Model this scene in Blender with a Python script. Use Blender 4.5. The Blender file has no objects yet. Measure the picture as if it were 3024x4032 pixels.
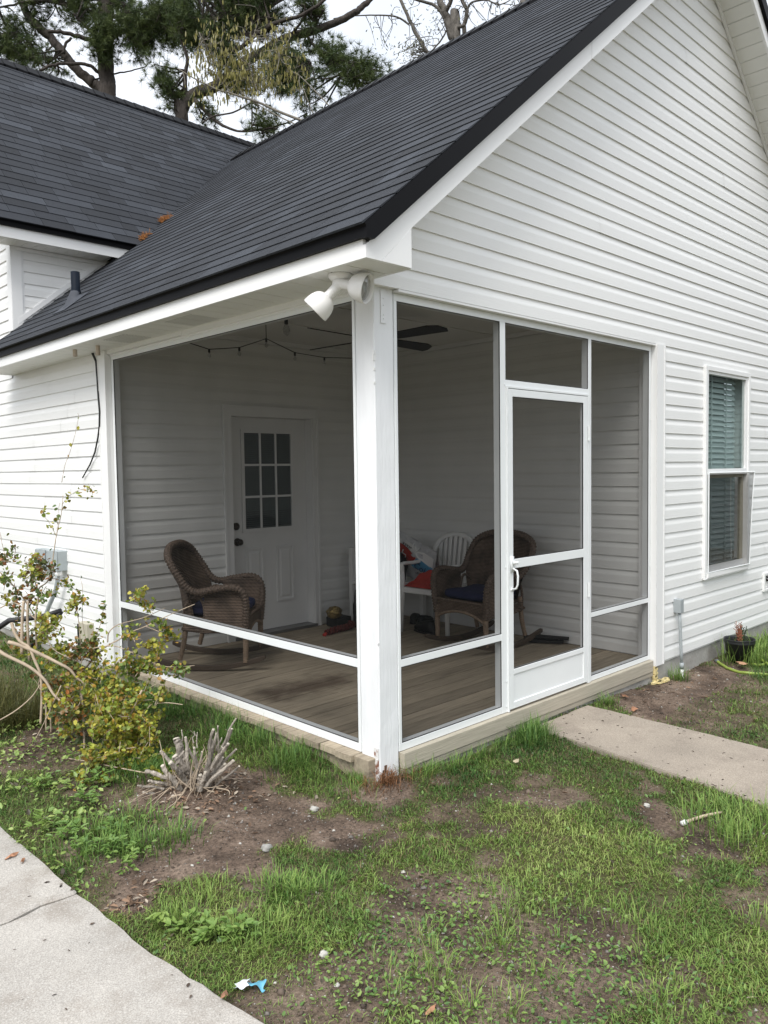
DATA={'DIRT':{'stump':[[-1.278,0.598],[-1.012,0.727],[-0.754,1.171],[-0.641,0.813],[-0.366,0.868],[-0.359,0.429],[-0.352,0.046],[-0.256,-0.093],[-0.239,-0.402],[-0.352,-0.453],[-0.616,-0.4],[-0.707,-0.184],[-0.832,-0.179],[-0.868,-0.423],[-1.022,-0.344],[-1.168,-0.117],[-1.327,-0.058],[-1.446,-0.132],[-1.492,0.034],[-1.502,0.279]],'mottle':[[-0.557,-0.741],[-0.396,-0.932],[-0.265,-1.335],[-0.224,-1.51],[-0.371,-1.716],[-0.495,-1.827],[-0.8,-1.757],[-1.075,-1.48],[-1.215,-1.132],[-1.168,-0.909],[-0.868,-0.899]],'stick':[[0.683,-1.024],[0.963,-1.129],[0.929,-1.428],[0.741,-1.671],[0.528,-1.796],[0.464,-1.622],[0.503,-1.332]],'house':[[2.146,-0.025],[2.966,0.006],[3.705,0.045],[4.139,-0.256],[3.556,-0.628],[2.797,-0.718],[2.085,-0.769],[2.011,-0.487]],'strip':[[0.385,-0.531],[0.703,-0.716],[0.692,-0.915],[0.426,-0.759]],'post':[[0.009,0.278],[0.189,-0.139],[0.051,-0.251],[-0.187,-0.086],[-0.166,0.098]],'litter':[[-1.289,1.779],[-0.982,2.263],[-0.869,2.017],[-0.911,1.705],[-1.156,1.64]],'gap':[[0.006,1.224],[0.241,1.041],[0.165,0.581],[0.012,0.525],[-0.19,0.842]],'low':[[-0.847,-0.877],[-0.451,-1.002],[-0.478,-1.117],[-0.833,-1.057]],'bot':[[-1.413,-0.9],[-1.22,-0.997],[-1.289,-1.214],[-1.452,-1.101]]},'SPOT':{'dark1':[0.664,-0.049,-0.17],'dark2':[1.288,0.005,-0.17],'dark3':[0.487,1.575,-0.17],'bright1':[0.038,-0.949,-0.17],'bright2':[-0.858,-0.731,-0.17],'bright3':[-1.3,-0.502,-0.17],'bright4':[0.105,-1.569,-0.17],'left1':[-1.29,1.219,-0.17],'left2':[-1.301,0.622,-0.17],'left3':[-1.476,0.364,-0.17],'dead':[-0.018,-0.012,-0.17],'tuft_house':[4.566,1.963,-0.17],'stone1':[-0.831,-0.132,-0.17],'stone2':[-0.429,0.025,-0.17],'stone3':[0.775,-1.119,-0.17],'blue':[-1.419,-0.856,-0.17],'stick_a':[0.701,-1.349,-0.17],'stick_b':[0.914,-1.435,-0.17],'redleaf':[2.178,-0.297,-0.17],'redleaf2':[2.385,-0.113,-0.17],'wlit':[0.175,0.515,-0.17],'wlit2':[0.744,-0.34,-0.17],'stone4':[-0.619,-1.152,-0.17],'stone5':[-1.145,-0.907,-0.17],'stone6':[-1.212,-1.055,-0.17],'leafred3':[-1.089,-1.36,-0.17],'hose0':[3.999,-0.104,-0.17],'leafL':[-1.677,0.627,-0.17]},'SHRUB':[([[-1.112,2.401,0.483],[-1.059,2.275,0.421],[-0.968,2.112,0.352],[-0.923,1.995,0.285],[-0.908,1.905,0.213],[-0.887,1.811,0.165],[-0.863,1.712,0.096]],0.0123,0.0054,0),([[-1.053,2.206,0.506],[-1.001,2.154,0.485],[-0.925,2.077,0.437],[-0.838,1.988,0.373],[-0.789,1.938,0.333],[-0.763,1.909,0.286],[-0.715,1.859,0.23],[-0.656,1.798,0.186],[-0.545,1.688,0.164],[-0.484,1.628,0.148]],0.0123,0.0039,0),([[-1.033,2.196,0.627],[-1.022,2.181,0.564],[-1.0,2.155,0.509],[-0.962,2.116,0.469],[-0.943,2.092,0.398],[-0.92,2.062,0.296],[-0.921,2.052,0.156],[-0.934,2.053,0.0]],0.01,0.0077,0),([[-0.676,1.769,0.474],[-0.667,1.765,0.535],[-0.626,1.729,0.581],[-0.547,1.654,0.61],[-0.49,1.601,0.633],[-0.404,1.522,0.685]],0.0042,0.0019,10),([[-0.799,1.941,0.247],[-0.732,1.865,0.359],[-0.679,1.799,0.438],[-0.622,1.727,0.487],[-0.559,1.651,0.542],[-0.509,1.585,0.575],[-0.396,1.462,0.652],[-0.296,1.349,0.714]],0.0062,0.0019,8),([[-0.513,1.577,0.577],[-0.459,1.522,0.545],[-0.4,1.463,0.509]],0.0035,0.0019,10),([[-1.024,2.625,0.88],[-0.974,2.571,0.805],[-0.936,2.528,0.738],[-0.898,2.486,0.654],[-0.867,2.449,0.571]],0.005,0.0039,6),([[-0.944,2.233,0.408],[-0.931,2.27,0.603],[-0.905,2.287,0.71],[-0.886,2.31,0.787],[-0.834,2.297,0.831],[-0.798,2.306,0.942],[-0.759,2.316,1.127],[-0.718,2.323,1.272],[-0.694,2.343,1.395]],0.0069,0.0019,16),([[-0.696,2.351,1.481],[-0.676,2.34,1.594],[-0.652,2.323,1.666],[-0.62,2.301,1.787],[-0.595,2.286,1.912],[-0.596,2.29,1.949]],0.0019,0.0012,5),([[-0.739,2.367,1.123],[-0.771,2.404,1.214],[-0.792,2.428,1.256],[-0.799,2.438,1.306]],0.0019,0.0012,22),([[-0.736,2.364,1.139],[-0.729,2.364,1.214],[-0.719,2.361,1.304],[-0.711,2.356,1.346]],0.0015,0.0012,10),([[-0.703,2.347,1.329],[-0.667,2.317,1.386],[-0.618,2.272,1.427],[-0.581,2.238,1.442],[-0.554,2.212,1.45],[-0.551,2.205,1.392]],0.0015,0.0012,34),([[-0.961,2.25,0.409],[-0.951,2.254,0.607],[-0.937,2.251,0.743]],0.01,0.0085,0),([[-0.929,2.215,0.368],[-0.927,2.23,0.599],[-0.918,2.233,0.742]],0.0092,0.0069,0),([[-0.782,1.933,0.364],[-0.779,1.944,0.544],[-0.789,1.965,0.7],[-0.806,1.99,0.817],[-0.823,2.01,0.864]],0.0031,0.0015,40),([[-0.761,1.839,0.305],[-0.743,1.828,0.398],[-0.733,1.826,0.49],[-0.703,1.804,0.59],[-0.679,1.791,0.721]],0.0031,0.0015,70),([[-0.733,1.964,0.47],[-0.743,1.983,0.612],[-0.732,1.987,0.801],[-0.74,2.0,0.864]],0.0019,0.0012,6),([[-0.949,2.079,0.157],[-0.956,2.077,0.04],[-0.964,2.075,-0.101]],0.0062,0.0054,0),([[-0.936,2.061,0.078],[-0.938,2.055,-0.015],[-0.941,2.051,-0.125]],0.0062,0.0054,0),([[-0.918,1.971,0.046],[-0.921,1.968,-0.039],[-0.925,1.966,-0.116]],0.0054,0.0046,0),([[-0.827,1.762,0.285],[-0.852,1.781,0.225],[-0.852,1.777,0.165],[-0.842,1.761,0.081]],0.0077,0.0069,0),([[-0.913,1.936,0.565],[-0.945,1.969,0.596],[-0.97,1.989,0.543],[-0.941,1.954,0.443],[-0.835,1.845,0.365]],0.0027,0.0027,20),([[-1.07,2.512,0.657],[-0.998,2.445,0.688],[-0.937,2.381,0.622],[-0.904,2.346,0.581]],0.0039,0.0039,6),([[-1.012,2.633,1.153],[-0.995,2.605,1.004],[-0.967,2.576,0.97],[-0.914,2.523,0.952]],0.0019,0.0012,22),([[-0.831,1.839,0.334],[-0.793,1.792,0.436],[-0.698,1.686,0.467],[-0.65,1.62,0.453],[-0.608,1.56,0.425],[-0.566,1.5,0.397],[-0.509,1.424,0.353],[-0.44,1.339,0.347],[-0.365,1.25,0.356]],0.0035,0.0015,30),([[-0.752,1.687,0.269],[-0.658,1.607,0.396],[-0.579,1.535,0.455],[-0.545,1.504,0.492]],0.0027,0.0015,26),([[-1.01,2.007,0.261],[-1.02,2.014,0.223],[-1.003,1.994,0.184],[-0.954,1.946,0.164],[-0.91,1.904,0.175]],0.0046,0.0039,0),([[-0.633,1.429,0.21],[-0.583,1.383,0.246],[-0.468,1.277,0.326],[-0.407,1.221,0.362]],0.0015,0.0012,0),([[-0.591,1.314,0.157],[-0.538,1.263,0.159],[-0.478,1.204,0.147]],0.0031,0.0023,0),([[-0.65,1.378,0.238],[-0.724,1.382,0.111],[-0.803,1.393,0.018],[-0.871,1.394,-0.074],[-0.938,1.394,-0.17],[-1.005,1.393,-0.27],[-1.052,1.376,-0.331]],0.0061,0.0027,20),([[-1.025,1.574,-0.13],[-0.981,1.393,-0.114],[-0.928,1.203,-0.106],[-0.842,0.98,-0.106]],0.004,0.0034,0),([[-0.85,1.778,0.209],[-0.883,1.685,0.088],[-0.92,1.595,-0.046],[-0.964,1.508,-0.225]],0.0074,0.0054,0),([[-1.237,2.071,0.039],[-1.163,2.004,0.097],[-1.094,1.942,0.174],[-1.053,1.908,0.246]],0.004,0.0034,0),([[-0.997,1.717,0.271],[-1.04,1.749,0.156],[-1.077,1.777,0.06],[-1.123,1.815,-0.048]],0.004,0.0024,0),([[-0.725,1.438,0.086],[-0.696,1.405,0.015]],0.0034,0.0027,0),([[-1.093,0.856,-0.348],[-1.102,0.869,-0.299],[-1.121,0.889,-0.27],[-1.134,0.906,-0.22]],0.0024,0.0013,28)],'LEAFVOL':[([-0.89,2.355,0.873],0.138,0.098,0.15,170,1),([-0.978,2.587,0.978],0.066,0.029,0.1,30,1),([-0.837,2.295,0.758],0.065,0.041,0.1,45,0),([-0.992,2.588,0.805],0.05,0.05,0.1,30,0),([-0.965,2.41,0.639],0.057,0.041,0.08,25,1),([-0.787,1.966,0.731],0.047,0.086,0.07,40,2),([-0.522,1.613,0.752],0.058,0.031,0.05,40,2),([-0.475,1.562,0.682],0.031,0.023,0.05,12,2),([-0.44,1.478,0.571],0.038,0.027,0.04,22,0),([-0.428,1.46,0.487],0.034,0.034,0.05,26,2),([-0.528,1.555,0.451],0.046,0.023,0.05,26,2),([-0.558,1.589,0.52],0.038,0.031,0.05,18,2),([-0.8,1.886,0.422],0.124,0.093,0.12,150,1),([-0.938,2.03,0.572],0.093,0.046,0.1,80,2),([-0.613,1.557,0.319],0.099,0.068,0.1,130,0),([-0.74,1.677,0.284],0.129,0.061,0.1,110,2),([-0.478,1.288,0.333],0.03,0.059,0.05,34,0),([-0.551,1.5,0.363],0.121,0.038,0.08,60,2),([-0.871,1.803,0.271],0.106,0.068,0.1,100,1),([-0.79,1.577,0.161],0.312,0.111,0.2,420,2),([-0.605,1.33,0.194],0.044,0.088,0.06,50,0),([-0.814,1.385,0.075],0.244,0.115,0.2,330,2),([-0.842,1.337,0.009],0.268,0.162,0.25,420,2),([-0.965,1.605,0.124],0.127,0.127,0.15,160,1),([-1.008,1.277,-0.143],0.12,0.102,0.15,150,2),([-0.756,1.182,-0.026],0.123,0.105,0.15,140,2),([-1.053,1.178,-0.199],0.076,0.041,0.1,60,2),([-1.122,0.889,-0.287],0.05,0.061,0.06,40,2),([-0.853,0.851,-0.106],0.063,0.029,0.05,24,2),([-1.013,2.436,0.364],0.089,0.057,0.1,60,0),([-0.982,2.206,0.483],0.15,0.055,0.12,60,1),([-0.908,1.986,0.378],0.131,0.07,0.12,80,2),([-0.979,2.499,0.721],0.09,0.074,0.12,50,1),([-0.931,1.781,0.135],0.15,0.105,0.15,110,2),([-0.963,1.958,0.214],0.092,0.069,0.1,50,1)],'STUMP':[([-0.736,0.568,-0.035],[-0.697,0.512,0.21],0.0092),([-0.682,0.561,0.011],[-0.654,0.552,0.168],0.0075),([-0.702,0.549,-0.099],[-0.649,0.487,0.022],0.0084),([-0.629,0.518,0.008],[-0.589,0.507,0.187],0.0071),([-0.595,0.499,0.158],[-0.569,0.498,0.237],0.0046),([-0.635,0.46,0.158],[-0.698,0.466,0.237],0.0038),([-0.69,0.499,0.055],[-0.67,0.418,0.15],0.0092),([-0.655,0.574,-0.017],[-0.552,0.528,0.063],0.0063),([-0.696,0.528,-0.086],[-0.628,0.439,0.046],0.0084),([-0.693,0.519,-0.123],[-0.611,0.413,0.018],0.0059),([-0.775,0.716,0.022],[-0.762,0.779,0.114],0.0193),([-0.768,0.636,0.032],[-0.779,0.652,0.155],0.0084),([-0.805,0.722,0.016],[-0.84,0.806,0.06],0.01),([-0.78,0.645,-0.018],[-0.823,0.688,0.059],0.0167),([-0.804,0.682,-0.132],[-0.856,0.762,-0.004],0.0117),([-0.808,0.623,-0.072],[-0.873,0.645,0.048],0.0126),([-0.845,0.728,-0.043],[-0.921,0.821,-0.03],0.01),([-0.907,0.815,-0.114],[-0.932,0.89,-0.124],0.0054),([-0.869,0.731,-0.106],[-0.922,0.787,-0.072],0.0084),([-0.891,0.778,-0.16],[-0.925,0.845,-0.161],0.0075),([-0.726,0.622,0.016],[-0.75,0.674,0.082],0.0067),([-0.743,0.559,0.075],[-0.79,0.547,0.13],0.0067),([-0.728,0.632,-0.038],[-0.691,0.639,0.058],0.0063),([-0.753,0.625,-0.148],[-0.721,0.613,-0.052],0.0117),([-0.725,0.56,-0.112],[-0.73,0.545,-0.013],0.0092),([-0.869,0.653,-0.227],[-0.941,0.651,-0.304],0.0054),([-0.78,0.681,-0.26],[-0.799,0.737,-0.428],0.0084),([-0.836,0.67,-0.393],[-0.849,0.676,-0.435],0.0067),([-0.677,0.583,0.03],[-0.655,0.599,0.123],0.0084),([-0.643,0.574,0.066],[-0.6,0.59,0.12],0.0033),([-0.67,0.568,-0.071],[-0.618,0.554,0.03],0.0075),([-0.78,0.694,-0.195],[-0.822,0.795,-0.164],0.0059),([-0.82,0.658,-0.198],[-0.847,0.673,-0.151],0.0067),([-0.639,0.539,-0.209],[-0.661,0.604,-0.183],0.0038),([-0.792,0.664,0.138],[-0.794,0.662,0.194],0.0029),([-0.724,0.664,0.108],[-0.698,0.703,0.153],0.0025),([-0.715,0.645,0.084],[-0.692,0.681,0.152],0.0025)],'PINEA':[([[5.723,14.776,13.99],[5.678,14.748,13.035],[5.648,14.73,12.398],[5.603,14.678,11.135],[5.57,14.646,10.275],[5.578,14.615,9.956]],0.181,0.213),([[4.045,16.38,13.704],[4.162,16.21,12.958],[4.251,16.084,12.425],[4.412,15.893,11.944],[4.677,15.608,11.578],[4.895,15.368,11.18],[5.165,15.074,10.75],[5.351,14.874,10.492],[5.526,14.692,10.318]],0.085,0.138),([[4.41,15.013,11.346],[4.733,14.916,11.425],[5.025,14.84,11.401],[5.365,14.716,11.342],[5.577,14.711,11.231]],0.043,0.069),([[4.292,15.207,10.548],[4.577,15.083,10.72],[4.838,14.975,10.788],[5.197,14.769,10.814],[5.401,14.702,10.694],[5.534,14.709,10.647]],0.032,0.053),([[6.104,13.744,10.712],[5.954,14.026,10.683],[5.696,14.414,10.656],[5.393,14.84,10.576]],0.011,0.027),([[4.809,15.164,11.073],[4.857,15.134,11.293],[4.962,15.042,11.427]],0.043,0.032),([[3.485,16.173,11.156],[3.834,15.998,11.466],[4.099,15.887,11.539],[4.328,15.797,11.454]],0.043,0.021),([[3.526,15.908,11.866],[3.958,15.713,12.052],[4.395,15.511,12.218],[4.832,15.299,12.238],[5.533,14.817,12.082]],0.021,0.043),([[4.893,14.718,11.797],[5.121,14.768,11.681],[5.424,14.739,11.496]],0.021,0.048),([[6.625,12.557,10.925],[6.376,13.102,11.246],[6.042,13.725,11.522],[5.684,14.35,11.519],[5.635,14.674,11.495]],0.021,0.048),([[6.375,12.865,11.793],[6.142,13.467,11.856],[5.901,14.081,11.968],[5.689,14.658,11.972]],0.021,0.048)],'PINEB':[([[5.708,11.606,8.698],[5.688,11.637,8.849],[5.772,11.57,9.046],[5.904,11.457,9.242],[6.273,11.114,9.433],[6.674,10.759,9.878],[6.97,10.489,10.099],[7.342,10.149,10.366],[7.619,9.889,10.483],[7.889,9.636,10.582],[8.259,9.293,10.801],[8.45,9.121,10.968],[8.579,9.007,11.116],[8.807,8.814,11.49],[8.965,8.696,11.959]],0.151,0.047),([[5.804,11.546,9.14],[5.742,11.505,9.281],[5.716,11.442,9.587],[5.72,11.346,9.843],[5.608,11.368,10.173],[5.524,11.353,10.378]],0.061,0.028),([[6.266,11.121,9.433],[6.339,10.97,9.961],[6.546,10.66,10.088],[6.722,10.387,10.307],[6.966,10.043,10.475],[7.262,9.644,10.567],[7.479,9.325,10.722],[7.645,9.063,10.949]],0.057,0.033),([[5.871,11.577,10.413],[5.871,11.477,10.575],[6.015,11.232,10.647],[6.145,10.993,10.635],[6.631,10.406,10.569],[6.962,9.973,10.553]],0.038,0.014),([[5.9,11.455,9.166],[5.923,11.305,9.003],[6.009,11.087,8.765],[6.095,10.872,8.548],[6.253,10.589,8.368],[6.395,10.33,8.291],[6.73,9.891,8.321]],0.057,0.014),([[5.84,11.048,8.53],[6.019,10.884,8.656],[6.289,10.628,8.725],[6.564,10.375,8.914]],0.019,0.019),([[6.512,10.284,8.886],[6.487,10.269,8.352]],0.019,0.019),([[7.616,9.887,10.427],[7.661,9.683,10.134],[7.819,9.369,9.852],[7.895,9.136,9.574],[8.013,8.86,9.271],[8.197,8.534,9.171]],0.038,0.009),([[7.746,9.774,10.585],[7.722,9.594,10.667],[7.698,9.416,10.764]],0.028,0.014),([[7.813,9.082,9.652],[7.978,8.922,9.658],[8.24,8.664,9.589],[8.434,8.469,9.493]],0.014,0.009),([[7.341,10.148,10.347],[7.387,9.927,10.477],[7.411,9.728,10.604],[7.371,9.596,10.803]],0.038,0.019),([[7.232,9.963,10.181],[7.196,9.892,10.005],[7.363,9.618,9.752],[7.395,9.486,9.651]],0.028,0.009)],'TREEC':[([[12.937,10.443,12.184],[12.912,10.482,12.385],[12.841,10.586,12.858],[12.789,10.661,13.178],[12.71,10.76,13.487],[12.659,10.863,14.196]],0.13,0.083),([[12.788,10.647,12.989],[12.618,10.838,13.335],[12.245,11.213,13.519],[11.873,11.589,13.739]],0.053,0.03),([[13.106,10.292,12.357],[13.03,10.223,12.782],[12.997,10.101,13.048],[12.818,10.115,13.255],[12.633,10.149,13.642]],0.071,0.047),([[12.468,10.88,11.957],[12.508,10.994,12.14],[12.395,11.287,12.733],[12.351,11.502,13.174],[12.294,11.739,13.74],[12.252,11.96,14.286]],0.059,0.047),([[12.121,11.285,12.872],[11.817,11.413,12.993],[11.418,11.625,12.974],[10.886,11.96,12.898],[10.399,12.247,12.765]],0.03,0.012),([[12.468,10.894,12.146],[12.609,10.637,12.405],[12.636,10.486,12.594]],0.024,0.024),([[13.198,10.267,13.217],[13.22,10.117,13.357],[13.394,9.809,13.351],[13.557,9.498,13.17],[13.731,9.198,13.28]],0.035,0.012),([[12.973,10.452,12.773],[12.81,10.04,12.603]],0.059,0.047),([[12.786,10.659,13.131],[12.765,10.419,13.363],[12.748,10.173,13.588]],0.071,0.047),([[14.118,9.368,13.105],[14.23,9.277,13.339],[14.332,9.205,13.691]],0.13,0.095)],'TREED':[([[4.367,9.404,8.487],[4.803,8.956,8.144],[5.251,8.506,7.92],[5.88,7.868,7.55],[6.122,7.618,7.322]],0.008,0.016),([[5.872,7.935,8.331],[6.043,7.75,8.072],[6.229,7.548,7.774],[6.361,7.402,7.54]],0.008,0.016),([[5.125,8.637,8.058],[5.454,8.295,7.733],[5.786,7.955,7.488],[6.061,7.671,7.243]],0.008,0.016),([[5.613,8.212,8.686],[5.745,8.066,8.445],[5.872,7.935,8.331]],0.006,0.008),([[4.66,9.167,9.103],[4.784,9.017,8.702],[4.853,8.923,8.342],[5.011,8.748,8.06]],0.006,0.01),([[5.415,8.452,9.327],[5.31,8.524,8.931],[5.259,8.538,8.454],[5.353,8.414,8.014]],0.006,0.01),([[5.902,7.89,8.123],[5.973,7.798,7.803],[6.072,7.678,7.482]],0.006,0.008)],'NEEDLE':[([4.136,16.104,11.195],0.82,0.36,0.6,150,0),([3.878,16.399,11.795],0.43,0.32,0.6,50,0),([4.639,15.597,10.93],0.48,0.21,0.6,50,0),([5.251,15.097,12.167],0.4,0.35,0.6,110,0),([5.355,14.232,11.282],0.32,0.51,0.3,150,0),([5.905,13.848,11.4],0.44,0.52,0.6,190,0),([6.508,13.29,11.747],0.74,0.6,0.6,330,0),([4.592,15.749,12.365],0.53,0.27,0.6,60,0),([4.414,15.882,11.838],0.43,0.27,0.6,40,0),([5.928,14.454,12.34],0.37,0.37,0.6,90,0),([5.48,11.884,9.462],0.21,0.44,0.6,80,0),([5.886,11.575,10.592],0.21,0.67,0.6,130,0),([6.815,10.706,10.98],0.95,0.45,0.6,330,0),([6.322,11.129,10.263],0.45,0.33,0.6,120,0),([7.7,9.853,11.039],0.28,0.28,0.6,70,0),([7.787,9.265,9.905],0.34,0.26,0.3,75,0),([8.051,8.836,9.445],0.67,0.27,0.4,120,0),([7.018,9.974,9.415],0.44,0.44,0.6,160,0),([6.579,10.83,9.597],0.43,0.33,0.6,100,0),([6.673,10.095,8.445],0.26,0.3,0.6,50,0),([7.327,9.517,9.192],0.23,0.09,0.6,30,0),([6.103,11.236,8.865],0.19,0.17,0.6,30,0),([7.397,9.547,8.625],0.19,0.15,0.6,24,0),([7.628,9.862,10.238],0.24,0.14,0.6,30,0),([4.869,15.557,13.369],1.91,0.74,1.2,260,0),([6.793,10.799,11.954],2.17,0.61,1.2,300,0)],'CATKIN':[([5.148,8.651,8.536],0.56,0.4,0.4,420),([4.816,8.991,8.781],0.24,0.4,0.4,160),([5.617,8.214,8.766],0.28,0.48,0.4,170),([5.364,8.421,8.253],0.48,0.2,0.4,160),([4.629,9.148,8.466],0.2,0.48,0.4,80),([5.831,7.983,8.443],0.24,0.32,0.4,60),([5.175,8.667,9.093],0.48,0.32,0.4,80),([4.897,8.859,8.063],0.32,0.16,0.4,50)],'CLEAF':[([12.15,11.195,12.057],0.33,0.19,0.6,150),([12.326,11.062,12.55],0.3,0.35,0.6,50),([13.626,9.845,13.115],0.47,0.41,0.6,70),([13.843,9.643,13.229],0.3,0.35,0.6,40),([12.592,10.822,12.781],0.24,0.3,0.6,30),([11.631,11.709,12.209],0.47,0.71,0.6,40),([12.693,10.75,13.133],1.06,0.47,0.6,90)],'VENT':[0.105,3.898,3.054],'CLUMPS':[[1.664,5.121,4.348],[1.233,4.813,3.99]]}
DATA.update({'cable':[[-0.06,3.233,2.51],[-0.06,3.172,2.436],[-0.06,3.16,2.301],[-0.06,3.15,2.148],[-0.06,3.137,2.032],[-0.06,3.15,1.918],[-0.06,3.186,1.823],[-0.06,3.251,1.709],[-0.06,3.35,1.613],[-0.06,3.505,1.505]],'stub':[[-0.239,3.144,2.506],[-0.192,2.839,2.506]],'blackpipe':[[-0.931,3.125,0.395],[-0.877,3.076,0.438],[-0.843,3.046,0.469],[-0.759,2.965,0.481],[-0.648,2.859,0.501],[-0.563,2.779,0.536]],'blackpipe2':[[-0.563,2.779,0.531],[-0.605,2.814,0.451],[-0.647,2.85,0.389],[-0.736,2.928,0.274]],'hose':[[4.034,-0.084,-0.165],[3.98,-0.13,-0.165],[3.897,-0.21,-0.165],[3.788,-0.32,-0.165],[3.754,-0.439,-0.165],[3.797,-0.516,-0.165],[3.878,-0.589,-0.165]],'coil':[[4.078,-0.527,-0.15],[4.237,-0.395,-0.15],[4.424,-0.276,-0.15],[4.572,-0.209,-0.15],[4.685,-0.195,-0.15],[4.725,-0.239,-0.15],[4.73,-0.323,-0.15]],'coil2':[[4.108,-0.367,-0.16],[4.091,-0.417,-0.16],[4.151,-0.448,-0.16],[4.235,-0.471,-0.16]],'canopy':[-0.216,0.006,2.506],'jug':[-1.073,1.849,0.121],'curb':[[-0.486,1.913,0.197]],'pines':[0.074,0.023,-0.17]})
import bpy, bmesh, math, random
import numpy as np
from mathutils import Vector, Matrix
random.seed(7); rng = np.random.default_rng(11)
SC = bpy.context.scene; COL = SC.collection
PI = math.pi
# ------------------------------------------------------------------ camera, world, sun, exposure
cam_d = bpy.data.cameras.new('camera'); cam = bpy.data.objects.new('camera', cam_d); COL.objects.link(cam)
CAM = Vector((-2.8233, -2.9727, 1.5361))
yaw, pitch, roll = -0.7694, -0.0537, -0.0139
fw = Vector((-math.sin(yaw)*math.cos(pitch), math.cos(yaw)*math.cos(pitch), math.sin(pitch)))
rt = Vector((math.cos(yaw), math.sin(yaw), 0)); up = rt.cross(fw)
r2 = rt*math.cos(roll)+up*math.sin(roll); u2 = -rt*math.sin(roll)+up*math.cos(roll)
cam.matrix_world = Matrix(((r2.x,u2.x,-fw.x,CAM.x),(r2.y,u2.y,-fw.y,CAM.y),(r2.z,u2.z,-fw.z,CAM.z),(0,0,0,1)))
cam_d.sensor_fit = 'VERTICAL'; cam_d.sensor_height = 36.0; cam_d.lens = 36.0*3086.4/4032.0
cam_d.clip_start = 0.05; cam_d.clip_end = 600
SC.camera = cam
SC.render.resolution_x = 768; SC.render.resolution_y = 1024
SUN_EL, SUN_AZ = math.radians(52), math.radians(205)     # azimuth of the sun, counter-clockwise from +X
W = bpy.data.worlds.new('World'); SC.world = W; W.use_nodes = True
nt = W.node_tree; nt.nodes.clear()
def N(t, tree=None, **kw):
    n = (tree or nt).nodes.new(t)
    for k, v in kw.items(): setattr(n, k, v)
    return n
out = N('ShaderNodeOutputWorld'); bg = N('ShaderNodeBackground'); sky = N('ShaderNodeTexSky')
sky.sky_type = 'NISHITA'; sky.sun_disc = False; sky.sun_elevation = SUN_EL; sky.sun_rotation = PI/2-SUN_AZ
sky.air_density = 1.0; sky.dust_density = 4.0; sky.ozone_density = 1.0
hs = N('ShaderNodeHueSaturation'); hs.inputs['Saturation'].default_value = 0.22
tc = N('ShaderNodeTexCoord'); cl = N('ShaderNodeTexNoise'); cl.inputs['Scale'].default_value = 2.2; cl.inputs['Detail'].default_value = 5
cr = N('ShaderNodeValToRGB'); cr.color_ramp.elements[0].position = .3; cr.color_ramp.elements[1].position = .72
cr.color_ramp.elements[0].color = (5.6,6.1,6.9,1); cr.color_ramp.elements[1].color = (8.0,8.3,8.8,1)
mx = N('ShaderNodeMix', data_type='RGBA'); mx.inputs[0].default_value = 0.72
L = nt.links.new
L(sky.outputs[0], hs.inputs['Color']); L(tc.outputs['Generated'], cl.inputs['Vector']); L(cl.outputs[0], cr.inputs[0])
sx = N('ShaderNodeSeparateXYZ'); gm = N('ShaderNodeMath', operation='MULTIPLY_ADD'); gm.inputs[1].default_value = .85; gm.inputs[2].default_value = .62; gm.use_clamp = False
mxz = N('ShaderNodeMath', operation='MAXIMUM'); mxz.inputs[1].default_value = 0.0; vm = N('ShaderNodeVectorMath', operation='SCALE')
L(tc.outputs['Generated'], sx.inputs[0]); L(sx.outputs[2], mxz.inputs[0]); L(mxz.outputs[0], gm.inputs[0]); L(cr.outputs[0], vm.inputs[0]); L(gm.outputs[0], vm.inputs['Scale'])   # overcast: brighter overhead
L(hs.outputs[0], mx.inputs[6]); L(vm.outputs[0], mx.inputs[7]); L(mx.outputs[2], bg.inputs['Color']); L(bg.outputs[0], out.inputs[0])
bg.inputs['Strength'].default_value = 0.10
sun_d = bpy.data.lights.new('sun','SUN'); sun = bpy.data.objects.new('sun', sun_d); COL.objects.link(sun)
sun_d.energy = 1.35; sun_d.angle = math.radians(28); sun_d.color = (1,.97,.92)
sdir = Vector((math.cos(SUN_AZ)*math.cos(SUN_EL), math.sin(SUN_AZ)*math.cos(SUN_EL), math.sin(SUN_EL)))
sun.rotation_euler = (-sdir).to_track_quat('-Z','Y').to_euler(); sun.location = sdir*40
vs = SC.view_settings; vs.view_transform = 'Standard'; vs.look = 'None'; vs.gamma = 1; vs.use_curve_mapping = False
vs.exposure = 0.97
SC.cycles.max_bounces = 8; SC.cycles.transparent_max_bounces = 16

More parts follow.
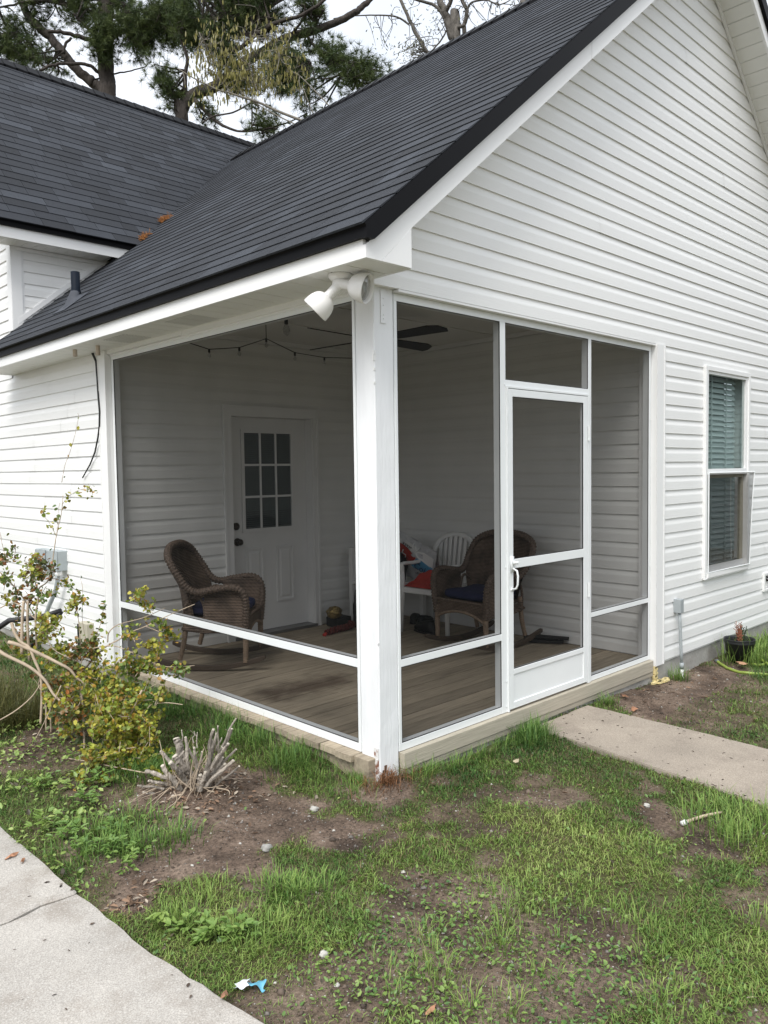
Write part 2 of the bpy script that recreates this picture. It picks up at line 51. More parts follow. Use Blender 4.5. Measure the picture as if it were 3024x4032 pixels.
# ------------------------------------------------------------------ helpers
LOCS={}
class MB:
    """mesh builder: many shapes, one mesh"""
    def __init__(s): s.v=[]; s.f=[]; s.t=[]
    def add(s, vs, fs, tone=None):
        o=len(s.v); s.v.extend([tuple(p) for p in vs]); s.f.extend([tuple(i+o for i in f) for f in fs])
        s.t.extend([tone]*len(fs)); return s
    def box(s, a, b, tone=None):
        (x0,y0,z0),(x1,y1,z1)=a,b
        if x0>x1:x0,x1=x1,x0
        if y0>y1:y0,y1=y1,y0
        if z0>z1:z0,z1=z1,z0
        return s.add([(x0,y0,z0),(x1,y0,z0),(x1,y1,z0),(x0,y1,z0),(x0,y0,z1),(x1,y0,z1),(x1,y1,z1),(x0,y1,z1)],
              [(0,3,2,1),(4,5,6,7),(0,1,5,4),(1,2,6,5),(2,3,7,6),(3,0,4,7)],tone)
    def obox(s, c, ax, ay, az, hx, hy, hz, tone=None):
        c,ax,ay,az=map(Vector,(c,ax,ay,az)); vs=[]
        for sz in(-1,1):
            for sx,sy in((-1,-1),(1,-1),(1,1),(-1,1)): vs.append(c+ax*hx*sx+ay*hy*sy+az*hz*sz)
        return s.add(vs,[(0,3,2,1),(4,5,6,7),(0,1,5,4),(1,2,6,5),(2,3,7,6),(3,0,4,7)],tone)
    def bar(s, a, b, w, h, upv=(0,0,1), tone=None):
        a,b=Vector(a),Vector(b); d=(b-a); l=d.length; d.normalize(); side=d.cross(Vector(upv)).normalized(); u=side.cross(d)
        return s.obox((a+b)/2,d,side,u,l/2,w/2,h/2,tone)
    def tube(s, pts, rad, n=8, caps=True, tone=None, flat=1.0, rib=0, ribn=1):
        pts=[Vector(p) for p in pts]; m=len(pts)
        if not hasattr(rad,'__len__'): rad=[rad]*m
        elif len(rad)!=m: rad=[rad[0]+(rad[-1]-rad[0])*i/(m-1) for i in range(m)]
        t0=(pts[1]-pts[0]).normalized(); ref=Vector((0,0,1)) if abs(t0.z)<.9 else Vector((1,0,0))
        nrm=t0.cross(ref).normalized(); vs=[]; fs=[]
        for i,p in enumerate(pts):
            t=(pts[min(i+1,m-1)]-pts[max(i-1,0)]).normalized()
            nrm=(nrm-t*nrm.dot(t)).normalized(); bn=t.cross(nrm)
            for k in range(n):
                a=2*PI*k/n; vs.append(p+(nrm*math.cos(a)+bn*math.sin(a)*flat)*rad[i])
        for i in range(m-1):
            for k in range(n): fs.append((i*n+k,i*n+(k+1)%n,(i+1)*n+(k+1)%n,(i+1)*n+k))
        if caps: fs.append(tuple(range(n-1,-1,-1))); fs.append(tuple((m-1)*n+k for k in range(n)))
        return s.add(vs,fs,tone)
    def lathe(s, c, ax, prof, n=20, tone=None):
        c,ax=Vector(c),Vector(ax).normalized(); ref=Vector((0,0,1)) if abs(ax.z)<.9 else Vector((1,0,0))
        a1=ax.cross(ref).normalized(); a2=ax.cross(a1); vs=[];fs=[]
        for (h,r) in prof:
            for k in range(n):
                a=2*PI*k/n; vs.append(c+ax*h+(a1*math.cos(a)+a2*math.sin(a))*r)
        for i in range(len(prof)-1):
            for k in range(n): fs.append((i*n+k,i*n+(k+1)%n,(i+1)*n+(k+1)%n,(i+1)*n+k))
        return s.add(vs,fs,tone)
    def prism(s, poly, ext, tone=None):
        """planar polygon extruded along vector ext"""
        n=len(poly); e=Vector(ext); vs=[Vector(p) for p in poly]+[Vector(p)+e for p in poly]
        fs=[tuple(range(n)),tuple(range(2*n-1,n-1,-1))]+[(i,i+n,(i+1)%n+n,(i+1)%n) for i in range(n)]
        return s.add(vs,fs,tone)
    def grid(s, fn, nu, nv, tone=None, closed=False):
        vs=[fn(i/(nu-1),j/(nv-1)) for i in range(nu) for j in range(nv)]
        fs=[(i*nv+j,(i+1)*nv+j,(i+1)*nv+j+1,i*nv+j+1) for i in range(nu-1) for j in range(nv-1)]
        return s.add(vs,fs,tone)
    def mesh(s, name, mat, smooth=False):
        me=bpy.data.meshes.new(name); me.from_pydata([tuple(p) for p in s.v],[],s.f); me.update()
        if isinstance(mat,(list,tuple)):
            for m in mat: me.materials.append(m)
        else: me.materials.append(mat)
        if any(t is not None for t in s.t):
            at=me.attributes.new('tone','FLOAT','FACE'); at.data.foreach_set('value',[0.5 if t is None else t for t in s.t])
        if smooth: me.polygons.foreach_set('use_smooth',[True]*len(me.polygons))
        return me
    def build(s, name, mat, parent=None, smooth=False, label=None, kind=None, local=False, bevel=0):
        bm=bmesh.new(); me=s.mesh(name,mat,smooth)
        bm.from_mesh(me); bmesh.ops.recalc_face_normals(bm,faces=bm.faces); bm.to_mesh(me); bm.free()
        return link(name,me,parent,label,kind,local,bevel)
def link(name, me, parent=None, label=None, kind=None, local=False, bevel=0):
    o=bpy.data.objects.new(name,me); COL.objects.link(o)
    if parent is not None:
        o.parent=parent
        if not local:
            l=LOCS.get(parent.name,(0,0,0))
            o.matrix_parent_inverse=Matrix.Translation(-Vector(l))
    if label: o['label']=label
    if kind: o['kind']=kind
    if bevel:
        b=o.modifiers.new('bevel','BEVEL'); b.width=bevel; b.segments=2; b.limit_method='ANGLE'
    return o

def thing(name, label, cat, loc=(0,0,0), rz=0, group=None):
    o=bpy.data.objects.new(name,None); COL.objects.link(o); o.location=loc; o.rotation_euler=(0,0,rz)
    o.empty_display_size=.1
    tag(o,label,cat,group); LOCS[o.name]=tuple(loc); return o
def tag(o,label,cat,group=None):
    o['label']=label; o['category']=cat
    if group: o['group']=group
    return o
def copy_tree(o, parent=None):
    c=o.copy(); COL.objects.link(c)
    if parent is not None: c.parent=parent; c.matrix_parent_inverse=o.matrix_parent_inverse.copy()
    for ch in list(o.children): copy_tree(ch,c)
    return c
def np_mesh(name, V, F, mat, col=None, smooth=False):
    """V (n,3), F (m,3|4) arrays; col (n,3) per vertex"""
    me=bpy.data.meshes.new(name); n=len(V); k=F.shape[1]; m=len(F)
    me.vertices.add(n); me.vertices.foreach_set('co',np.ascontiguousarray(V,dtype=np.float32).ravel())
    me.loops.add(m*k); me.loops.foreach_set('vertex_index',np.ascontiguousarray(F,dtype=np.int32).ravel())
    me.polygons.add(m); me.polygons.foreach_set('loop_start',np.arange(0,m*k,k,dtype=np.int32))
    me.update(calc_edges=True)
    if col is not None:
        at=me.attributes.new('col','FLOAT_COLOR','POINT'); c4=np.ones((n,4),np.float32); c4[:,:3]=col; at.data.foreach_set('color',c4.ravel())
    if smooth: me.polygons.foreach_set('use_smooth',np.ones(m,bool))
    me.materials.append(mat); return me

# ------------------------------------------------------------------ materials
def mat(name, col, rough=.6, bump=0, bscale=40, var=0, vscale=6, detail=4, stretch=(1,1,1), spec=.5, metal=0, rand=0, dirt=None, coords='Object', trans=0, gran=0, bdist=.01):
    m=bpy.data.materials.new(name); m.use_nodes=True; t=m.node_tree; b=t.nodes['Principled BSDF']
    b.inputs['Base Color'].default_value=(*col,1); b.inputs['Roughness'].default_value=rough; b.inputs['Metallic'].default_value=metal
    b.inputs['Specular IOR Level'].default_value=spec
    tcn=t.nodes.new('ShaderNodeTexCoord'); mp=t.nodes.new('ShaderNodeMapping'); mp.inputs['Scale'].default_value=stretch
    t.links.new(tcn.outputs[coords],mp.inputs[0]); cur=None
    def mulv(cur, fac_socket, lo, hi):
        mr=t.nodes.new('ShaderNodeMapRange'); mr.inputs[1].default_value=.25; mr.inputs[2].default_value=.75; mr.inputs[3].default_value=lo; mr.inputs[4].default_value=hi
        t.links.new(fac_socket,mr.inputs[0]); h=t.nodes.new('ShaderNodeHueSaturation')
        if cur is None: h.inputs['Color'].default_value=(*col,1)
        else: t.links.new(cur,h.inputs['Color'])
        t.links.new(mr.outputs[0],h.inputs['Value']); return h.outputs[0]
    if var:
        n1=t.nodes.new('ShaderNodeTexNoise'); n1.inputs['Scale'].default_value=vscale; n1.inputs['Detail'].default_value=detail
        t.links.new(mp.outputs[0],n1.inputs[0]); cur=mulv(cur,n1.outputs[0],1-var,1+var)
    if gran:
        n3=t.nodes.new('ShaderNodeTexNoise'); n3.inputs['Scale'].default_value=bscale; n3.inputs['Detail'].default_value=2
        t.links.new(mp.outputs[0],n3.inputs[0]); cur=mulv(cur,n3.outputs[0],1-gran,1+gran)
    if rand:
        oi=t.nodes.new('ShaderNodeObjectInfo'); mr=t.nodes.new('ShaderNodeMapRange'); mr.inputs[3].default_value=1-rand; mr.inputs[4].default_value=1+rand
        t.links.new(oi.outputs['Random'],mr.inputs[0]); h=t.nodes.new('ShaderNodeHueSaturation')
        if cur is None: h.inputs['Color'].default_value=(*col,1)
        else: t.links.new(cur,h.inputs['Color'])
        t.links.new(mr.outputs[0],h.inputs['Value']); cur=h.outputs[0]
    if dirt:
        dc,ds,dlo,dhi,damt=dirt
        n2=t.nodes.new('ShaderNodeTexNoise'); n2.inputs['Scale'].default_value=ds; n2.inputs['Detail'].default_value=6; n2.inputs['Roughness'].default_value=.65
        t.links.new(mp.outputs[0],n2.inputs[0]); mr=t.nodes.new('ShaderNodeMapRange'); mr.inputs[1].default_value=dlo; mr.inputs[2].default_value=dhi; mr.inputs[4].default_value=damt
        t.links.new(n2.outputs[0],mr.inputs[0]); x=t.nodes.new('ShaderNodeMix'); x.data_type='RGBA'; t.links.new(mr.outputs[0],x.inputs[0])
        if cur is None: x.inputs[6].default_value=(*col,1)
        else: t.links.new(cur,x.inputs[6])
        x.inputs[7].default_value=(*dc,1); cur=x.outputs[2]
    if cur is not None: t.links.new(cur,b.inputs['Base Color'])
    if bump:
        n=t.nodes.new('ShaderNodeTexNoise'); n.inputs['Scale'].default_value=bscale; n.inputs['Detail'].default_value=4
        t.links.new(mp.outputs[0],n.inputs[0]); bp_=t.nodes.new('ShaderNodeBump'); bp_.inputs['Strength'].default_value=bump; bp_.inputs['Distance'].default_value=bdist
        t.links.new(n.outputs[0],bp_.inputs['Height']); t.links.new(bp_.outputs[0],b.inputs['Normal'])
    if trans: b.inputs['Transmission Weight'].default_value=trans
    return m
def tree_of(m): return m.node_tree, m.node_tree.nodes['Principled BSDF']
M={}
M['siding']=mat('vinyl_siding',(.80,.80,.785),.42,bump=.12,bscale=26,stretch=(.35,.35,9),var=.025,vscale=1.1,rand=.012,dirt=((.55,.54,.48),1.3,.62,.95,.35))
M['siding_in']=mat('vinyl_siding_porch',(.79,.79,.77),.45,bump=.12,bscale=26,stretch=(.35,.35,9),var=.03,vscale=1.3,rand=.015,dirt=((.42,.41,.37),2.2,.66,.95,.45))
M['trim']=mat('white_trim',(.80,.80,.79),.4,var=.03,vscale=2,bump=.04,bscale=30,dirt=((.5,.49,.44),5,.68,.95,.35))
M['soffit']=mat('soffit_vinyl',(.74,.74,.71),.5,var=.03,vscale=3)
M['alu']=mat('white_aluminium',(.78,.80,.80),.32,var=.02,vscale=8,dirt=((.5,.5,.47),14,.7,.95,.3))
M['ptpaint']=mat('painted_post',(.78,.79,.80),.5,bump=.28,bscale=14,stretch=(3,3,.5),var=.04,vscale=6,dirt=((.45,.42,.38),9,.71,.84,.5),bdist=.012)
M['black']=mat('black_drip_metal',(.006,.006,.007),.5,var=.1,vscale=4,spec=.09)
M['blackp']=mat('black_plastic',(.012,.012,.013),.5,var=.2,vscale=10)
M['fanblk']=mat('fan_black',(.012,.012,.012),.55)
M['white_plastic']=mat('white_resin',(.84,.84,.82),.45,var=.05,vscale=8,dirt=((.35,.33,.28),7,.6,.9,.4))
M['lamp_white']=mat('floodlight_white',(.80,.79,.77),.35,var=.03,vscale=12)
M['foundation']=mat('foundation_block',(.34,.33,.305),.95,bump=.5,bscale=45,var=.22,vscale=5,dirt=((.14,.12,.09),4,.55,.8,.6))
M['ptlumber']=mat('treated_lumber',(.37,.335,.265),.75,bump=.3,bscale=8,stretch=(1,10,26),var=.16,vscale=5,detail=6,rand=.1,dirt=((.22,.17,.11),3,.62,.8,.5))
M['gray']=mat('grey_pvc',(.33,.36,.37),.5,var=.08,vscale=9,dirt=((.55,.56,.55),10,.6,.8,.5))
M['graybox']=mat('grey_utility_box',(.36,.40,.41),.45,var=.06,vscale=9)
M['tan']=mat('tan_pvc',(.52,.44,.36),.5)
M['beige']=mat('beige_meter',(.45,.42,.33),.6,var=.08,vscale=12)
M['bluepipe']=mat('blue_black_vent',(.006,.010,.018),.6,var=.2,vscale=20,spec=.12)
M['flash']=mat('grey_flashing',(.065,.070,.082),.65,var=.15,vscale=15,spec=.15)
M['door']=mat('white_door',(.76,.76,.75),.4,var=.02,vscale=5)
M['brass']=mat('dark_bronze',(.045,.035,.028),.3,metal=.8)
M['cushion']=mat('navy_cushion',(.012,.016,.06),.85,bump=.25,bscale=160,var=.15,vscale=9)
M['rockwood']=mat('rocker_wood',(.085,.062,.045),.55,var=.15,vscale=12,stretch=(1,6,6))
M['red']=mat('red_fabric',(.42,.035,.025),.85,var=.18,vscale=12,bump=.3,bscale=60)
M['shoe']=mat('black_shoe',(.008,.008,.009),.6)
M['plank']=mat('dark_board',(.013,.013,.014),.7,var=.2,vscale=20)
M['silver']=mat('silver_bag',(.60,.61,.63),.32,metal=.15,bump=.6,bscale=14,var=.2,vscale=9,bdist=.03)
M['bagred']=mat('print_red',(.42,.03,.02),.4); M['bagblue']=mat('print_blue',(.10,.36,.58),.4); M['bagwhite']=mat('print_white',(.84,.84,.82),.4); M['bagblack']=mat('print_black',(.02,.02,.02),.4); M['bagnavy']=mat('print_navy',(.015,.03,.12),.4)
M['gold']=mat('gold_foil',(.34,.25,.10),.3,metal=.8,bump=.8,bscale=30,bdist=.03)
M['rope']=mat('red_black_rope',(.10,.018,.014),.9,var=.75,vscale=60,bump=.5,bscale=90)
M['pillow']=mat('print_pillow',(.35,.33,.16),.8,var=.5,vscale=18)
M['hose']=mat('green_hose',(.25,.33,.06),.4,var=.16,vscale=14)
M['hosegray']=mat('grey_hose_end',(.13,.15,.155),.5)
M['pot']=mat('black_pot',(.012,.013,.014),.45,var=.2,vscale=16)
M['stone']=mat('white_stone',(.40,.385,.35),.8,var=.2,vscale=30,bump=.4,bscale=50)
M['stoneg']=mat('grey_stone',(.30,.29,.27),.85,var=.25,vscale=30,bump=.5,bscale=50)
M['bluelit']=mat('blue_wrapper',(.12,.36,.48),.4,var=.15,vscale=30)
M['paper']=mat('pale_paper',(.62,.66,.68),.6,var=.15,vscale=40)
M['deadleaf']=mat('dead_leaf',(.30,.15,.085),.8,var=.3,vscale=40,rand=.3)
M['pineneedle']=mat('brown_needles',(.30,.125,.035),.85,var=.4,vscale=90)
M['bark_pine']=mat('pine_bark',(.052,.043,.037),.95,bump=1,bscale=7,stretch=(2.2,2.2,.7),var=.42,vscale=6,detail=6,bdist=.06)
M['bark_oak']=mat('oak_bark',(.11,.10,.088),.95,bump=.9,bscale=9,stretch=(2,2,.8),var=.4,vscale=5,detail=6,bdist=.05)
M['twig_pale']=mat('pale_twig',(.22,.20,.165),.9,var=.2,vscale=20)
M['branch']=mat('shrub_branch',(.40,.32,.235),.8,bump=.35,bscale=25,var=.25,vscale=14,rand=.15)
M['stump']=mat('cut_stem',(.29,.255,.215),.95,bump=1,bscale=34,stretch=(1.6,1.6,.5),var=.55,vscale=26,detail=6,rand=.28,bdist=.02)
M['cut']=mat('fresh_cut_wood',(.52,.47,.39),.8,var=.15,vscale=60)
M['tealhouse']=mat('teal_siding',(.19,.28,.28),.6)
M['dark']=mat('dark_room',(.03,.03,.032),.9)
M['blind']=mat('blind_slat',(.46,.50,.49),.5,var=.04,vscale=5)
M['ceil']=mat('porch_ceiling',(.70,.69,.65),.7,var=.03,vscale=3)
M['rust']=mat('rusty_strap',(.70,.69,.68),.5,dirt=((.20,.07,.03),26,.50,.62,.95))
M['rot']=mat('rotten_wood',(.10,.06,.04),.95,var=.5,vscale=40)
M['foam']=mat('spray_foam',(.72,.60,.30),.8,bump=.6,bscale=60)
def m_attr(name, rough, transl=0.0, spec=.3, vary=.0):
    m=bpy.data.materials.new(name); m.use_nodes=True; t,b=tree_of(m)
    a=t.nodes.new('ShaderNodeAttribute'); a.attribute_name='col'; b.inputs['Roughness'].default_value=rough; b.inputs['Specular IOR Level'].default_value=spec
    t.links.new(a.outputs['Color'],b.inputs['Base Color'])
    if transl:
        tr=t.nodes.new('ShaderNodeBsdfTranslucent'); ms=t.nodes.new('ShaderNodeMixShader'); ms.inputs[0].default_value=transl
        t.links.new(a.outputs['Color'],tr.inputs[0]); t.links.new(b.outputs[0],ms.inputs[1]); t.links.new(tr.outputs[0],ms.inputs[2])
        t.links.new(ms.outputs[0],t.nodes['Material Output'].inputs[0])
    return m
M['grass']=m_attr('grass_blades',.55,.25); M['leaf']=m_attr('leaves',.42,.28,.5); M['needle']=m_attr('needles',.6,.15); M['soilbits']=m_attr('soil_bits',.9)
# shingles: per-face tone + granules
def shingle_mat():
    m=bpy.data.materials.new('asphalt_shingle'); m.use_nodes=True; t,b=tree_of(m); b.inputs['Roughness'].default_value=.82; b.inputs['Specular IOR Level'].default_value=.42
    a=t.nodes.new('ShaderNodeAttribute'); a.attribute_name='tone'
    r=t.nodes.new('ShaderNodeValToRGB'); e=r.color_ramp.elements; e[0].color=(.0082,.0098,.0135,1); e[1].color=(.030,.0345,.043,1)
    r.color_ramp.elements.new(.55).color=(.0165,.0192,.0250,1)
    tcn=t.nodes.new('ShaderNodeTexCoord'); n=t.nodes.new('ShaderNodeTexNoise'); n.inputs['Scale'].default_value=190; n.inputs['Detail'].default_value=2
    n2=t.nodes.new('ShaderNodeTexNoise'); n2.inputs['Scale'].default_value=1.4; n2.inputs['Detail'].default_value=4
    t.links.new(tcn.outputs['Object'],n.inputs[0]); t.links.new(tcn.outputs['Object'],n2.inputs[0]); t.links.new(a.outputs['Fac'],r.inputs[0])
    mr=t.nodes.new('ShaderNodeMapRange'); mr.inputs[1].default_value=.3; mr.inputs[2].default_value=.75; mr.inputs[3].default_value=.45; mr.inputs[4].default_value=1.9
    mr2=t.nodes.new('ShaderNodeMapRange'); mr2.inputs[1].default_value=.3; mr2.inputs[2].default_value=.7; mr2.inputs[3].default_value=.85; mr2.inputs[4].default_value=1.15
    t.links.new(n.outputs[0],mr.inputs[0]); t.links.new(n2.outputs[0],mr2.inputs[0])
    mu=t.nodes.new('ShaderNodeMath'); mu.operation='MULTIPLY'; t.links.new(mr.outputs[0],mu.inputs[0]); t.links.new(mr2.outputs[0],mu.inputs[1])
    h=t.nodes.new('ShaderNodeHueSaturation'); t.links.new(r.outputs[0],h.inputs['Color']); t.links.new(mu.outputs[0],h.inputs['Value']); t.links.new(h.outputs[0],b.inputs['Base Color'])
    bp_=t.nodes.new('ShaderNodeBump'); bp_.inputs['Strength'].default_value=.35; bp_.inputs['Distance'].default_value=.004; t.links.new(n.outputs[0],bp_.inputs['Height']); t.links.new(bp_.outputs[0],b.inputs['Normal'])
    return m
M['shingle']=shingle_mat()
# insect screen: fine woven mesh, part open, part dark fibre
def screen_mat():
    m=bpy.data.materials.new('insect_screen'); m.use_nodes=True; t,b=tree_of(m)
    b.inputs['Base Color'].default_value=(.0075,.008,.0078,1); b.inputs['Roughness'].default_value=.8; b.inputs['Specular IOR Level'].default_value=.05
    tr=t.nodes.new('ShaderNodeBsdfTransparent'); ms=t.nodes.new('ShaderNodeMixShader')
    tcn=t.nodes.new('ShaderNodeTexCoord'); n=t.nodes.new('ShaderNodeTexNoise'); n.inputs['Scale'].default_value=3; n.inputs['Detail'].default_value=5
    mr=t.nodes.new('ShaderNodeMapRange'); mr.inputs[1].default_value=.3; mr.inputs[2].default_value=.75; mr.inputs[3].default_value=.595; mr.inputs[4].default_value=.545
    t.links.new(tcn.outputs['Object'],n.inputs[0]); t.links.new(n.outputs[0],mr.inputs[0]); t.links.new(mr.outputs[0],ms.inputs[0])
    t.links.new(b.outputs[0],ms.inputs[1]); t.links.new(tr.outputs[0],ms.inputs[2]); t.links.new(ms.outputs[0],t.nodes['Material Output'].inputs[0])
    return m
M['screen']=screen_mat()
def glass_mat(name, tint, refl):
    m=bpy.data.materials.new(name); m.use_nodes=True; t=m.node_tree; t.nodes.remove(t.nodes['Principled BSDF'])
    tr=t.nodes.new('ShaderNodeBsdfTransparent'); tr.inputs[0].default_value=(*tint,1); gl=t.nodes.new('ShaderNodeBsdfGlossy'); gl.inputs['Roughness'].default_value=.02; gl.inputs[0].default_value=(.80,.81,.80,1)
    lw=t.nodes.new('ShaderNodeLayerWeight'); lw.inputs[0].default_value=.5; pw=t.nodes.new('ShaderNodeMath'); pw.operation='POWER'; pw.inputs[1].default_value=3.2; t.links.new(lw.outputs['Facing'],pw.inputs[0]); ad=t.nodes.new('ShaderNodeMath'); ad.operation='MULTIPLY_ADD'; ad.inputs[1].default_value=.95; ad.inputs[2].default_value=refl+.04; ad.use_clamp=True
    tcn=t.nodes.new('ShaderNodeTexCoord'); n=t.nodes.new('ShaderNodeTexNoise'); n.inputs['Scale'].default_value=2.5; bp_=t.nodes.new('ShaderNodeBump'); bp_.inputs['Strength'].default_value=.05; bp_.inputs['Distance'].default_value=.02
    t.links.new(tcn.outputs['Object'],n.inputs[0]); t.links.new(n.outputs[0],bp_.inputs['Height']); t.links.new(bp_.outputs[0],gl.inputs['Normal'])
    ms=t.nodes.new('ShaderNodeMixShader'); t.links.new(pw.outputs[0],ad.inputs[0]); t.links.new(ad.outputs[0],ms.inputs[0]); t.links.new(tr.outputs[0],ms.inputs[1]); t.links.new(gl.outputs[0],ms.inputs[2]); t.links.new(ms.outputs[0],t.nodes['Material Output'].inputs[0])
    return m
M['glass']=glass_mat('window_glass',(.72,.79,.78),.04); M['glassgray']=glass_mat('lower_glass',(.80,.82,.82),.05); M['doorglass']=glass_mat('door_glass',(.6,.65,.66),.02); M['bulb']=glass_mat('clear_bulb',(.85,.85,.85),.03)
# weathered deck boards
def deck_mat():
    m=mat('weathered_deck',(.335,.28,.205),.85,bump=.35,bscale=9,stretch=(1.3,14,14),var=.22,vscale=4,detail=7,rand=.2,dirt=((.075,.052,.036),1.15,.54,.70,.6))
    t,b=tree_of(m); src=b.inputs['Base Color'].links[0].from_socket                     # one old damp stain in the middle of the boards
    tcn=t.nodes.new('ShaderNodeTexCoord'); mp=t.nodes.new('ShaderNodeMapping'); mp.inputs['Location'].default_value=(-.61*1.0,-1.40*2.2,0); mp.inputs['Scale'].default_value=(1.0,2.2,1)
    nz=t.nodes.new('ShaderNodeTexNoise'); nz.inputs['Scale'].default_value=5; nz.inputs['Detail'].default_value=6; ln=t.nodes.new('ShaderNodeVectorMath'); ln.operation='LENGTH'
    t.links.new(tcn.outputs['Object'],mp.inputs[0]); t.links.new(mp.outputs[0],ln.inputs[0]); t.links.new(tcn.outputs['Object'],nz.inputs[0])
    ad=t.nodes.new('ShaderNodeMath'); ad.operation='MULTIPLY_ADD'; ad.inputs[1].default_value=.9; t.links.new(nz.outputs[0],ad.inputs[0]); t.links.new(ln.outputs['Value'],ad.inputs[2])
    mr=t.nodes.new('ShaderNodeMapRange'); mr.inputs[1].default_value=.62; mr.inputs[2].default_value=1.0; mr.inputs[3].default_value=.80; mr.inputs[4].default_value=0; t.links.new(ad.outputs[0],mr.inputs[0])
    x=t.nodes.new('ShaderNodeMix'); x.data_type='RGBA'; t.links.new(mr.outputs[0],x.inputs[0]); t.links.new(src,x.inputs[6]); x.inputs[7].default_value=(.075,.046,.030,1); t.links.new(x.outputs[2],b.inputs['Base Color'])
    return m
M['deck']=deck_mat()
# wicker: woven strands
def wicker_mat():
    m=bpy.data.materials.new('brown_wicker'); m.use_nodes=True; t,b=tree_of(m); b.inputs['Roughness'].default_value=.6
    tcn=t.nodes.new('ShaderNodeTexCoord'); w1=t.nodes.new('ShaderNodeTexWave'); w1.wave_type='BANDS'; w1.bands_direction='Z'; w1.inputs['Scale'].default_value=27; w1.inputs['Distortion'].default_value=.6
    w2=t.nodes.new('ShaderNodeTexWave'); w2.wave_type='BANDS'; w2.bands_direction='DIAGONAL'; w2.inputs['Scale'].default_value=19; w2.inputs['Distortion'].default_value=.5
    t.links.new(tcn.outputs['Object'],w1.inputs[0]); t.links.new(tcn.outputs['Object'],w2.inputs[0])
    mu=t.nodes.new('ShaderNodeMath'); mu.operation='MULTIPLY'; t.links.new(w1.outputs[0],mu.inputs[0]); t.links.new(w2.outputs[0],mu.inputs[1])
    ad=t.nodes.new('ShaderNodeMath'); ad.operation='ADD'; t.links.new(mu.outputs[0],ad.inputs[0]); t.links.new(w1.outputs[0],ad.inputs[1])
    r=t.nodes.new('ShaderNodeValToRGB'); r.color_ramp.elements[0].color=(.045,.031,.022,1); r.color_ramp.elements[1].color=(.235,.168,.125,1); r.color_ramp.elements[1].position=.9
    n=t.nodes.new('ShaderNodeTexNoise'); n.inputs['Scale'].default_value=9; t.links.new(tcn.outputs['Object'],n.inputs[0])
    h=t.nodes.new('ShaderNodeHueSaturation'); mr=t.nodes.new('ShaderNodeMapRange'); mr.inputs[1].default_value=.3; mr.inputs[2].default_value=.7; mr.inputs[3].default_value=.6; mr.inputs[4].default_value=1.45; t.links.new(n.outputs[0],mr.inputs[0]); t.links.new(mr.outputs[0],h.inputs['Value'])
    t.links.new(ad.outputs[0],r.inputs[0]); t.links.new(r.outputs[0],h.inputs['Color']); t.links.new(h.outputs[0],b.inputs['Base Color'])
    bp_=t.nodes.new('ShaderNodeBump'); bp_.inputs['Strength'].default_value=.8; bp_.inputs['Distance'].default_value=.008; t.links.new(ad.outputs[0],bp_.inputs['Height']); t.links.new(bp_.outputs[0],b.inputs['Normal'])
    return m
M['wicker']=wicker_mat()
M['rim']=mat('wicker_braid',(.135,.096,.072),.6,bump=.8,bscale=90,var=.5,vscale=80,detail=1,bdist=.012)
def concrete_mat(name,col,spk,dirtc):
    m=mat(name,col,.92,bump=.25,bscale=210,var=.17,vscale=2.6,detail=9,gran=.34,dirt=(dirtc,4.5,.50,.74,.62),bdist=.004)
    t,b=tree_of(m); src=b.inputs['Base Color'].links[0].from_socket
    tcn=t.nodes.new('ShaderNodeTexCoord'); v=t.nodes.new('ShaderNodeTexVoronoi'); v.inputs['Scale'].default_value=70; t.links.new(tcn.outputs['Object'],v.inputs[0])
    mr=t.nodes.new('ShaderNodeMapRange'); mr.inputs[1].default_value=.30; mr.inputs[2].default_value=.12; mr.inputs[3].default_value=0; mr.inputs[4].default_value=.42; t.links.new(v.outputs['Distance'],mr.inputs[0])
    x=t.nodes.new('ShaderNodeMix'); x.data_type='RGBA'; t.links.new(mr.outputs[0],x.inputs[0]); t.links.new(src,x.inputs[6]); x.inputs[7].default_value=(*spk,1); t.links.new(x.outputs[2],b.inputs['Base Color'])
    return m
M['walk']=concrete_mat('walkway_concrete',(.37,.345,.31),(.58,.56,.52),(.20,.165,.13))
M['path']=concrete_mat('path_concrete',(.31,.265,.215),(.44,.40,.34),(.19,.155,.125))
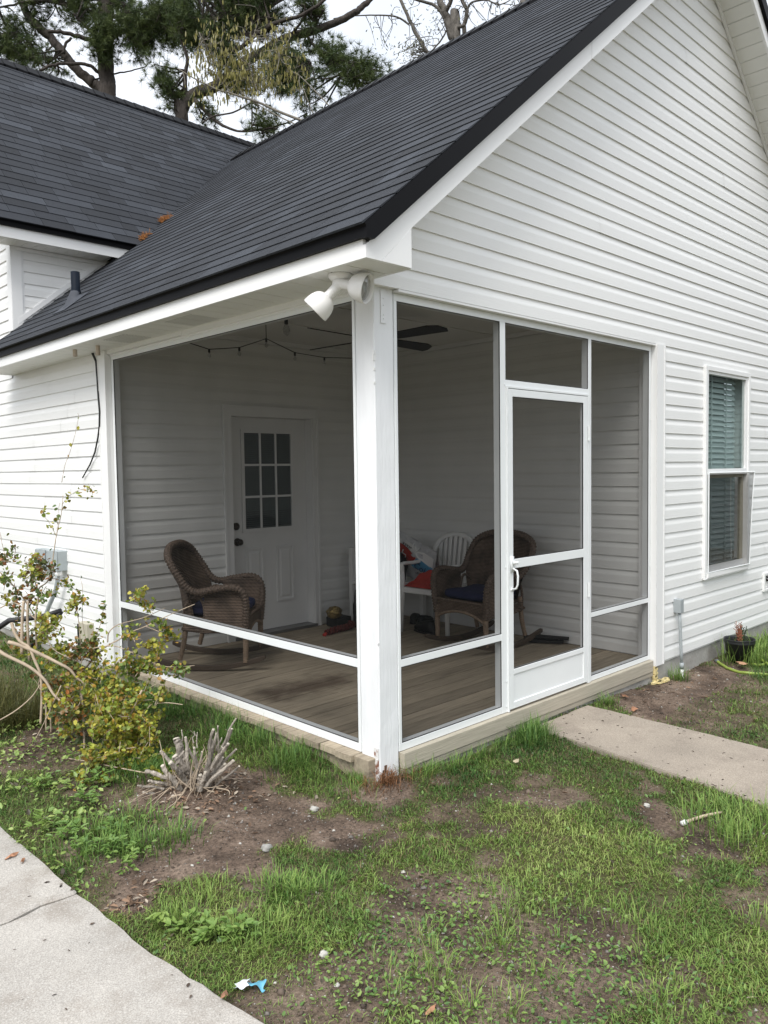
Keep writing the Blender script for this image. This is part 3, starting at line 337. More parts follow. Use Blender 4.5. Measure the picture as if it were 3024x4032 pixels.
def soil_mat():
    m=bpy.data.materials.new('garden_soil'); m.use_nodes=True; t,b=tree_of(m); b.inputs['Roughness'].default_value=.97; b.inputs['Specular IOR Level'].default_value=.15
    a=t.nodes.new('ShaderNodeAttribute'); a.attribute_name='cover'; tcn=t.nodes.new('ShaderNodeTexCoord')
    n=t.nodes.new('ShaderNodeTexNoise'); n.inputs['Scale'].default_value=3.2; n.inputs['Detail'].default_value=9; n.inputs['Roughness'].default_value=.65; t.links.new(tcn.outputs['Object'],n.inputs[0])
    r=t.nodes.new('ShaderNodeValToRGB'); e=r.color_ramp.elements; e[0].position=.34; e[0].color=(.060,.044,.034,1); e[1].position=.70; e[1].color=(.275,.210,.162,1); e.new(.5).color=(.145,.105,.080,1); t.links.new(n.outputs[0],r.inputs[0])
    n2=t.nodes.new('ShaderNodeTexNoise'); n2.inputs['Scale'].default_value=60; n2.inputs['Detail'].default_value=8; n2.inputs['Roughness'].default_value=.7; t.links.new(tcn.outputs['Object'],n2.inputs[0])
    mr=t.nodes.new('ShaderNodeMapRange'); mr.inputs[1].default_value=.3; mr.inputs[2].default_value=.7; mr.inputs[3].default_value=.40; mr.inputs[4].default_value=1.75; t.links.new(n2.outputs[0],mr.inputs[0])
    h=t.nodes.new('ShaderNodeHueSaturation'); t.links.new(r.outputs[0],h.inputs['Color']); t.links.new(mr.outputs[0],h.inputs['Value'])
    x=t.nodes.new('ShaderNodeMix'); x.data_type='RGBA'; x.inputs[7].default_value=(.075,.080,.030,1); t.links.new(h.outputs[0],x.inputs[6])
    am=t.nodes.new('ShaderNodeMath'); am.operation='MULTIPLY'; am.inputs[1].default_value=.75; t.links.new(a.outputs['Fac'],am.inputs[0]); t.links.new(am.outputs[0],x.inputs[0]); t.links.new(x.outputs[2],b.inputs['Base Color'])
    bp_=t.nodes.new('ShaderNodeBump'); bp_.inputs['Strength'].default_value=.9; bp_.inputs['Distance'].default_value=.02; t.links.new(n2.outputs[0],bp_.inputs['Height']); t.links.new(bp_.outputs[0],b.inputs['Normal'])
    return m
M['soil']=soil_mat()
# ------------------------------------------------------------------ house
CY=0.1143; Z0=-0.030; PW=0.145; XR=3.03; DW=3.05; YS=-0.043; XS=-0.045; YM=5.0
RX=3.64; SL=0.83
def rakez(x): return 2.732+SL*(x if x<RX else 2*RX-x)      # underside of the rake
def roofz(x): return 2.967+SL*(x if x<RX else 2*RX-x)
house=thing('house','white vinyl sided house with dark shingle roof and screened corner porch','house',(0,0,0))
def part(name): 
    o=bpy.data.objects.new(name,None); COL.objects.link(o); o.parent=house; o.empty_display_size=.1; return o
PROF=[(.0105,0.0),(.0,0.0),(.0006,.004),(.0016,.064),(.0028,.071),(.0058,.082),(.0088,.096),(.0102,.108),(.0105,.1155)]
def board(parent, axis, plane, z, a0,b0,a1=None,b1=None, m='siding', off=0.0, zmax=None):
    """one dutch-lap siding course; a/b ends at the bottom and at the top"""
    if a1 is None:a1=a0
    if b1 is None:b1=b0
    vs=[]; 
    prof=[(d,h) for d,h in PROF if zmax is None or z+h<=zmax+1e-6]
    if len(prof)<3: return
    for d,h in prof:
        t=h/.1155; a=a0+(a1-a0)*t; b=b0+(b1-b0)*t; q=plane+d-off
        for s in (a,b): vs.append((s,q,z+h) if axis=='y' else (q,s,z+h))
    n=len(prof); fs=[(2*i,2*i+1,2*i+3,2*i+2) for i in range(n-1)]
    me=MB(); me.add(vs,fs); return me.build('siding_board',M[m],parent)
def split_board(parent, axis, plane, z, a,b, m='siding', seams=()):
    cuts=[a]+[c for c in sorted(seams) if a+.15<c<b-.15]+[b]
    for i in range(len(cuts)-1):
        board(parent,axis,plane,z,cuts[i],cuts[i+1]+(.02 if i<len(cuts)-2 else 0),m=m,off=.0018 if i%2 else 0)
# --- gable wall (window wall and triangle)
gw=MB(); yb0,yb1=YS+.0145,.10
gw.prism([(XS+.012,yb0,2.487),(2*RX-XS-.012,yb0,2.487),(2*RX-XS-.012,yb0,rakez(2*RX)),(RX,yb0,rakez(RX)+.1),(XS+.012,yb0,rakez(XS)+.05)],(0,yb1-yb0,0))
for x0,x1,z0,z1 in ((2.985,3.87,-.05,2.487),(4.77,7.30,-.05,2.487),(3.87,4.77,-.05,.59),(3.87,4.77,2.35,2.487)): gw.box((x0,yb0,z0),(x1,yb1,z1))
gable_wall=gw.build('wall',M['trim'],house,label='gable wall over and beside the screen door, with the window')
rs=random.Random(5)
for k in range(52):
    z=Z0+k*CY; zt=z+.1155
    if k<22:
        if k in (5,) or 5<k<21:
            zz0,zz1=z,zt
            if z<.562-.02 or z>2.385: split_board(gable_wall,'y',YS,z,3.108,7.28,seams=(rs.uniform(5,6.8),))
            else:
                split_board(gable_wall,'y',YS,z,3.108,3.832); split_board(gable_wall,'y',YS,z,4.795,7.28,seams=(rs.uniform(5.2,6.8),))
        else:
            s_=(rs.uniform(3.9,5.0),) if k%4==0 else (rs.uniform(5.2,6.8),)
            split_board(gable_wall,'y',YS,z,3.108,7.28,seams=s_)
    else:
        tuck=.05
        L0=XS if z<2.66 else (z-2.732)/SL-tuck; L1=XS if zt<2.66 else (zt-2.732)/SL-tuck
        if L0>=RX-.03: break
        L1=min(L1,RX)
        R0,R1=2*RX-L0,2*RX-L1
        cut=rs.uniform(L0+.6,R0-.6) if R0-L0>1.6 else None
        if cut and k%7==0:
            board(gable_wall,'y',YS,z,L0,cut+.02,L1,cut+.02); board(gable_wall,'y',YS,z,cut,R0,cut,R1,off=.0018)
        else: board(gable_wall,'y',YS,z,L0,R0,L1,R1)
# header underside and starter trim
MB().box((PW,YS+.002,2.470),(2.985,.02,2.4835)).build('header_trim',M['trim'],house)
# --- left wall: wing side and the end of the main house, in one plane
lw=MB(); lw.box((XS+.0145,3.10,-.06),(.08,YM,2.52)); lw.prism([(XS+.0145,YM,-.06),(XS+.0145,9.9,-.06),(XS+.0145,9.9,3.72),(XS+.0145,7.46,6.35),(XS+.0145,YM,3.72)],(.1,0,0))
left_wall=lw.build('wall',M['trim'],house,label='long side wall left of the porch with the utility boxes')
for k in range(0,60):
    z=Z0+k*CY; zt=z+.1155
    if z>6.2: break
    if zt<=2.52:
        a=3.155; b=7.0
        split_board(left_wall,'x',XS,z,a,b,seams=(rs.choice([3.62,3.95,4.35,4.75])+rs.uniform(-.05,.05),) if k%2 else (rs.choice([3.8,4.2,4.6]),))
    elif z<3.72: board(left_wall,'x',XS,z,5.10,7.2)
    else:
        a0=5.0+(z-3.72)/1.0-.1; 
        if a0<7.3: board(left_wall,'x',XS,z,a0,7.4,a0+.1143,7.4)
# --- main house front wall above the wing roof
mw=MB(); mw.prism([(XS,YM+.0145,2.85),(3.0,YM+.0145,2.85),(3.0,YM+.0145,3.76),(XS,YM+.0145,3.76)],(0,.1,0))
upper_wall=mw.build('wall',M['trim'],house,label='strip of upper wall between the two roofs')
for k in range(26,33):
    z=Z0+k*CY
    board(upper_wall,'y',YM,z,.03,max(.1,(z+.05-2.967)/SL+.12),zmax=3.75)
ct=MB(); ct.box((XS-.008,YM-.012,2.93),(XS+.09,YM+.012,3.735)); ct.box((XS-.012,YM-.010,2.93),(XS+.012,YM+.098,3.735)); ct.build('corner_trim',M['trim'],house)
MB().prism([(.0,YM-.014,roofz(0)+.03),(.0,YM-.014,roofz(0)+.085),(.95,YM-.014,roofz(.95)+.085),(.95,YM-.014,roofz(.95)+.03)],(0,.02,0)).build('roof_edge_trim',M['trim'],house)
MB().box((.0,YM-.02,3.70),(.95,YM+.012,3.733)).build('frieze_trim',M['trim'],house)
# --- corner trims beside the porch openings
t=MB(); t.box((2.98,YS-.010,-.05),(3.112,YS+.012,2.484)); t.box((2.982,YS-.008,-.048),(3.0,.06,2.484)); t.box((3.098,YS-.014,-.05),(3.112,YS-.008,2.484)); t.build('corner_trim',M['trim'],house)
t=MB(); t.box((XS-.010,3.032,-.05),(XS+.012,3.160,2.505)); t.box((XS-.008,3.034,-.048),(.06,3.052,2.505)); t.box((XS-.014,3.146,-.05),(XS-.008,3.160,2.505)); t.build('corner_trim',M['trim'],house)
# J cover over the side beam
t=MB(); t.box((-.030,PW,2.474),(.05,1.9,2.523)); t.box((-.034,1.88,2.478),(.05,3.03,2.523)); t.box((-.012,PW,2.462),(.05,3.03,2.476)); t.build('beam_cover',M['trim'],house)
# --- porch interior
bw=MB(); 
for x0,x1,z0,z1 in ((.05,1.10,-.02,2.76),(2.05,XR+.05,-.02,2.76),(1.10,2.05,2.05,2.76)): bw.box((x0,DW+.0145,z0),(x1,DW+.16,z1))
back_wall=bw.build('wall',M['trim'],house,label='porch back wall around the entry door')
for k in range(25):
    z=.005+k*CY; 
    if z<2.02: 
        board(back_wall,'y',DW,z,.05,1.026,m='siding_in',zmax=2.74); board(back_wall,'y',DW,z,2.102,XR,m='siding_in',zmax=2.74)
    else: board(back_wall,'y',DW,z,.05,XR,m='siding_in',zmax=2.74)
sw=MB(); sw.box((XR+.0145,.06,-.02),(XR+.12,DW+.2,2.76))
side_wall=sw.build('wall',M['trim'],house,label='porch side wall behind the chairs')
for k in range(25): board(side_wall,'x',XR,.005+k*CY,.05,DW+.012,m='siding_in',zmax=2.74)
MB().box((.0,.0,2.752),(XR+.1,DW+.1,2.80)).build('ceiling',M['ceil'],house)
t=MB(); t.box((XR-.022,.11,2.715),(XR,DW,2.752)); t.box((.13,DW-.022,2.715),(XR-.022,DW,2.752)); t.build('crown_moulding',M['trim'],house)
for y in (.75,1.5,2.25): MB().box((.14,y-.004,2.744),(XR-.03,y+.004,2.752)).build('ceiling_batten',M['ceil'],house)
MB().box((.05,.10,2.47),(.12,DW,2.75)).build('side_beam',M['trim'],house)
# --- entry door
dr=part('entry_door'); 
yd=DW+.10
MB().box((1.115,yd,.032),(2.035,yd+.04,2.040)).build('door_slab',M['door'],dr)
cs=MB()
for x0,x1,z0,z1 in ((1.024,1.110,0,2.135),(2.044,2.104,0,2.135),(1.110,2.044,2.045,2.135)):
    cs.box((x0,DW-.012,z0),(x1,DW+.02,z1)); 
cs.box((1.018,DW-.022,0),(1.042,DW-.010,2.135)); cs.box((2.088,DW-.022,0),(2.110,DW-.010,2.135)); cs.box((1.0425,DW-.022,2.112),(2.0875,DW-.010,2.1355))
cs.build('door_casing',M['trim'],dr)
jb=MB(); jb.box((1.098,DW+.002,0),(1.1145,yd+.06,2.06)); jb.box((2.036,DW+.002,0),(2.052,yd+.06,2.06)); jb.box((1.1145,DW+.002,2.0415),(2.036,yd+.06,2.0555)); jb.build('door_jamb',M['trim'],dr)
MB().box((1.10,DW-.03,.002),(2.05,yd+.05,.028)).build('threshold',mat('threshold_metal',(.22,.22,.22),.4,metal=.6),dr)
lf=MB(); gx0,gx1,gz0,gz1=1.274,1.876,.972,1.928
lf.box((gx0,yd-.016,gz0),(gx0+.032,yd,gz1)); lf.box((gx1-.032,yd-.016,gz0),(gx1,yd,gz1)); lf.box((gx0+.032,yd-.016,gz0),(gx1-.032,yd,gz0+.032)); lf.box((gx0+.032,yd-.016,gz1-.032),(gx1-.032,yd,gz1))
px0,px1,pz0,pz1=gx0+.032,gx1-.032,gz0+.032,gz1-.032
for i in (1,2):
    x=px0+(px1-px0)*i/3; lf.box((x-.010,yd-.013,pz0),(x+.010,yd,pz1)); z=pz0+(pz1-pz0)*i/3; lf.box((px0,yd-.011,z-.010),(px1,yd-.0005,z+.010))
lite=lf.build('lite_frame',M['door'],dr)
for i in range(3):
    for j in range(3):
        x0=px0+(px1-px0)*i/3+.010; x1=px0+(px1-px0)*(i+1)/3-.010; z0=pz0+(pz1-pz0)*j/3+.010; z1=pz0+(pz1-pz0)*(j+1)/3-.010
        MB().add([(x0,yd-.0045,z0),(x1,yd-.0045,z0),(x1,yd-.0045,z1),(x0,yd-.0045,z1)],[(0,1,2,3)]).build('pane',M['doorglass'],dr)
bl=MB(); n=46
for i in range(n):
    z=pz0+.006+i*(pz1-pz0-.012)/n; tilt=.010 if i>7 else .0045
    bl.add([(px0,yd-.0030,z),(px1,yd-.0030,z),(px1,yd-.0012,z+tilt+.007),(px0,yd-.0012,z+tilt+.007)],[(0,1,2,3)])
bo=bl.build('door_blind',mat('door_blind',(.17,.185,.185),.6),dr); bo['kind']='stuff'
MB().box((px0,yd-.0008,pz0),(px1,yd-.0003,pz1)).build('blind_backing',mat('blind_dark',(.05,.055,.055),.8),dr)
for x0,x1 in ((1.305,1.505),(1.655,1.860)):
    p=MB(); z0,z1=.285,.825
    p.box((x0,yd-.010,z0),(x0+.018,yd,z1)); p.box((x1-.018,yd-.010,z0),(x1,yd,z1)); p.box((x0+.018,yd-.010,z0),(x1-.018,yd,z0+.018)); p.box((x0+.018,yd-.010,z1-.018),(x1-.018,yd,z1))
    p.add([(x0+.035,yd-.0005,z0+.035),(x1-.035,yd-.0005,z0+.035),(x1-.035,yd-.0005,z1-.035),(x0+.035,yd-.0005,z1-.035),(x0+.055,yd-.008,z0+.055),(x1-.055,yd-.008,z0+.055),(x1-.055,yd-.008,z1-.055),(x0+.055,yd-.008,z1-.055)],[(0,1,5,4),(1,2,6,5),(2,3,7,6),(3,0,4,7),(4,5,6,7)])
    p.build('door_panel',M['door'],dr)
MB().lathe((1.205,yd,1.035),(0,-1,0),[(0,.034),(.014,.034),(.016,.028),(.026,.024),(.027,0.001)],18).build('deadbolt',M['brass'],dr,True)
MB().lathe((1.215,yd,.890),(0,-1,0),[(0,.036),(.010,.036),(.014,.014),(.034,.013),(.042,.026),(.058,.030),(.070,.022),(.073,.001)],18).build('door_knob',M['brass'],dr,True)
# --- deck
dk=part('deck'); nb=22; bwid=(DW+.02-.0)/nb; rd=random.Random(9)
for i in range(nb):
    y0=.005+i*bwid; x0=-.075+rd.uniform(-.012,.010) if y0>PW-.01 and y0<3.0 else .10
    if y0<PW-.01: x0=PW+.002
    dz=rd.uniform(-.0015,.0)
    MB().box((x0,y0,-.036+dz),(XR+.01,y0+bwid-.006,-.001+dz)).build('deck_board',M['deck'],dk)
for z0,z1,y in ((-.092,-.0035,-.036),(-.131,-.096,-.030)):
    MB().box((PW+.004,y,z0),(2.972 if z0>-.1 else 3.018,.004,z1)).build('rim_board',M['ptlumber'],dk,bevel=.003)
MB().box((PW-.02,.008,-.131),(PW+.003,.05,-.012)).build('rim_board',M['ptlumber'],dk)
MB().box((-.040,.135,-.135),(-.004,3.04,-.038)).build('rim_board',M['deck'],dk)
MB().box((-.058,.030,-.150),(-.002,.1435,-.004)).build('rim_board',M['deck'],dk,bevel=.004)
MB().box((-.048,1.75,-.20),(-.018,3.04,-.1355)).build('rim_board',M['deck'],dk)
# --- foundation
f=MB(); f.box((3.0,-.022,-.45),(7.3,.1,-.034)); f.box((PW+.02,-.016,-.45),(3.0,.08,-.133)); f.box((-.02,3.06,-.45),(.1,9.9,-.034)); f.build('foundation',M['foundation'],house)
fm=MB(); 
for i in range(14): fm.obox((3.002+rd.uniform(-.012,.02),-.034,-.06-i*.009),(1,0,0),(0,1,0),(0,0,1),rd.uniform(.008,.02),.012,.009)
for i in range(10): fm.obox((2.93+rd.uniform(0,.22),-.05+rd.uniform(-.03,.01),-.178),(1,0,0),(0,1,0),(0,0,1),rd.uniform(.015,.03),rd.uniform(.01,.02),.008)
fm.build('spray_foam',M['foam'],house)
# --- corner post
pp=MB(); ns=26; ring=[]
pr=random.Random(2)
def post_ring(z):
    j=lambda:pr.uniform(-.0014,.0014); c=.006
    return [(c+j(),0+j(),z),(PW-c+j(),0+j(),z),(PW,c,z),(PW,PW-c,z),(PW-c,PW,z),(c,PW,z),(0+j(),PW-c+j(),z),(0+j(),c+j(),z)]
zs=[-.30+i*(2.49+.30)/(ns-1) for i in range(ns)]; vs=[p for z in zs for p in post_ring(z)]
fs=[(i*8+k,i*8+(k+1)%8,(i+1)*8+(k+1)%8,(i+1)*8+k) for i in range(ns-1) for k in range(8)]+[tuple((ns-1)*8+k for k in range(8))]
post=MB().add(vs,fs).build('porch_post',M['ptpaint'],house)
t=MB(); t.box((.048,-.006,2.300),(.084,-.0005,2.478)); 
for z in (2.325,2.345,2.395,2.43): t.lathe((.066,-.006,z),(0,-1,0),[(0,.005),(.003,.004),(.004,.0005)],8)
t.build('post_strap',M['ptpaint'],post,bevel=.002)
t=MB(); t.box((-.006,.006,-.165),(-.0008,.040,.055)); 
for i in range(9): t.lathe((-.006,.015+.016*(i%2),-.14+i*.022),(-1,0,0),[(0,.0045),(.003,.003),(.0035,.0005)],7)
t.build('post_strap',M['rust'],post,label='rusting strap at the foot of the post',bevel=.002)
t=MB(); rr=random.Random(4)
for i in range(16): t.obox((.008+rr.uniform(0,.045),-.0015,-.16+rr.uniform(0,.11)*rr.random()),(1,0,0),(0,1,0),(0,0,1),rr.uniform(.004,.010),.0012,rr.uniform(.006,.02))
t.build('rot_patch',M['rot'],post)
t=MB()
for z,s_ in ((2.12,1),(2.145,.7),(2.06,.5),(1.99,.4),(.62,.35)): t.obox((-.001+.004,.002,z),(1,0,0),(0,1,0),(0,0,1),.008*s_+.003,.004,.016*s_)
t.build('peeling_paint',M['trim'],post)
MB().box((.01,.01,2.48),(PW-.005,PW-.005,2.525)).build('post_cap_block',M['rot'],post)
# --- screen walls
def frame(parent, boxes, name='frame_member'):
    for a,b in boxes: MB().box(a,b).build(name,M['alu'],parent,bevel=.0015)
sg=part('gable_screen_wall'); FY0,FY1=-.003,.05
frame(sg,[((PW+.001,FY0,.0),(1.057,FY1,.042)),((2.100,FY0,.0),(2.978,FY1,.036)),
 ((PW+.001,FY0,2.430),(2.978,FY1,2.469)),
 ((PW+.001,FY0,.0425),(PW+.022,FY1,2.4295)),((1.0575,FY0-.002,.0),(1.109,FY1,2.4295)),((2.061,FY0-.002,-.002),(2.0995,FY1,2.4295)),((2.944,FY0,.0365),(2.978,FY1,2.4295)),
 ((PW+.0225,FY0,.463),(1.057,FY1,.504)),((2.100,FY0,.461),(2.9435,FY1,.496)),
 ((1.1095,FY0,2.045),(2.0605,FY1,2.081)),((1.1095,FY0-.012,2.031),(2.0605,FY1-.01,2.0445)),
 ((1.1095,FY0-.014,.0),(1.1225,FY1-.01,2.0305)),((2.0375,FY0-.014,.0),(2.0605,FY1-.01,2.0305))])
t=MB()
for x,z in ((1.098,2.052),(1.098,.04),(1.098,.20),(2.075,1.98),(2.075,.14),(1.098,.92),(1.116,.06),(1.116,.30),(2.96,1.9),(2.96,.75)): t.lathe((x,FY0-.003,z),(0,-1,0),[(0,.005),(.004,.004),(.005,.0005)],8)
t.build('screw_heads',M['alu'],sg)
def spanel(parent, axis, a0,a1,z0,z1, q):
    nu,nv=7,9; b=MB(); amp=.004
    def fn(i,j):
        s_=a0+(a1-a0)*i; z=z0+(z1-z0)*j; d=q+amp*math.sin(PI*i)*math.sin(PI*j)
        return (s_,d,z) if axis=='y' else (d,s_,z)
    b.grid(fn,nu,nv); return b.build('screen',M['screen'],parent,True)
SY=.004
for a0,a1,z0,z1 in ((PW+.02,1.06,.04,.466),(PW+.02,1.06,.502,2.432),(1.106,2.064,2.078,2.432),(2.097,2.947,.034,.464),(2.097,2.947,.494,2.432)): spanel(sg,'y',a0,a1,z0,z1,SY)
ss=part('side_screen_wall'); 
frame(ss,[((FY0,PW+.001,.0),(FY1,3.03,.045)),((FY0,PW+.001,2.434),(FY1,3.03,2.4735)),((FY0,PW+.001,.0455),(FY1,PW+.020,2.4335)),((FY0,2.994,.0455),(FY1,3.03,2.4335)),((FY0,PW+.0205,.464),(FY1,2.9935,.512))])
for z0,z1 in ((.042,.467),(.509,2.437)): spanel(ss,'x',PW+.017,2.997,z0,z1,SY)
# black spline lines round each screen
sp=MB()
def spline_rect(axis,a0,a1,z0,z1):
    w=.004
    for (p0,p1,q0,q1) in ((a0,a1,z0,z0+w),(a0,a1,z1-w,z1),(a0,a0+w,z0+w,z1-w),(a1-w,a1,z0+w,z1-w)):
        if axis=='y': sp.box((p0,-.0015,q0),(p1,.003,q1))
        else: sp.box((-.0015,p0,q0),(.003,p1,q1))
for a in ((PW+.0225,1.057,.0425,.4627),(PW+.0225,1.057,.5043,2.4295),(1.1095,2.0605,2.0813,2.4295),(2.0998,2.9437,.0363,.4607),(2.0998,2.9437,.4963,2.4295)): spline_rect('y',*a)
for a in ((PW+.0205,2.9937,.0453,.4637),(PW+.0205,2.9937,.5123,2.4337)): spline_rect('x',*a)
sp.build('screen_spline',M['blackp'],house)
# --- screen door
sd=part('screen_door'); Y0,Y1=-.016,.012; X0,X1,DZ0,DZ1=1.126,2.034,.0125,2.026
for a,b in (((X0,Y0,DZ0),(X0+.040,Y1,DZ1)),((X1-.050,Y0,DZ0),(X1,Y1,DZ1)),((X0+.0405,Y0,1.980),(X1-.0505,Y1,DZ1)),((X0+.0405,Y0,.906),(X1-.0505,Y1,.9643)),((X0+.0405,Y0,.232),(X1-.0505,Y1,.2652)),((X0+.0405,Y0,DZ0),(X1-.0505,Y1,.054))):
    MB().box(a,b).build('door_rail',M['alu'],sd,bevel=.002)
MB().box((X0+.041,-.008,.0545),(X1-.051,.006,.2315)).build('kick_panel',M['alu'],sd)
for z0,z1 in ((.262,.909),(.961,1.983)): spanel(sd,'y',X0+.037,X1-.047,z0,z1,-.004)
sp=MB()
for a in ((X0+.0405,X1-.0505,.2655,.9057),(X0+.0405,X1-.0505,.9646,1.9797)): 
    w=.004; a0,a1,z0,z1=a
    for (p0,p1,q0,q1) in ((a0,a1,z0,z0+w),(a0,a1,z1-w,z1),(a0,a0+w,z0+w,z1-w),(a1-w,a1,z0+w,z1-w)): sp.box((p0,-.0115,q0),(p1,-.005,q1))
sp.build('screen_spline',M['blackp'],sd)
h=MB(); hx=X0+.020
h.box((hx-.014,-.026,.885),(hx+.014,-.0165,.985)); h.lathe((hx+.006,-.026,.945),(.6,-1,0),[(0,.013),(.012,.013),(.014,.009),(.03,.011),(.033,.001)],12)
h.tube([(hx+.002,-.024,.910),(hx+.004,-.055,.895),(hx+.004,-.062,.86),(hx+.004,-.060,.81),(hx+.003,-.050,.785),(hx,-.022,.775)],.0065,8); h.lathe((hx,-.0165,.775),(0,-1,0),[(0,.012),(.006,.010),(.007,.001)],10)
h.build('door_handle',M['alu'],sd,True)
for z in (1.72,.62): 
    t=MB(); 
    for i in range(3): t.lathe((X1+.004,-.024,z+i*.035),(0,0,1),[(0,.0075),(.033,.0075)],10)
    t.build('hinge',M['alu'],sd,True)
# --- window (upper sash with blinds, lower half with a bowed insect screen)
wn=part('window'); wx0,wx1,wz0,wz1=3.832,4.795,.560,2.388; wy=YS-.024
fr=MB(); 
for a,b in (((wx0,wy,wz0),(wx0+.040,YS+.06,wz1)),((wx1-.040,wy,wz0),(wx1,YS+.06,wz1)),((wx0+.0402,wy,wz1-.040),(wx1-.0402,YS+.06,wz1)),((wx0+.0402,wy-.012,wz0),(wx1-.0402,YS+.06,wz0+.040))): fr.box(a,b)
fr.box((wx0-.004,wy-.006,wz0-.012),(wx1+.004,wy+.02,wz0-.0005))
fr.build('window_frame',M['trim'],wn,bevel=.003)
us=MB(); ux0,ux1,uz0,uz1=wx0+.041,wx1-.041,1.455,wz1-.041
for a,b in (((ux0,wy+.012,uz0),(ux0+.034,YS+.03,uz1)),((ux1-.034,wy+.012,uz0),(ux1,YS+.03,uz1)),((ux0+.0342,wy+.012,uz1-.024),(ux1-.0342,YS+.03,uz1)),((ux0+.0342,wy+.010,uz0),(ux1-.0342,YS+.03,uz0+.05))): us.box(a,b)
us.build('upper_sash',M['trim'],wn)
MB().add([(ux0+.03,wy+.03,uz0+.045),(ux1-.03,wy+.03,uz0+.045),(ux1-.03,wy+.03,uz1-.02),(ux0+.03,wy+.03,uz1-.02)],[(0,1,2,3)]).build('pane',M['glass'],wn)
ls=MB(); lz0,lz1=wz0+.041,1.454
for a,b in (((ux0,wy+.046,lz0),(ux0+.036,YS+.06,lz1)),((ux1-.036,wy+.046,lz0),(ux1,YS+.06,lz1)),((ux0+.0362,wy+.046,lz0),(ux1-.0362,YS+.06,lz0+.045)),((ux0+.0362,wy+.046,lz1-.03),(ux1-.0362,YS+.06,lz1))): ls.box(a,b)
ls.build('lower_sash',M['beige'],wn)
MB().add([(ux0+.03,wy+.062,lz0+.04),(ux1-.03,wy+.062,lz0+.04),(ux1-.03,wy+.062,lz1-.025),(ux0+.03,wy+.062,lz1-.025)],[(0,1,2,3)]).build('pane',M['glassgray'],wn)
for i in range(37):
    z=wz0+.07+i*.0485
    MB().add([(ux0+.03,YS+.060,z),(ux1-.10,YS+.060,z),(ux1-.10,YS+.080,z+.046),(ux0+.03,YS+.080,z+.046)],[(0,1,2,3)]).build('blind_slat',M['blind'],wn)
for x in (ux0+.25,ux0+.56): MB().box((x-.010,YS+.052,wz0+.06),(x+.010,YS+.055,wz1-.05)).build('blind_tape',M['blind'],wn)
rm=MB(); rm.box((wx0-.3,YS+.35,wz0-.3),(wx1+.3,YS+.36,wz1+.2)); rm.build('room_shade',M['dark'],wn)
# bowed half screen: fixed at left, sprung out at the right
n=9
def bow(i,j): 
    s_=i; z=lz0+.005+(lz1+.012-lz0)*j; dx=.035*math.sin(PI*min(1,j*1.0))*(s_**3)
    out_=.008+.055*(s_**2)*(.35+.65*j)
    return (ux0+.004+(ux1-ux0-.012)*s_-.0+.028*(s_**4)*(j**3),wy-.002-out_*.7,z)
MB().grid(bow,n,n).build('insect_screen',M['screen'],wn,True)
t=MB()
t.tube([bow(1,j/8) for j in range(9)],.007,6); t.tube([bow(i/8,1) for i in range(9)],.008,6); t.tube([bow(0,j/8) for j in range(9)],.006,6); t.tube([bow(i/8,0) for i in range(9)],.006,6)
t.build('screen_frame',M['alu'],wn)
# --- eaves, rakes, soffits
OE,OG=-.346,-.320; YE=5.06
t=MB(); t.box((OE,OG+.0203,2.505),(OE+.02,2.3,2.592)); t.box((OE+.001,2.3,2.507),(OE+.02,YE,2.590)); t.build('eave_fascia',M['trim'],house)
t=MB(); t.box((OE-.0225,OG,2.590),(OE+.02,3.0,2.655)); t.box((OE-.0205,3.0,2.588),(OE+.02,YE,2.653)); t.box((OE-.028,OG+.001,2.640),(OE-.0215,YE,2.652)); t.build('drip_edge',M['black'],house)
sf=part('soffit'); 
npn=36; yy0=OG+.02
for i in range(npn):
    a=yy0+i*(YE-yy0)/npn; b=yy0+(i+1)*(YE-yy0)/npn
    p=MB(); p.box((OE+.021,a+.004,2.507),(-.030,b-.004,2.515)); p.box((OE+.021,a-.004,2.511),(-.030,a+.0038,2.516))
    p.build('soffit_panel',M['soffit'],sf)
vt=MB()
for yy in (1.35,2.25,):
    for i in range(10):
        for j in range(16): vt.box((-.27+i*.022,yy+j*.021,2.5062),(-.26+i*.022,yy+j*.021+.008,2.5069))
vo=vt.build('soffit_vent',mat('vent_hole',(.25,.25,.24),.9),sf); vo['kind']='stuff'
MB().box((OE+.004,YE-.012,2.503),(XS+.01,YE,2.60)).build('eave_end_cap',M['trim'],house)
MB().box((-.034,.5,2.5245),(-.024,YE-.1,2.531)).build('soffit_gap',M['blackp'],house)
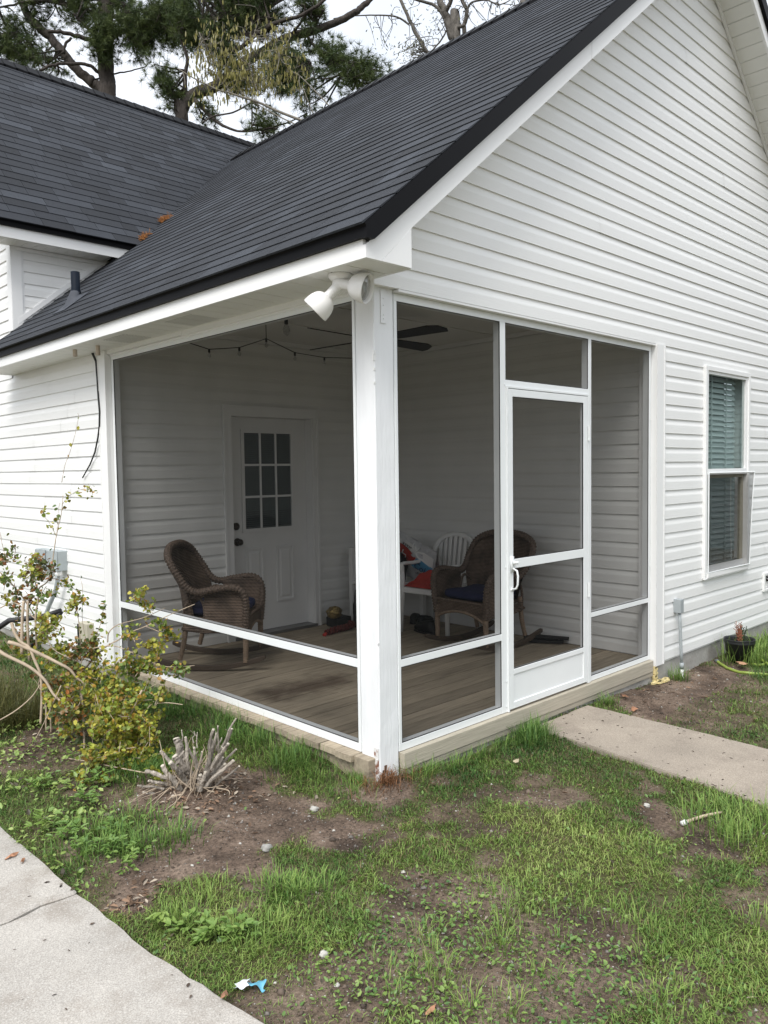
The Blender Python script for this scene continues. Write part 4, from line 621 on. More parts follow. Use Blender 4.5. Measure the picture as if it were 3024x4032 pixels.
for sgn in (1,-1):
    def X(x): return x if sgn>0 else 2*RX-x
    xl=OE; xr_=RX
    def q(x,dz,y): return (X(x),y,2.732+SL*x+dz)
    # two lengths of rake fascia with a joint
    xj=1.58
    for xa,xb,e in ((xl,xj,0),(xj+.0015,xr_,.0012)):
        za=max(0,0)
        t=MB(); t.prism([q(xa,0,OG-e) if not(xa==xl) else (X(xl),OG,2.505),q(xb,0,OG-e),q(xb,.118,OG-e),q(xa,.118,OG-e)] if xa!=xl else [(X(xl),OG,2.505),(X(xl+.098),OG,2.505),q(-.046,0,OG),q(xb,0,OG),q(xb,.118,OG),q(xa,.118,OG)],(0,.02,0)); t.build('rake_fascia',M['trim'],house)
    if True:
        t=MB(); t.prism([(X(xl+.0995),OG-.001,2.505),(X(-.046),OG-.001,2.505),(X(-.046),OG-.001,2.694)],(0,.02,0)); 
        t.prism([(X(-.046),OG+.02,2.505),(X(-.046),YS+.002,2.505),(X(-.046),YS+.002,2.72),(X(-.046),OG+.02,2.72)],(X(-.056)-X(-.046),0,0)); t.build('rake_return',M['trim'],house)
    t=MB(); t.prism([(X(xl-.0235),OG-.0305,2.586),(X(-.318),OG-.0305,2.586),q(xr_,.116,OG-.0305),q(xr_,.222,OG-.0305),q(xl-.022,.222,OG-.0305)],(0,.03,0)); t.build('drip_edge',M['black'],house)
    ln=40
    for i in range(ln):
        xa=-.04+i*(RX+.04)/ln; xb=-.04+(i+1)*(RX+.04)/ln-.006
        MB().add([q(xa,.030,OG+.02),q(xb,.030,OG+.02),q(xb,.030,YS+.01),q(xa,.030,YS+.01),q(xa,.040,OG+.02),q(xb,.040,OG+.02),q(xb,.040,YS+.01),q(xa,.040,YS+.01)],[(0,1,2,3),(7,6,5,4),(0,4,5,1),(1,5,6,2),(2,6,7,3),(3,7,4,0)]).build('soffit_panel',M['soffit'],sf)
    t=MB(); t.prism([q(-.04,.002,YS-.022),q(RX,.002,YS-.022),q(RX,.030,YS-.022),q(-.04,.030,YS-.022)],(0,.02,0)); t.build('rake_trim',M['trim'],house)
# corner soffit of the box return
MB().box((OE+.021,OG+.02,2.506),(-.058,yy0+.001,2.512)).build('soffit_panel',M['soffit'],sf)
# main house eave
MY=4.75; XL=-.36
def xcut(z): return (z-2.967)/SL
MB().prism([(XL,MY,3.740),(xcut(3.735),MY,3.740),(xcut(3.845),MY,3.845),(XL,MY,3.845)],(0,.02,0)).build('eave_fascia',M['trim'],house)
MB().prism([(XL-.02,MY-.022,3.842),(xcut(3.842),MY-.022,3.842),(xcut(3.92),MY-.022,3.918),(XL-.02,MY-.022,3.918)],(0,.04,0)).build('drip_edge',M['black'],house)
for i in range(12):
    xa=XL+i*.1; xb=xa+.094
    MB().box((xa,MY+.021,3.737),(min(xb,.98),YM+.01,3.744)).build('soffit_panel',M['soffit'],sf)
# ------------------------------------------------------------------ roofs and shingles
cs_=1/math.sqrt(1+SL*SL); sn_=SL*cs_
def wing(u,v,h=0):                                   # u along the eave (y), v up the slope, h off the roof
    x0=OE-.035; return Vector((x0+v*cs_-h*sn_, u, roofz(x0)+v*sn_+h*cs_))
def mainr(u,v,h=0):                                  # u along x, v up the slope (45 degrees)
    y0=4.705; k=math.sqrt(.5); return Vector((u, y0+v*k-h*k, 3.900+v*k+h*k))
def clip(poly, f):
    outp=[]; n=len(poly)
    for i in range(n):
        a,b=poly[i],poly[(i+1)%n]; fa,fb=f(a),f(b)
        if fa>=0: outp.append(a)
        if (fa>=0)!=(fb>=0):
            t=fa/(fa-fb); outp.append((a[0]+(b[0]-a[0])*t,a[1]+(b[1]-a[1])*t))
    return outp
shing=[]
def tabs(fn, u0, u1, vmax, keep, seed, tl=.305):
    r=random.Random(seed); ex=.138; c=0; v=-.012
    while v<vmax:
        u=u0-r.uniform(0,tl); base=r.uniform(.3,.6)
        run=0
        while u<u1:
            w=tl*r.choice((.55,.8,1,1,1.2,1.35))
            poly=[(max(u,u0)+.0022,v+r.uniform(-.002,.002)),(min(u+w,u1)-.0022,v+r.uniform(-.002,.002)),(min(u+w,u1)-.0022,min(v+ex+.012,vmax)),(max(u,u0)+.0022,min(v+ex+.012,vmax))]
            if poly[1][0]-poly[0][0]>.01:
                for k in keep: 
                    if len(poly)>2: poly=clip(poly,k)
                if len(poly)>2:
                    tone=min(1,max(0,.44+r.gauss(0,.26))); shing.append((fn,poly,v,tone,ex))
            u+=w
        v+=ex; c+=1
def wing_keep(p):
    P=wing(*p); return P
valley=lambda P: (4.73+(P.x-1.154)/1.205)-P.y

def kw2(p):
    P=wing(*p); return 5.03-P.y
vw=(RX-(OE-.035))/cs_
# below the main eave the wing roof runs on to the wall; above it stops at the valley
tabs(wing, OG-.030, 6.85, vw-.02, [], 21)
shing=[s for s in shing]
tmp=[]
for fn,poly,v,tone,ex in shing:
    P=wing(sum(p[0] for p in poly)/len(poly),sum(p[1] for p in poly)/len(poly))
    if P.x>1.16: poly=clip(poly,lambda p: valley(wing(*p)))
    else: poly=clip(poly,lambda p: 5.01-p[0])
    if len(poly)>2: tmp.append((fn,poly,v,tone,ex))
shing=tmp
wcount=len(shing)
kmain=[lambda p: (1.154+1.205*(mainr(*p).y-4.73))-p[0]]
tabs(mainr, XL-.02, 3.60, 2.955, kmain, 33)
tabs(mainr, 3.4, 7.2, 3.86, [lambda p: mainr(*p).y-6.80], 35)
n0=len(shing); tabs(mainr, XL-.02, 3.4, 3.86, [lambda p: mainr(*p).y-6.795], 34)
# lift of each tab: proud at its lower edge, tucked at the top
def tab_geo(mb, fn, poly, v, tone, ex):
    th=.0062; n=len(poly)
    hh=lambda p: th*max(0,1-(p[1]-v)/(ex+.012))+.0015
    top=[fn(p[0],p[1],hh(p)) for p in poly]; bot=[fn(p[0],p[1],-.002) for p in poly]
    mb.add(top+bot,[tuple(range(n))]+[(i,i+n,(i+1)%n+n,(i+1)%n) for i in range(n)],tone)
def area(poly): return abs(sum(poly[i][0]*poly[(i+1)%len(poly)][1]-poly[(i+1)%len(poly)][0]*poly[i][1] for i in range(len(poly))))/2
def scr(s):
    c=s[0](sum(p[0] for p in s[1])/len(s[1]),sum(p[1] for p in s[1])/len(s[1])); d=(c-CAM); n_=Vector((-sn_,0,cs_)) if s[0] is wing else Vector((0,-.707,.707))
    return area(s[1])*abs(d.normalized().dot(n_))/((c-CAM).length**2) if abs((c-CAM).normalized().dot(fw))>.75 else 0
order=sorted(range(len(shing)),key=lambda i:-scr(shing[i])); big=set(order[:300])
y_c=4.73+(RX-1.154)/1.205
t=MB(); t.prism([wing(OG-.03,0,-.004),wing(5.06,0,-.004),wing(5.06,(1.154-OE+.035)/cs_,-.004),wing(y_c,vw,-.004),wing(OG-.03,vw,-.004)],Vector((sn_,0,-cs_))*.02)
t.prism([(RX,OG-.03,roofz(RX)),(RX,y_c,roofz(RX)),(2*RX-OE+.03,y_c,roofz(OE-.03)),(2*RX-OE+.03,OG-.03,roofz(OE-.03))],(0,0,-.03))
wing_roof=t.build('roof',M['black'],house,label='porch wing roof running up to its ridge')
kk=math.sqrt(.5)
t=MB(); t.prism([mainr(XL-.02,0,-.004),mainr(1.17,0,-.004),mainr(RX,2.955,-.004),mainr(7.2,2.955,-.004),mainr(7.2,3.86,-.004),mainr(XL-.02,3.86,-.004)],Vector((0,kk,-kk))*.02)
t.prism([(XL,7.46,6.62),(7.2,7.46,6.62),(7.2,10.2,3.9),(XL,10.2,3.9)],(0,0,-.03))
main_roof=t.build('roof',M['black'],house,label='steeper main roof behind the porch wing')
rest=MB()
for i,s in enumerate(shing):
    if i in big:
        b=MB(); tab_geo(b,*s); me=b.mesh('shingle',M['shingle']); link('shingle',me,wing_roof if s[0] is wing else main_roof)
    else: tab_geo(rest,*s)
me=rest.mesh('shingle_field',M['shingle']); link('shingle_field',me,house,kind='stuff')
# ridge caps
def caps(a,b,side1,side2,parent,step=.145):
    a,b=Vector(a),Vector(b); d=(b-a); L_=d.length; d.normalize(); n=int(L_/step)
    for i in range(n):
        p=a+d*step*i; q_=p+d*(step+.02); l0,l1=.030,.020
        vs=[]
        for pt,lf_ in ((p,l0),(q_,l1)):
            for w in (side1,None,side2):
                vs.append(pt+Vector((0,0,lf_+.004))+(Vector(w)*.12 if w is not None else Vector((0,0,.012))))
        vs+= [v-Vector((0,0,.034)) for v in vs[:3]]+[v-Vector((0,0,.034)) for v in vs[3:6]]
        MB().add(vs,[(0,1,4,3),(1,2,5,4),(0,6,7,1),(1,7,8,2),(0,3,9,6),(2,8,11,5)]).build('ridge_cap',M['black'],parent)
caps((RX,OG-.03,roofz(RX)+.006),(RX,y_c-.1,roofz(RX)+.006),(-cs_,0,-sn_),(cs_,0,-sn_),wing_roof)
caps((XL-.02,7.44,6.645),(6.2,7.44,6.645),(0,-kk,-kk),(0,kk,-kk),main_roof)
# ------------------------------------------------------------------ ground, walkway, path
def inpoly(x,y,poly):
    x=np.asarray(x);y=np.asarray(y);c=np.zeros(x.shape,bool);n=len(poly)
    for i in range(n):
        x0,y0=poly[i];x1,y1=poly[(i+1)%n]
        cond=((y0>y)!=(y1>y)); 
        with np.errstate(divide='ignore',invalid='ignore'): xi=(x1-x0)*(y-y0)/(y1-y0+1e-12)+x0
        c^=cond&(x<xi)
    return c
def pdist(x,y,poly):
    d=np.full(np.shape(x),1e9);n=len(poly)
    for i in range(n):
        x0,y0=poly[i];x1,y1=poly[(i+1)%n];dx,dy=x1-x0,y1-y0;t=np.clip(((x-x0)*dx+(y-y0)*dy)/(dx*dx+dy*dy+1e-12),0,1)
        d=np.minimum(d,np.hypot(x-x0-t*dx,y-y0-t*dy))
    return np.where(inpoly(x,y,poly),-d,d)
LAT=rng.random((64,64))
def vnoise(x,y,f,s=0):
    X=np.asarray(x)*f+s*17.3;Y=np.asarray(y)*f+s*9.1;xi=np.floor(X).astype(int);yi=np.floor(Y).astype(int);a=X-xi;b=Y-yi
    a=a*a*(3-2*a);b=b*b*(3-2*b);g=lambda i,j:LAT[(xi+i)%64,(yi+j)%64]
    return (g(0,0)*(1-a)+g(1,0)*a)*(1-b)+(g(0,1)*(1-a)+g(1,1)*a)*b
WALK=[(-1.62,6.0),(-1.602,.973),(-1.58,.435),(-1.575,-.413),(-1.497,-1.004),(-1.36,-1.9),(-1.15,-3.0),(-.9,-4.2),(-4.6,-4.2),(-4.6,6.0)]
PATH=[(1.335,-.034),(1.29,-.5),(1.20,-1.2),(1.10,-1.9),(1.0,-3.0),(.9,-5.5),(1.75,-5.5),(1.85,-3.0),(1.94,-1.6),(1.975,-.8),(1.985,-.034)]
HOUSE=[(-.05,.0),(7.3,-.03),(7.3,10),(-.05,10)]
def gz(x,y):
    x=np.asarray(x,float);y=np.asarray(y,float)
    ss=lambda t:np.clip(t,0,1)**2*(3-2*np.clip(t,0,1))
    z=-.163+.050*ss((y-.2)/2.8)*ss((.6-x)/.8)-.030*ss((x-1.9)/1.5)*ss((y+1.6)/1.2)
    z=z+.022*np.exp(-((x+.70)**2+(y-.68)**2)/.09)+.045*np.exp(-((x+.85)**2+(y-1.95)**2)/.2)
    z=z+.075*np.exp(-((x+.10)/.22)**2)*ss((y-.10)/.3)*ss((2.4-y)/1.2)+.02*np.exp(-(x*x+(y-.02)**2)/.04)
    z=z+(vnoise(x,y,2.2,1)-.5)*.035+(vnoise(x,y,7,2)-.5)*.016+(vnoise(x,y,21,3)-.5)*.009
    far=np.hypot(x,y); z=np.where(far>12,-.163,z)
    nearw=pdist(x,y,WALK); z=np.where((nearw<.10),np.minimum(z,-.158),z); z=np.where(nearw<-.03,-.25,z)
    nearp=pdist(x,y,PATH); z=np.where((nearp<.08),np.minimum(z,-.156),z); z=np.where(nearp<-.03,-.25,z)
    return np.where(inpoly(x,y,[(-.02,.03),(7.3,.03),(7.3,9.9),(-.02,9.9)]),-.32,z)
def axis_pts(lo,hi,step,far):
    a=list(np.arange(lo,hi,step)); 
    b=[];d=step;v=hi
    while v<far: b.append(v); d*=1.35; v+=d
    b.append(far); c=[];d=step;v=lo-step
    while v>-far: c.append(v); d*=1.35; v-=d
    c.append(-far); return np.array(c[::-1]+a+b)
gx=axis_pts(-3.2,6.4,.032,220.);gy=axis_pts(-3.4,5.6,.032,220.)
GX,GY=np.meshgrid(gx,gy,indexing='ij'); GZ=gz(GX,GY)
DIRT=DATA['DIRT']; STRONG={'stump':.985,'mottle':.88,'stick':.95,'house':.985,'strip':.85,'post':.96,'litter':.97,'gap':.9,'low':.92,'bot':.8}
def cover(x,y):
    """how much of the ground is grown over, 0..1"""
    w=(vnoise(x,y,4.5,5)-.5)*.30+(vnoise(x,y,13,6)-.5)*.20
    c=np.ones(np.shape(x))
    for k,p in DIRT.items():
        d=pdist(x,y,p)+w*.8; m=np.clip(.5-d/.10,0,1); c=np.minimum(c,1-m*STRONG[k])
    # the strip of bare ground at the foot of the gable wall and odd thin spots
    m=np.clip(1-np.abs(y+.10)/.22,0,1)*np.clip((x-2.0)/.3,0,1)*.5; c=np.minimum(c,1-m)
    thin=np.clip((vnoise(x,y,3.1,8)*.6+vnoise(x,y,9,9)*.4-.60)/.10,0,1)*.75; c=np.minimum(c,1-thin)
    c=np.where((x>2)&(y<-.5),np.maximum(c,.35)*(.5+.5*vnoise(x,y,2.5,12)),c)
    return c
CV=cover(GX,GY)
ni,nj=GX.shape; V=np.stack([GX,GY,GZ],-1).reshape(-1,3); idx=np.arange(ni*nj).reshape(ni,nj)
F=np.stack([idx[:-1,:-1],idx[1:,:-1],idx[1:,1:],idx[:-1,1:]],-1).reshape(-1,4)
me=np_mesh('ground',V,F,M['soil'],smooth=True); at=me.attributes.new('cover','FLOAT','POINT'); at.data.foreach_set('value',CV.ravel().astype(np.float32))
link('ground',me,kind='structure')
def slab(parent,name,poly,z,th,m,edge=.008):
    """concrete slab: outline with ragged arris"""
    r=random.Random(len(poly)); pts=[]
    for i in range(len(poly)):
        a,b=Vector(poly[i]),Vector(poly[(i+1)%len(poly)]); n_=max(1,int((b-a).length/.06))
        for k in range(n_):
            p=a+(b-a)*k/n_; pts.append((p.x+r.uniform(-.004,.004),p.y+r.uniform(-.004,.004)))
    n_=len(pts); cx=sum(p[0] for p in pts)/n_; cy=sum(p[1] for p in pts)/n_
    def ins(p,d): 
        v=Vector((p[0]-cx,p[1]-cy)); l=v.length; v=v*(l-d)/l; return (cx+v.x,cy+v.y)
    vs=[(*ins(p,edge+r.uniform(0,.004)),z) for p in pts]+[(*p,z-edge) for p in pts]+[(*p,z-th) for p in pts]
    fs=[tuple(range(n_))]+[(i,i+n_,(i+1)%n_+n_,(i+1)%n_) for i in range(n_)]+[(i+n_,i+2*n_,(i+1)%n_+2*n_,(i+1)%n_+n_) for i in range(n_)]
    return MB().add(vs,fs).build(name,m,parent)
wk=bpy.data.objects.new('walkway',None); COL.objects.link(wk); wk['kind']='structure'
jr=random.Random(8); J=[(-1.597+.0-(i*.13),.113-i*.006+jr.uniform(-.010,.010)) for i in range(24)]
slab(wk,'slab',[(-1.62,6.0),(-1.602,.973),(-1.589,.125)]+[(x,y+.0045+.003*jr.random()) for x,y in J]+[(-4.6,6.0)],-.1445,.12,M['walk'],.006)
slab(wk,'slab',[(-1.589,.108)]+[(-1.58,.0),(-1.575,-.413),(-1.497,-1.004),(-1.36,-1.9),(-1.15,-3.0),(-.9,-4.2),(-4.6,-4.2)]+[(x,y-.0045-.003*jr.random()) for x,y in J[::-1]],-.1465,.12,M['walk'],.006)
pth=slab(None,'path',PATH,-.141,.12,M['path'],.010); pth['kind']='structure'

# ------------------------------------------------------------------ things on the house
c=Vector(DATA['canopy'])
fl=thing('floodlight','white twin-head floodlight under the eave corner beside the post','floodlight',tuple(c))
MB().lathe(c,(0,0,-1),[(-.002,.062),(.010,.062),(.020,.055),(.030,.036),(.045,.030),(.046,.001)],28).build('canopy',M['lamp_white'],fl,True)
MB().lathe(c+Vector((0,0,.001)),(0,0,-1),[(-.003,.064),(.001,.064)],28).build('gasket',M['blackp'],fl,True)
dn=Vector((0,0,-1)); fwh=Vector((fw.x,fw.y,0)).normalized(); rr_=Vector((rt.x,rt.y,0))
def lamp(root,ax):
    ax=ax.normalized()
    h=MB().lathe(root,ax,[(-.012,.001),(-.012,.022),(.0,.026),(.062,.025),(.070,.027),(.074,.030)],24); s_=h.build('lamp_holder',M['lamp_white'],fl,True)
    b0=root+ax*.072
    MB().lathe(b0,ax,[(-.002,.027),(.003,.038),(.012,.050),(.026,.060),(.046,.068),(.070,.0725),(.092,.073),(.096,.072),(.094,.068),(.070,.066),(.030,.055)],32).build('lamp_shade',M['lamp_white'],s_,True)
    MB().lathe(b0+ax*.06,ax,[(0,.05),(.018,.060),(.024,.052),(.027,.001)],28).build('bulb',M['bulb'],s_,True)
lamp(c+dn*.058+rr_*(-.012)-fwh*.02,-rr_*.70+dn*.68+fwh*.10)
lamp(c+dn*.044+rr_*(-.015)-fwh*.02,rr_*.90+dn*.26-fwh*.35)
MB().tube([c+dn*.03+rr_*(-.02),c+dn*.055+rr_*(-.02)-fwh*.02],.022,12).build('swivel',M['lamp_white'],fl,True)
# ceiling fan
fc=Vector((1.22,1.28,2.50))
fan=thing('ceiling_fan','black four-blade ceiling fan under the porch ceiling','ceiling fan',(1.22,1.28,2.752))
MB().lathe((fc.x,fc.y,2.752),(0,0,-1),[(0,.07),(.03,.066),(.05,.02),(.10,.014),(.16,.014),(.17,.09),(.20,.115),(.25,.115),(.275,.08),(.30,.05),(.33,.045),(.335,.001)],24).build('motor',M['fanblk'],fan,True)
for i in range(4):
    a=math.radians(-86+90*i); d=Vector((math.cos(a),math.sin(a),0)); s_=Vector((-d.y,d.x,-.24)).normalized()
    pts=[(.15,-.035),(.20,-.055),(.55,-.072),(.63,-.045),(.66,.02),(.64,.060),(.20,.050),(.15,.035)]
    MB().prism([fc+d*u+s_*v for u,v in pts],(0,0,.007)).build('blade',M['fanblk'],fan)
    MB().bar(fc+d*.09+Vector((0,0,.008)),fc+d*.20+Vector((0,0,.008)),.03,.006).build('blade_arm',M['fanblk'],fan)
# string lights
SLP=[(.20,2.50,2.60),(.434,2.581,2.56),(.666,2.658,2.54),(.839,2.48,2.55),(.827,2.089,2.57),(1.298,2.338,2.535),(1.676,2.404,2.535),(1.95,2.33,2.545),(2.4,2.36,2.60)]
sl=thing('string_lights','black string of clear bulbs drooping below the porch ceiling','string lights',(.827,2.089,2.75))
MB().tube([Vector(p) for p in SLP],.004,6).build('cord',M['blackp'],sl)
MB().tube([(.827,2.089,2.57),(.827,2.089,2.752)],.003,5).build('hook',M['blackp'],sl)
for i,p in enumerate([SLP[2],SLP[3],SLP[4],SLP[5],SLP[6],SLP[7]]):
    p=Vector(p); k=MB().lathe(p,(0,0,-1),[(-.004,.001),(-.004,.009),(.026,.010),(.028,.001)],10).build('bulb_socket',M['blackp'],sl,True)
    MB().lathe(p-Vector((0,0,.028)),(0,0,-1),[(0,.007),(.010,.010),(.022,.014),(.034,.012),(.041,.004),(.042,.001)],12).build('bulb',M['bulb'],k,True)
hb=thing('hanging_bulb','single clear bulb in a black socket hanging near the side screen','bulb',(.434,1.312,2.75))
p=Vector((.434,1.312,2.56)); MB().tube([p,p+Vector((0,0,.19))],.003,5).build('cord',M['ceil'],hb); MB().lathe(p,(0,0,-1),[(-.004,.001),(-.004,.012),(.034,.013),(.036,.001)],12).build('bulb_socket',M['blackp'],hb,True)
MB().lathe(p-Vector((0,0,.034)),(0,0,-1),[(0,.010),(.015,.018),(.04,.027),(.062,.022),(.075,.008),(.077,.001)],14).build('bulb',M['bulb'],hb,True)
# cable, pipe stubs, utility boxes on the long wall
tag(MB().tube([Vector(p) for p in DATA['cable']],[.010,.009,.0085,.008,.008,.0075,.007,.007,.006,.0055],8).build('hanging_cable',M['blackp'],None,True),'loose black cable dangling down the side wall from the soffit','cable')
for i,p in enumerate(DATA['stub']):
    q=Vector(p); lab=('short tan pipe stub out in the middle of the soffit','longer tan pipe stub at the soffit edge beside the dangling cable')[i]
    tag(MB().lathe(q+Vector((0,0,.004)),(0,0,-1),[(0,.0165),((.055,.075)[i],.0165),((.055,.075)[i]+.0005,.012),(.02,.011)],16).build('pipe_stub',M['tan'],None,True),lab,'pipe',group='pipe stubs under the soffit')
def ubox(name,label,y0,y1,z0,z1,d):
    t=thing(name,label,'utility box',(XS,(y0+y1)/2,z0))
    MB().box((XS-d,y0,z0),(XS+.012,y1,z1)).build('enclosure',M['graybox'],t,bevel=.004)
    MB().box((XS-d-.008,y0-.004,z0-.004),(XS-d-.0005,y0+(y1-y0)*.55,z1+.004)).build('cover',M['graybox'],t,bevel=.003)
    MB().box((XS-d-.006,y0+(y1-y0)*.58,z0+.004),(XS-d-.0005,y1,z1-.004)).build('cover',M['graybox'],t,bevel=.003)
    k=MB()
    for zz in (z0+.02,z1-.02):
        for yy in (y0+.02,y1-.02): k.lathe((XS-d-.008,yy,zz),(-1,0,0),[(0,.005),(.003,.004),(.0035,.0005)],8)
    k.build('screw',M['gray'],t); return t
ubox('utility_box','left grey utility box half behind the shrub leaves',4.215,4.45,.675,.858,.075)
u2_=ubox('utility_box','right grey utility box with the pale conduit leaving its corner',3.925,4.165,.687,.862,.085)
cp=[(XS-.06,3.965,.715),(XS-.075,3.965,.66),(XS-.07,3.975,.60),(XS-.07,4.03,.50),(XS-.08,4.16,.36),(XS-.09,4.33,.15),(XS-.1,4.42,-.10)]
cd=thing('conduit','pale grey conduit bending down from the wall boxes to the ground','conduit',cp[-1])
MB().tube([Vector(q) for q in cp[1:]],.019,12).build('pipe',M['gray'],cd,True); MB().lathe(cp[0],(0,0,-1),[(-.03,.022),(.03,.024),(.032,.03),(.07,.03),(.072,.02)],14).build('elbow',M['white_plastic'],cd,True)
mt=thing('meter_box','small beige meter box low on the side wall behind the shrub','meter box',(XS,3.5,.10))
MB().box((XS-.06,3.42,.10),(XS+.012,3.58,.285)).build('enclosure',M['beige'],mt,bevel=.006); MB().box((XS-.035,3.60,.06),(XS+.012,3.68,.25)).build('cover',M['blackp'],mt,bevel=.004)
bp_t=thing('drain_pipe','black plastic pipe lying bent behind the shrub by the wall','pipe',tuple(DATA['blackpipe'][0]))
MB().tube([Vector(p) for p in DATA['blackpipe']],.020,12,).build('pipe',M['blackp'],bp_t,True); MB().tube([Vector(p) for p in DATA['blackpipe2']],.018,12).build('pipe_leg',M['blackp'],bp_t,True)
# roof vent
vp=Vector(DATA['VENT'])
vt_=thing('vent_pipe','dark blue plumbing vent pipe standing in grey flashing on the roof','vent pipe',tuple(vp))
MB().lathe(vp+Vector((0,0,-.05)),(0,0,1),[(0,.038),(.30,.038),(.302,.033),(.2,.032)],20).build('pipe',M['bluepipe'],vt_,True)
nrm=Vector((-sn_,0,cs_)); upv=Vector((cs_,0,sn_)); yv=Vector((0,1,0)); k=MB()
n=20; ring0=[];ring1=[];ring2=[]
for i in range(n):
    a=2*PI*i/n; ring0.append(vp+upv*(.11*math.sin(a)-.03)+yv*.085*math.cos(a)+nrm*.013); ring1.append(vp+upv*(.075*math.sin(a)-.015)+yv*.06*math.cos(a)+nrm*.035); ring2.append(vp+Vector((.042*math.sin(a),.042*math.cos(a),.085)))
k.add(ring0+ring1+ring2,[(r_*n+i,r_*n+(i+1)%n,(r_+1)*n+(i+1)%n,(r_+1)*n+i) for r_ in range(2) for i in range(n)])
k.build('boot',M['flash'],vt_,True); 
MB().obox(vp+nrm*.011-upv*.05,upv,yv,nrm,.15,.125,.0018).build('flashing_plate',M['flash'],vt_)
MB().lathe(vp+Vector((0,0,.075)),(0,0,1),[(0,.045),(.012,.042),(.02,.040)],18).build('collar',M['bluepipe'],vt_,True)
for i,p in enumerate(DATA['CLUMPS']):
    r=random.Random(40+i); k=MB(); q0=Vector(p)
    for j in range(130):
        a=r.gauss(0,.055); b_=r.gauss(0,.04); h_=abs(r.gauss(0,.016)); q=q0+Vector((.77*b_,a,.64*b_))+nrm*(h_+.012); d=Vector((r.uniform(-1,1),r.uniform(-1,1),r.uniform(-.3,.5))).normalized()
        k.bar(q-d*.035,q+d*.035,.0035,.003)
    tag(k.build('needle_clump',M['pineneedle']),('upper clump of rusty pine needles caught in the roof valley','lower clump of rusty pine needles at the foot of the valley')[i],'debris',group='pine needle clumps in the valley')
# conduit box on the window wall
cb=thing('conduit_box','small weathered grey box on a thin grey pipe beside the corner trim','conduit box',(3.33,-.08,-.2))
MB().box((3.30,-.102,.335),(3.36,YS+.01,.448)).build('enclosure',M['gray'],cb,bevel=.004)
MB().tube([(3.33,-.078,.34),(3.333,-.082,.25),(3.345,-.088,0),(3.350,-.09,-.10)],.0125,10).build('pipe',M['gray'],cb,True)
MB().tube([(3.350,-.09,-.08),(3.351,-.09,-.13)],.017,12).build('coupling',M['gray'],cb,True); MB().tube([(3.351,-.09,-.125),(3.352,-.092,-.19),(3.362,-.105,-.23)],.0135,10).build('pipe',M['white_plastic'],cb,True)
fb=thing('faucet_box','white framed outlet box in the siding low right of the window','outlet box',(5.3,YS,.28))
for a,b in (((5.20,YS-.020,.285),(5.225,YS+.04,.465)),((5.40,YS-.020,.285),(5.425,YS+.04,.465)),((5.2255,YS-.020,.285),(5.3995,YS+.04,.305)),((5.2255,YS-.020,.445),(5.3995,YS+.04,.465))): MB().box(a,b).build('frame',M['trim'],fb)
MB().box((5.226,YS+.02,.306),(5.399,YS+.03,.444)).build('backing',M['beige'],fb)
MB().tube([(5.31,YS+.02,.385),(5.31,YS-.03,.385),(5.31,YS-.05,.36)],.012,8).build('tap',M['brass'],fb,True); MB().lathe((5.31,YS-.005,.40),(0,-.3,1),[(0,.004),(.015,.004),(.016,.022),(.022,.022),(.023,.001)],10).build('tap_handle',M['blackp'],fb)
# pot with conifer seedling
pc=Vector((4.20,-.22,float(gz(4.20,-.22))-.01))
pt_=thing('flower_pot','black plastic nursery pot with a half brown conifer seedling by the wall','plant pot',tuple(pc))
MB().lathe(pc,(0,0,1),[(0,.001),(0,.10),(.17,.122),(.175,.128),(.183,.131),(.19,.128),(.205,.130),(.212,.132),(.215,.128),(.20,.122),(.15,.118)],32).build('pot',M['pot'],pt_,True)
MB().lathe(pc+Vector((0,0,.15)),(0,0,1),[(.0,.118),(.01,.06),(.012,.001)],20).build('potting_soil',M['soil'],pt_)
for nm,dx,hh,colr in (('seedling',-.035,.20,(.26,.10,.055)),('seedling',.035,.19,(.03,.055,.02))):
    P_=[];D_=[];r=random.Random(int(hh*100)+3)
    base=pc+Vector((dx*.5,-.01,.16)); k=MB()
    for s_ in range(11):
        a=r.uniform(0,2*PI); l=r.uniform(.05,1)*hh; tip=base+Vector((math.cos(a)*.05*r.random()+dx*l/hh,math.sin(a)*.05*r.random(),l)); k.tube([base,base*.4+tip*.6+Vector((0,0,.01)),tip],[.004,.003,.0015],5)
        for t_ in np.linspace(.25,1,16):
            q=base.lerp(tip,float(t_)); d=Vector((r.uniform(-1,1),r.uniform(-1,1),r.uniform(.2,1))).normalized(); k.bar(q,q+d*.022,.005,.004)
    k.build(nm,mat(nm+'_col',colr,.8,var=.3,vscale=40),pt_,label='browned conifer seedling' if dx<0 else 'green conifer seedling')
# hose
def smooth(pts,n=6):
    pts=[Vector(p) for p in pts]; o_=[]
    for i in range(len(pts)-1):
        p0,p1,p2,p3=pts[max(i-1,0)],pts[i],pts[i+1],pts[min(i+2,len(pts)-1)]
        for k in range(n):
            t=k/n; o_.append(.5*((2*p1)+(p2-p0)*t+(2*p0-5*p1+4*p2-p3)*t*t+(3*p1-p0-3*p2+p3)*t**3))
    o_.append(pts[-1]); return o_
def onto(pts,r): return [Vector((p[0],p[1],max(float(gz(p[0],p[1]))+r,-.9))) for p in pts]
hp=onto(smooth(DATA['hose']),.012)
hs_=thing('garden_hose','lime green garden hose with a grey end lying by the black pot','hose',tuple(hp[0]))
MB().tube(hp[4:],.0125,10).build('hose_run',M['hose'],hs_,True); MB().tube(hp[:6],.017,10).build('hose_end',M['hosegray'],hs_,True)
MB().tube(onto(smooth(DATA['coil']),.035),.0125,10).build('hose_coil',M['hose'],hs_,True); MB().tube(onto(smooth(DATA['coil2']),.02),.0125,10).build('hose_coil',M['hose'],hs_,True)

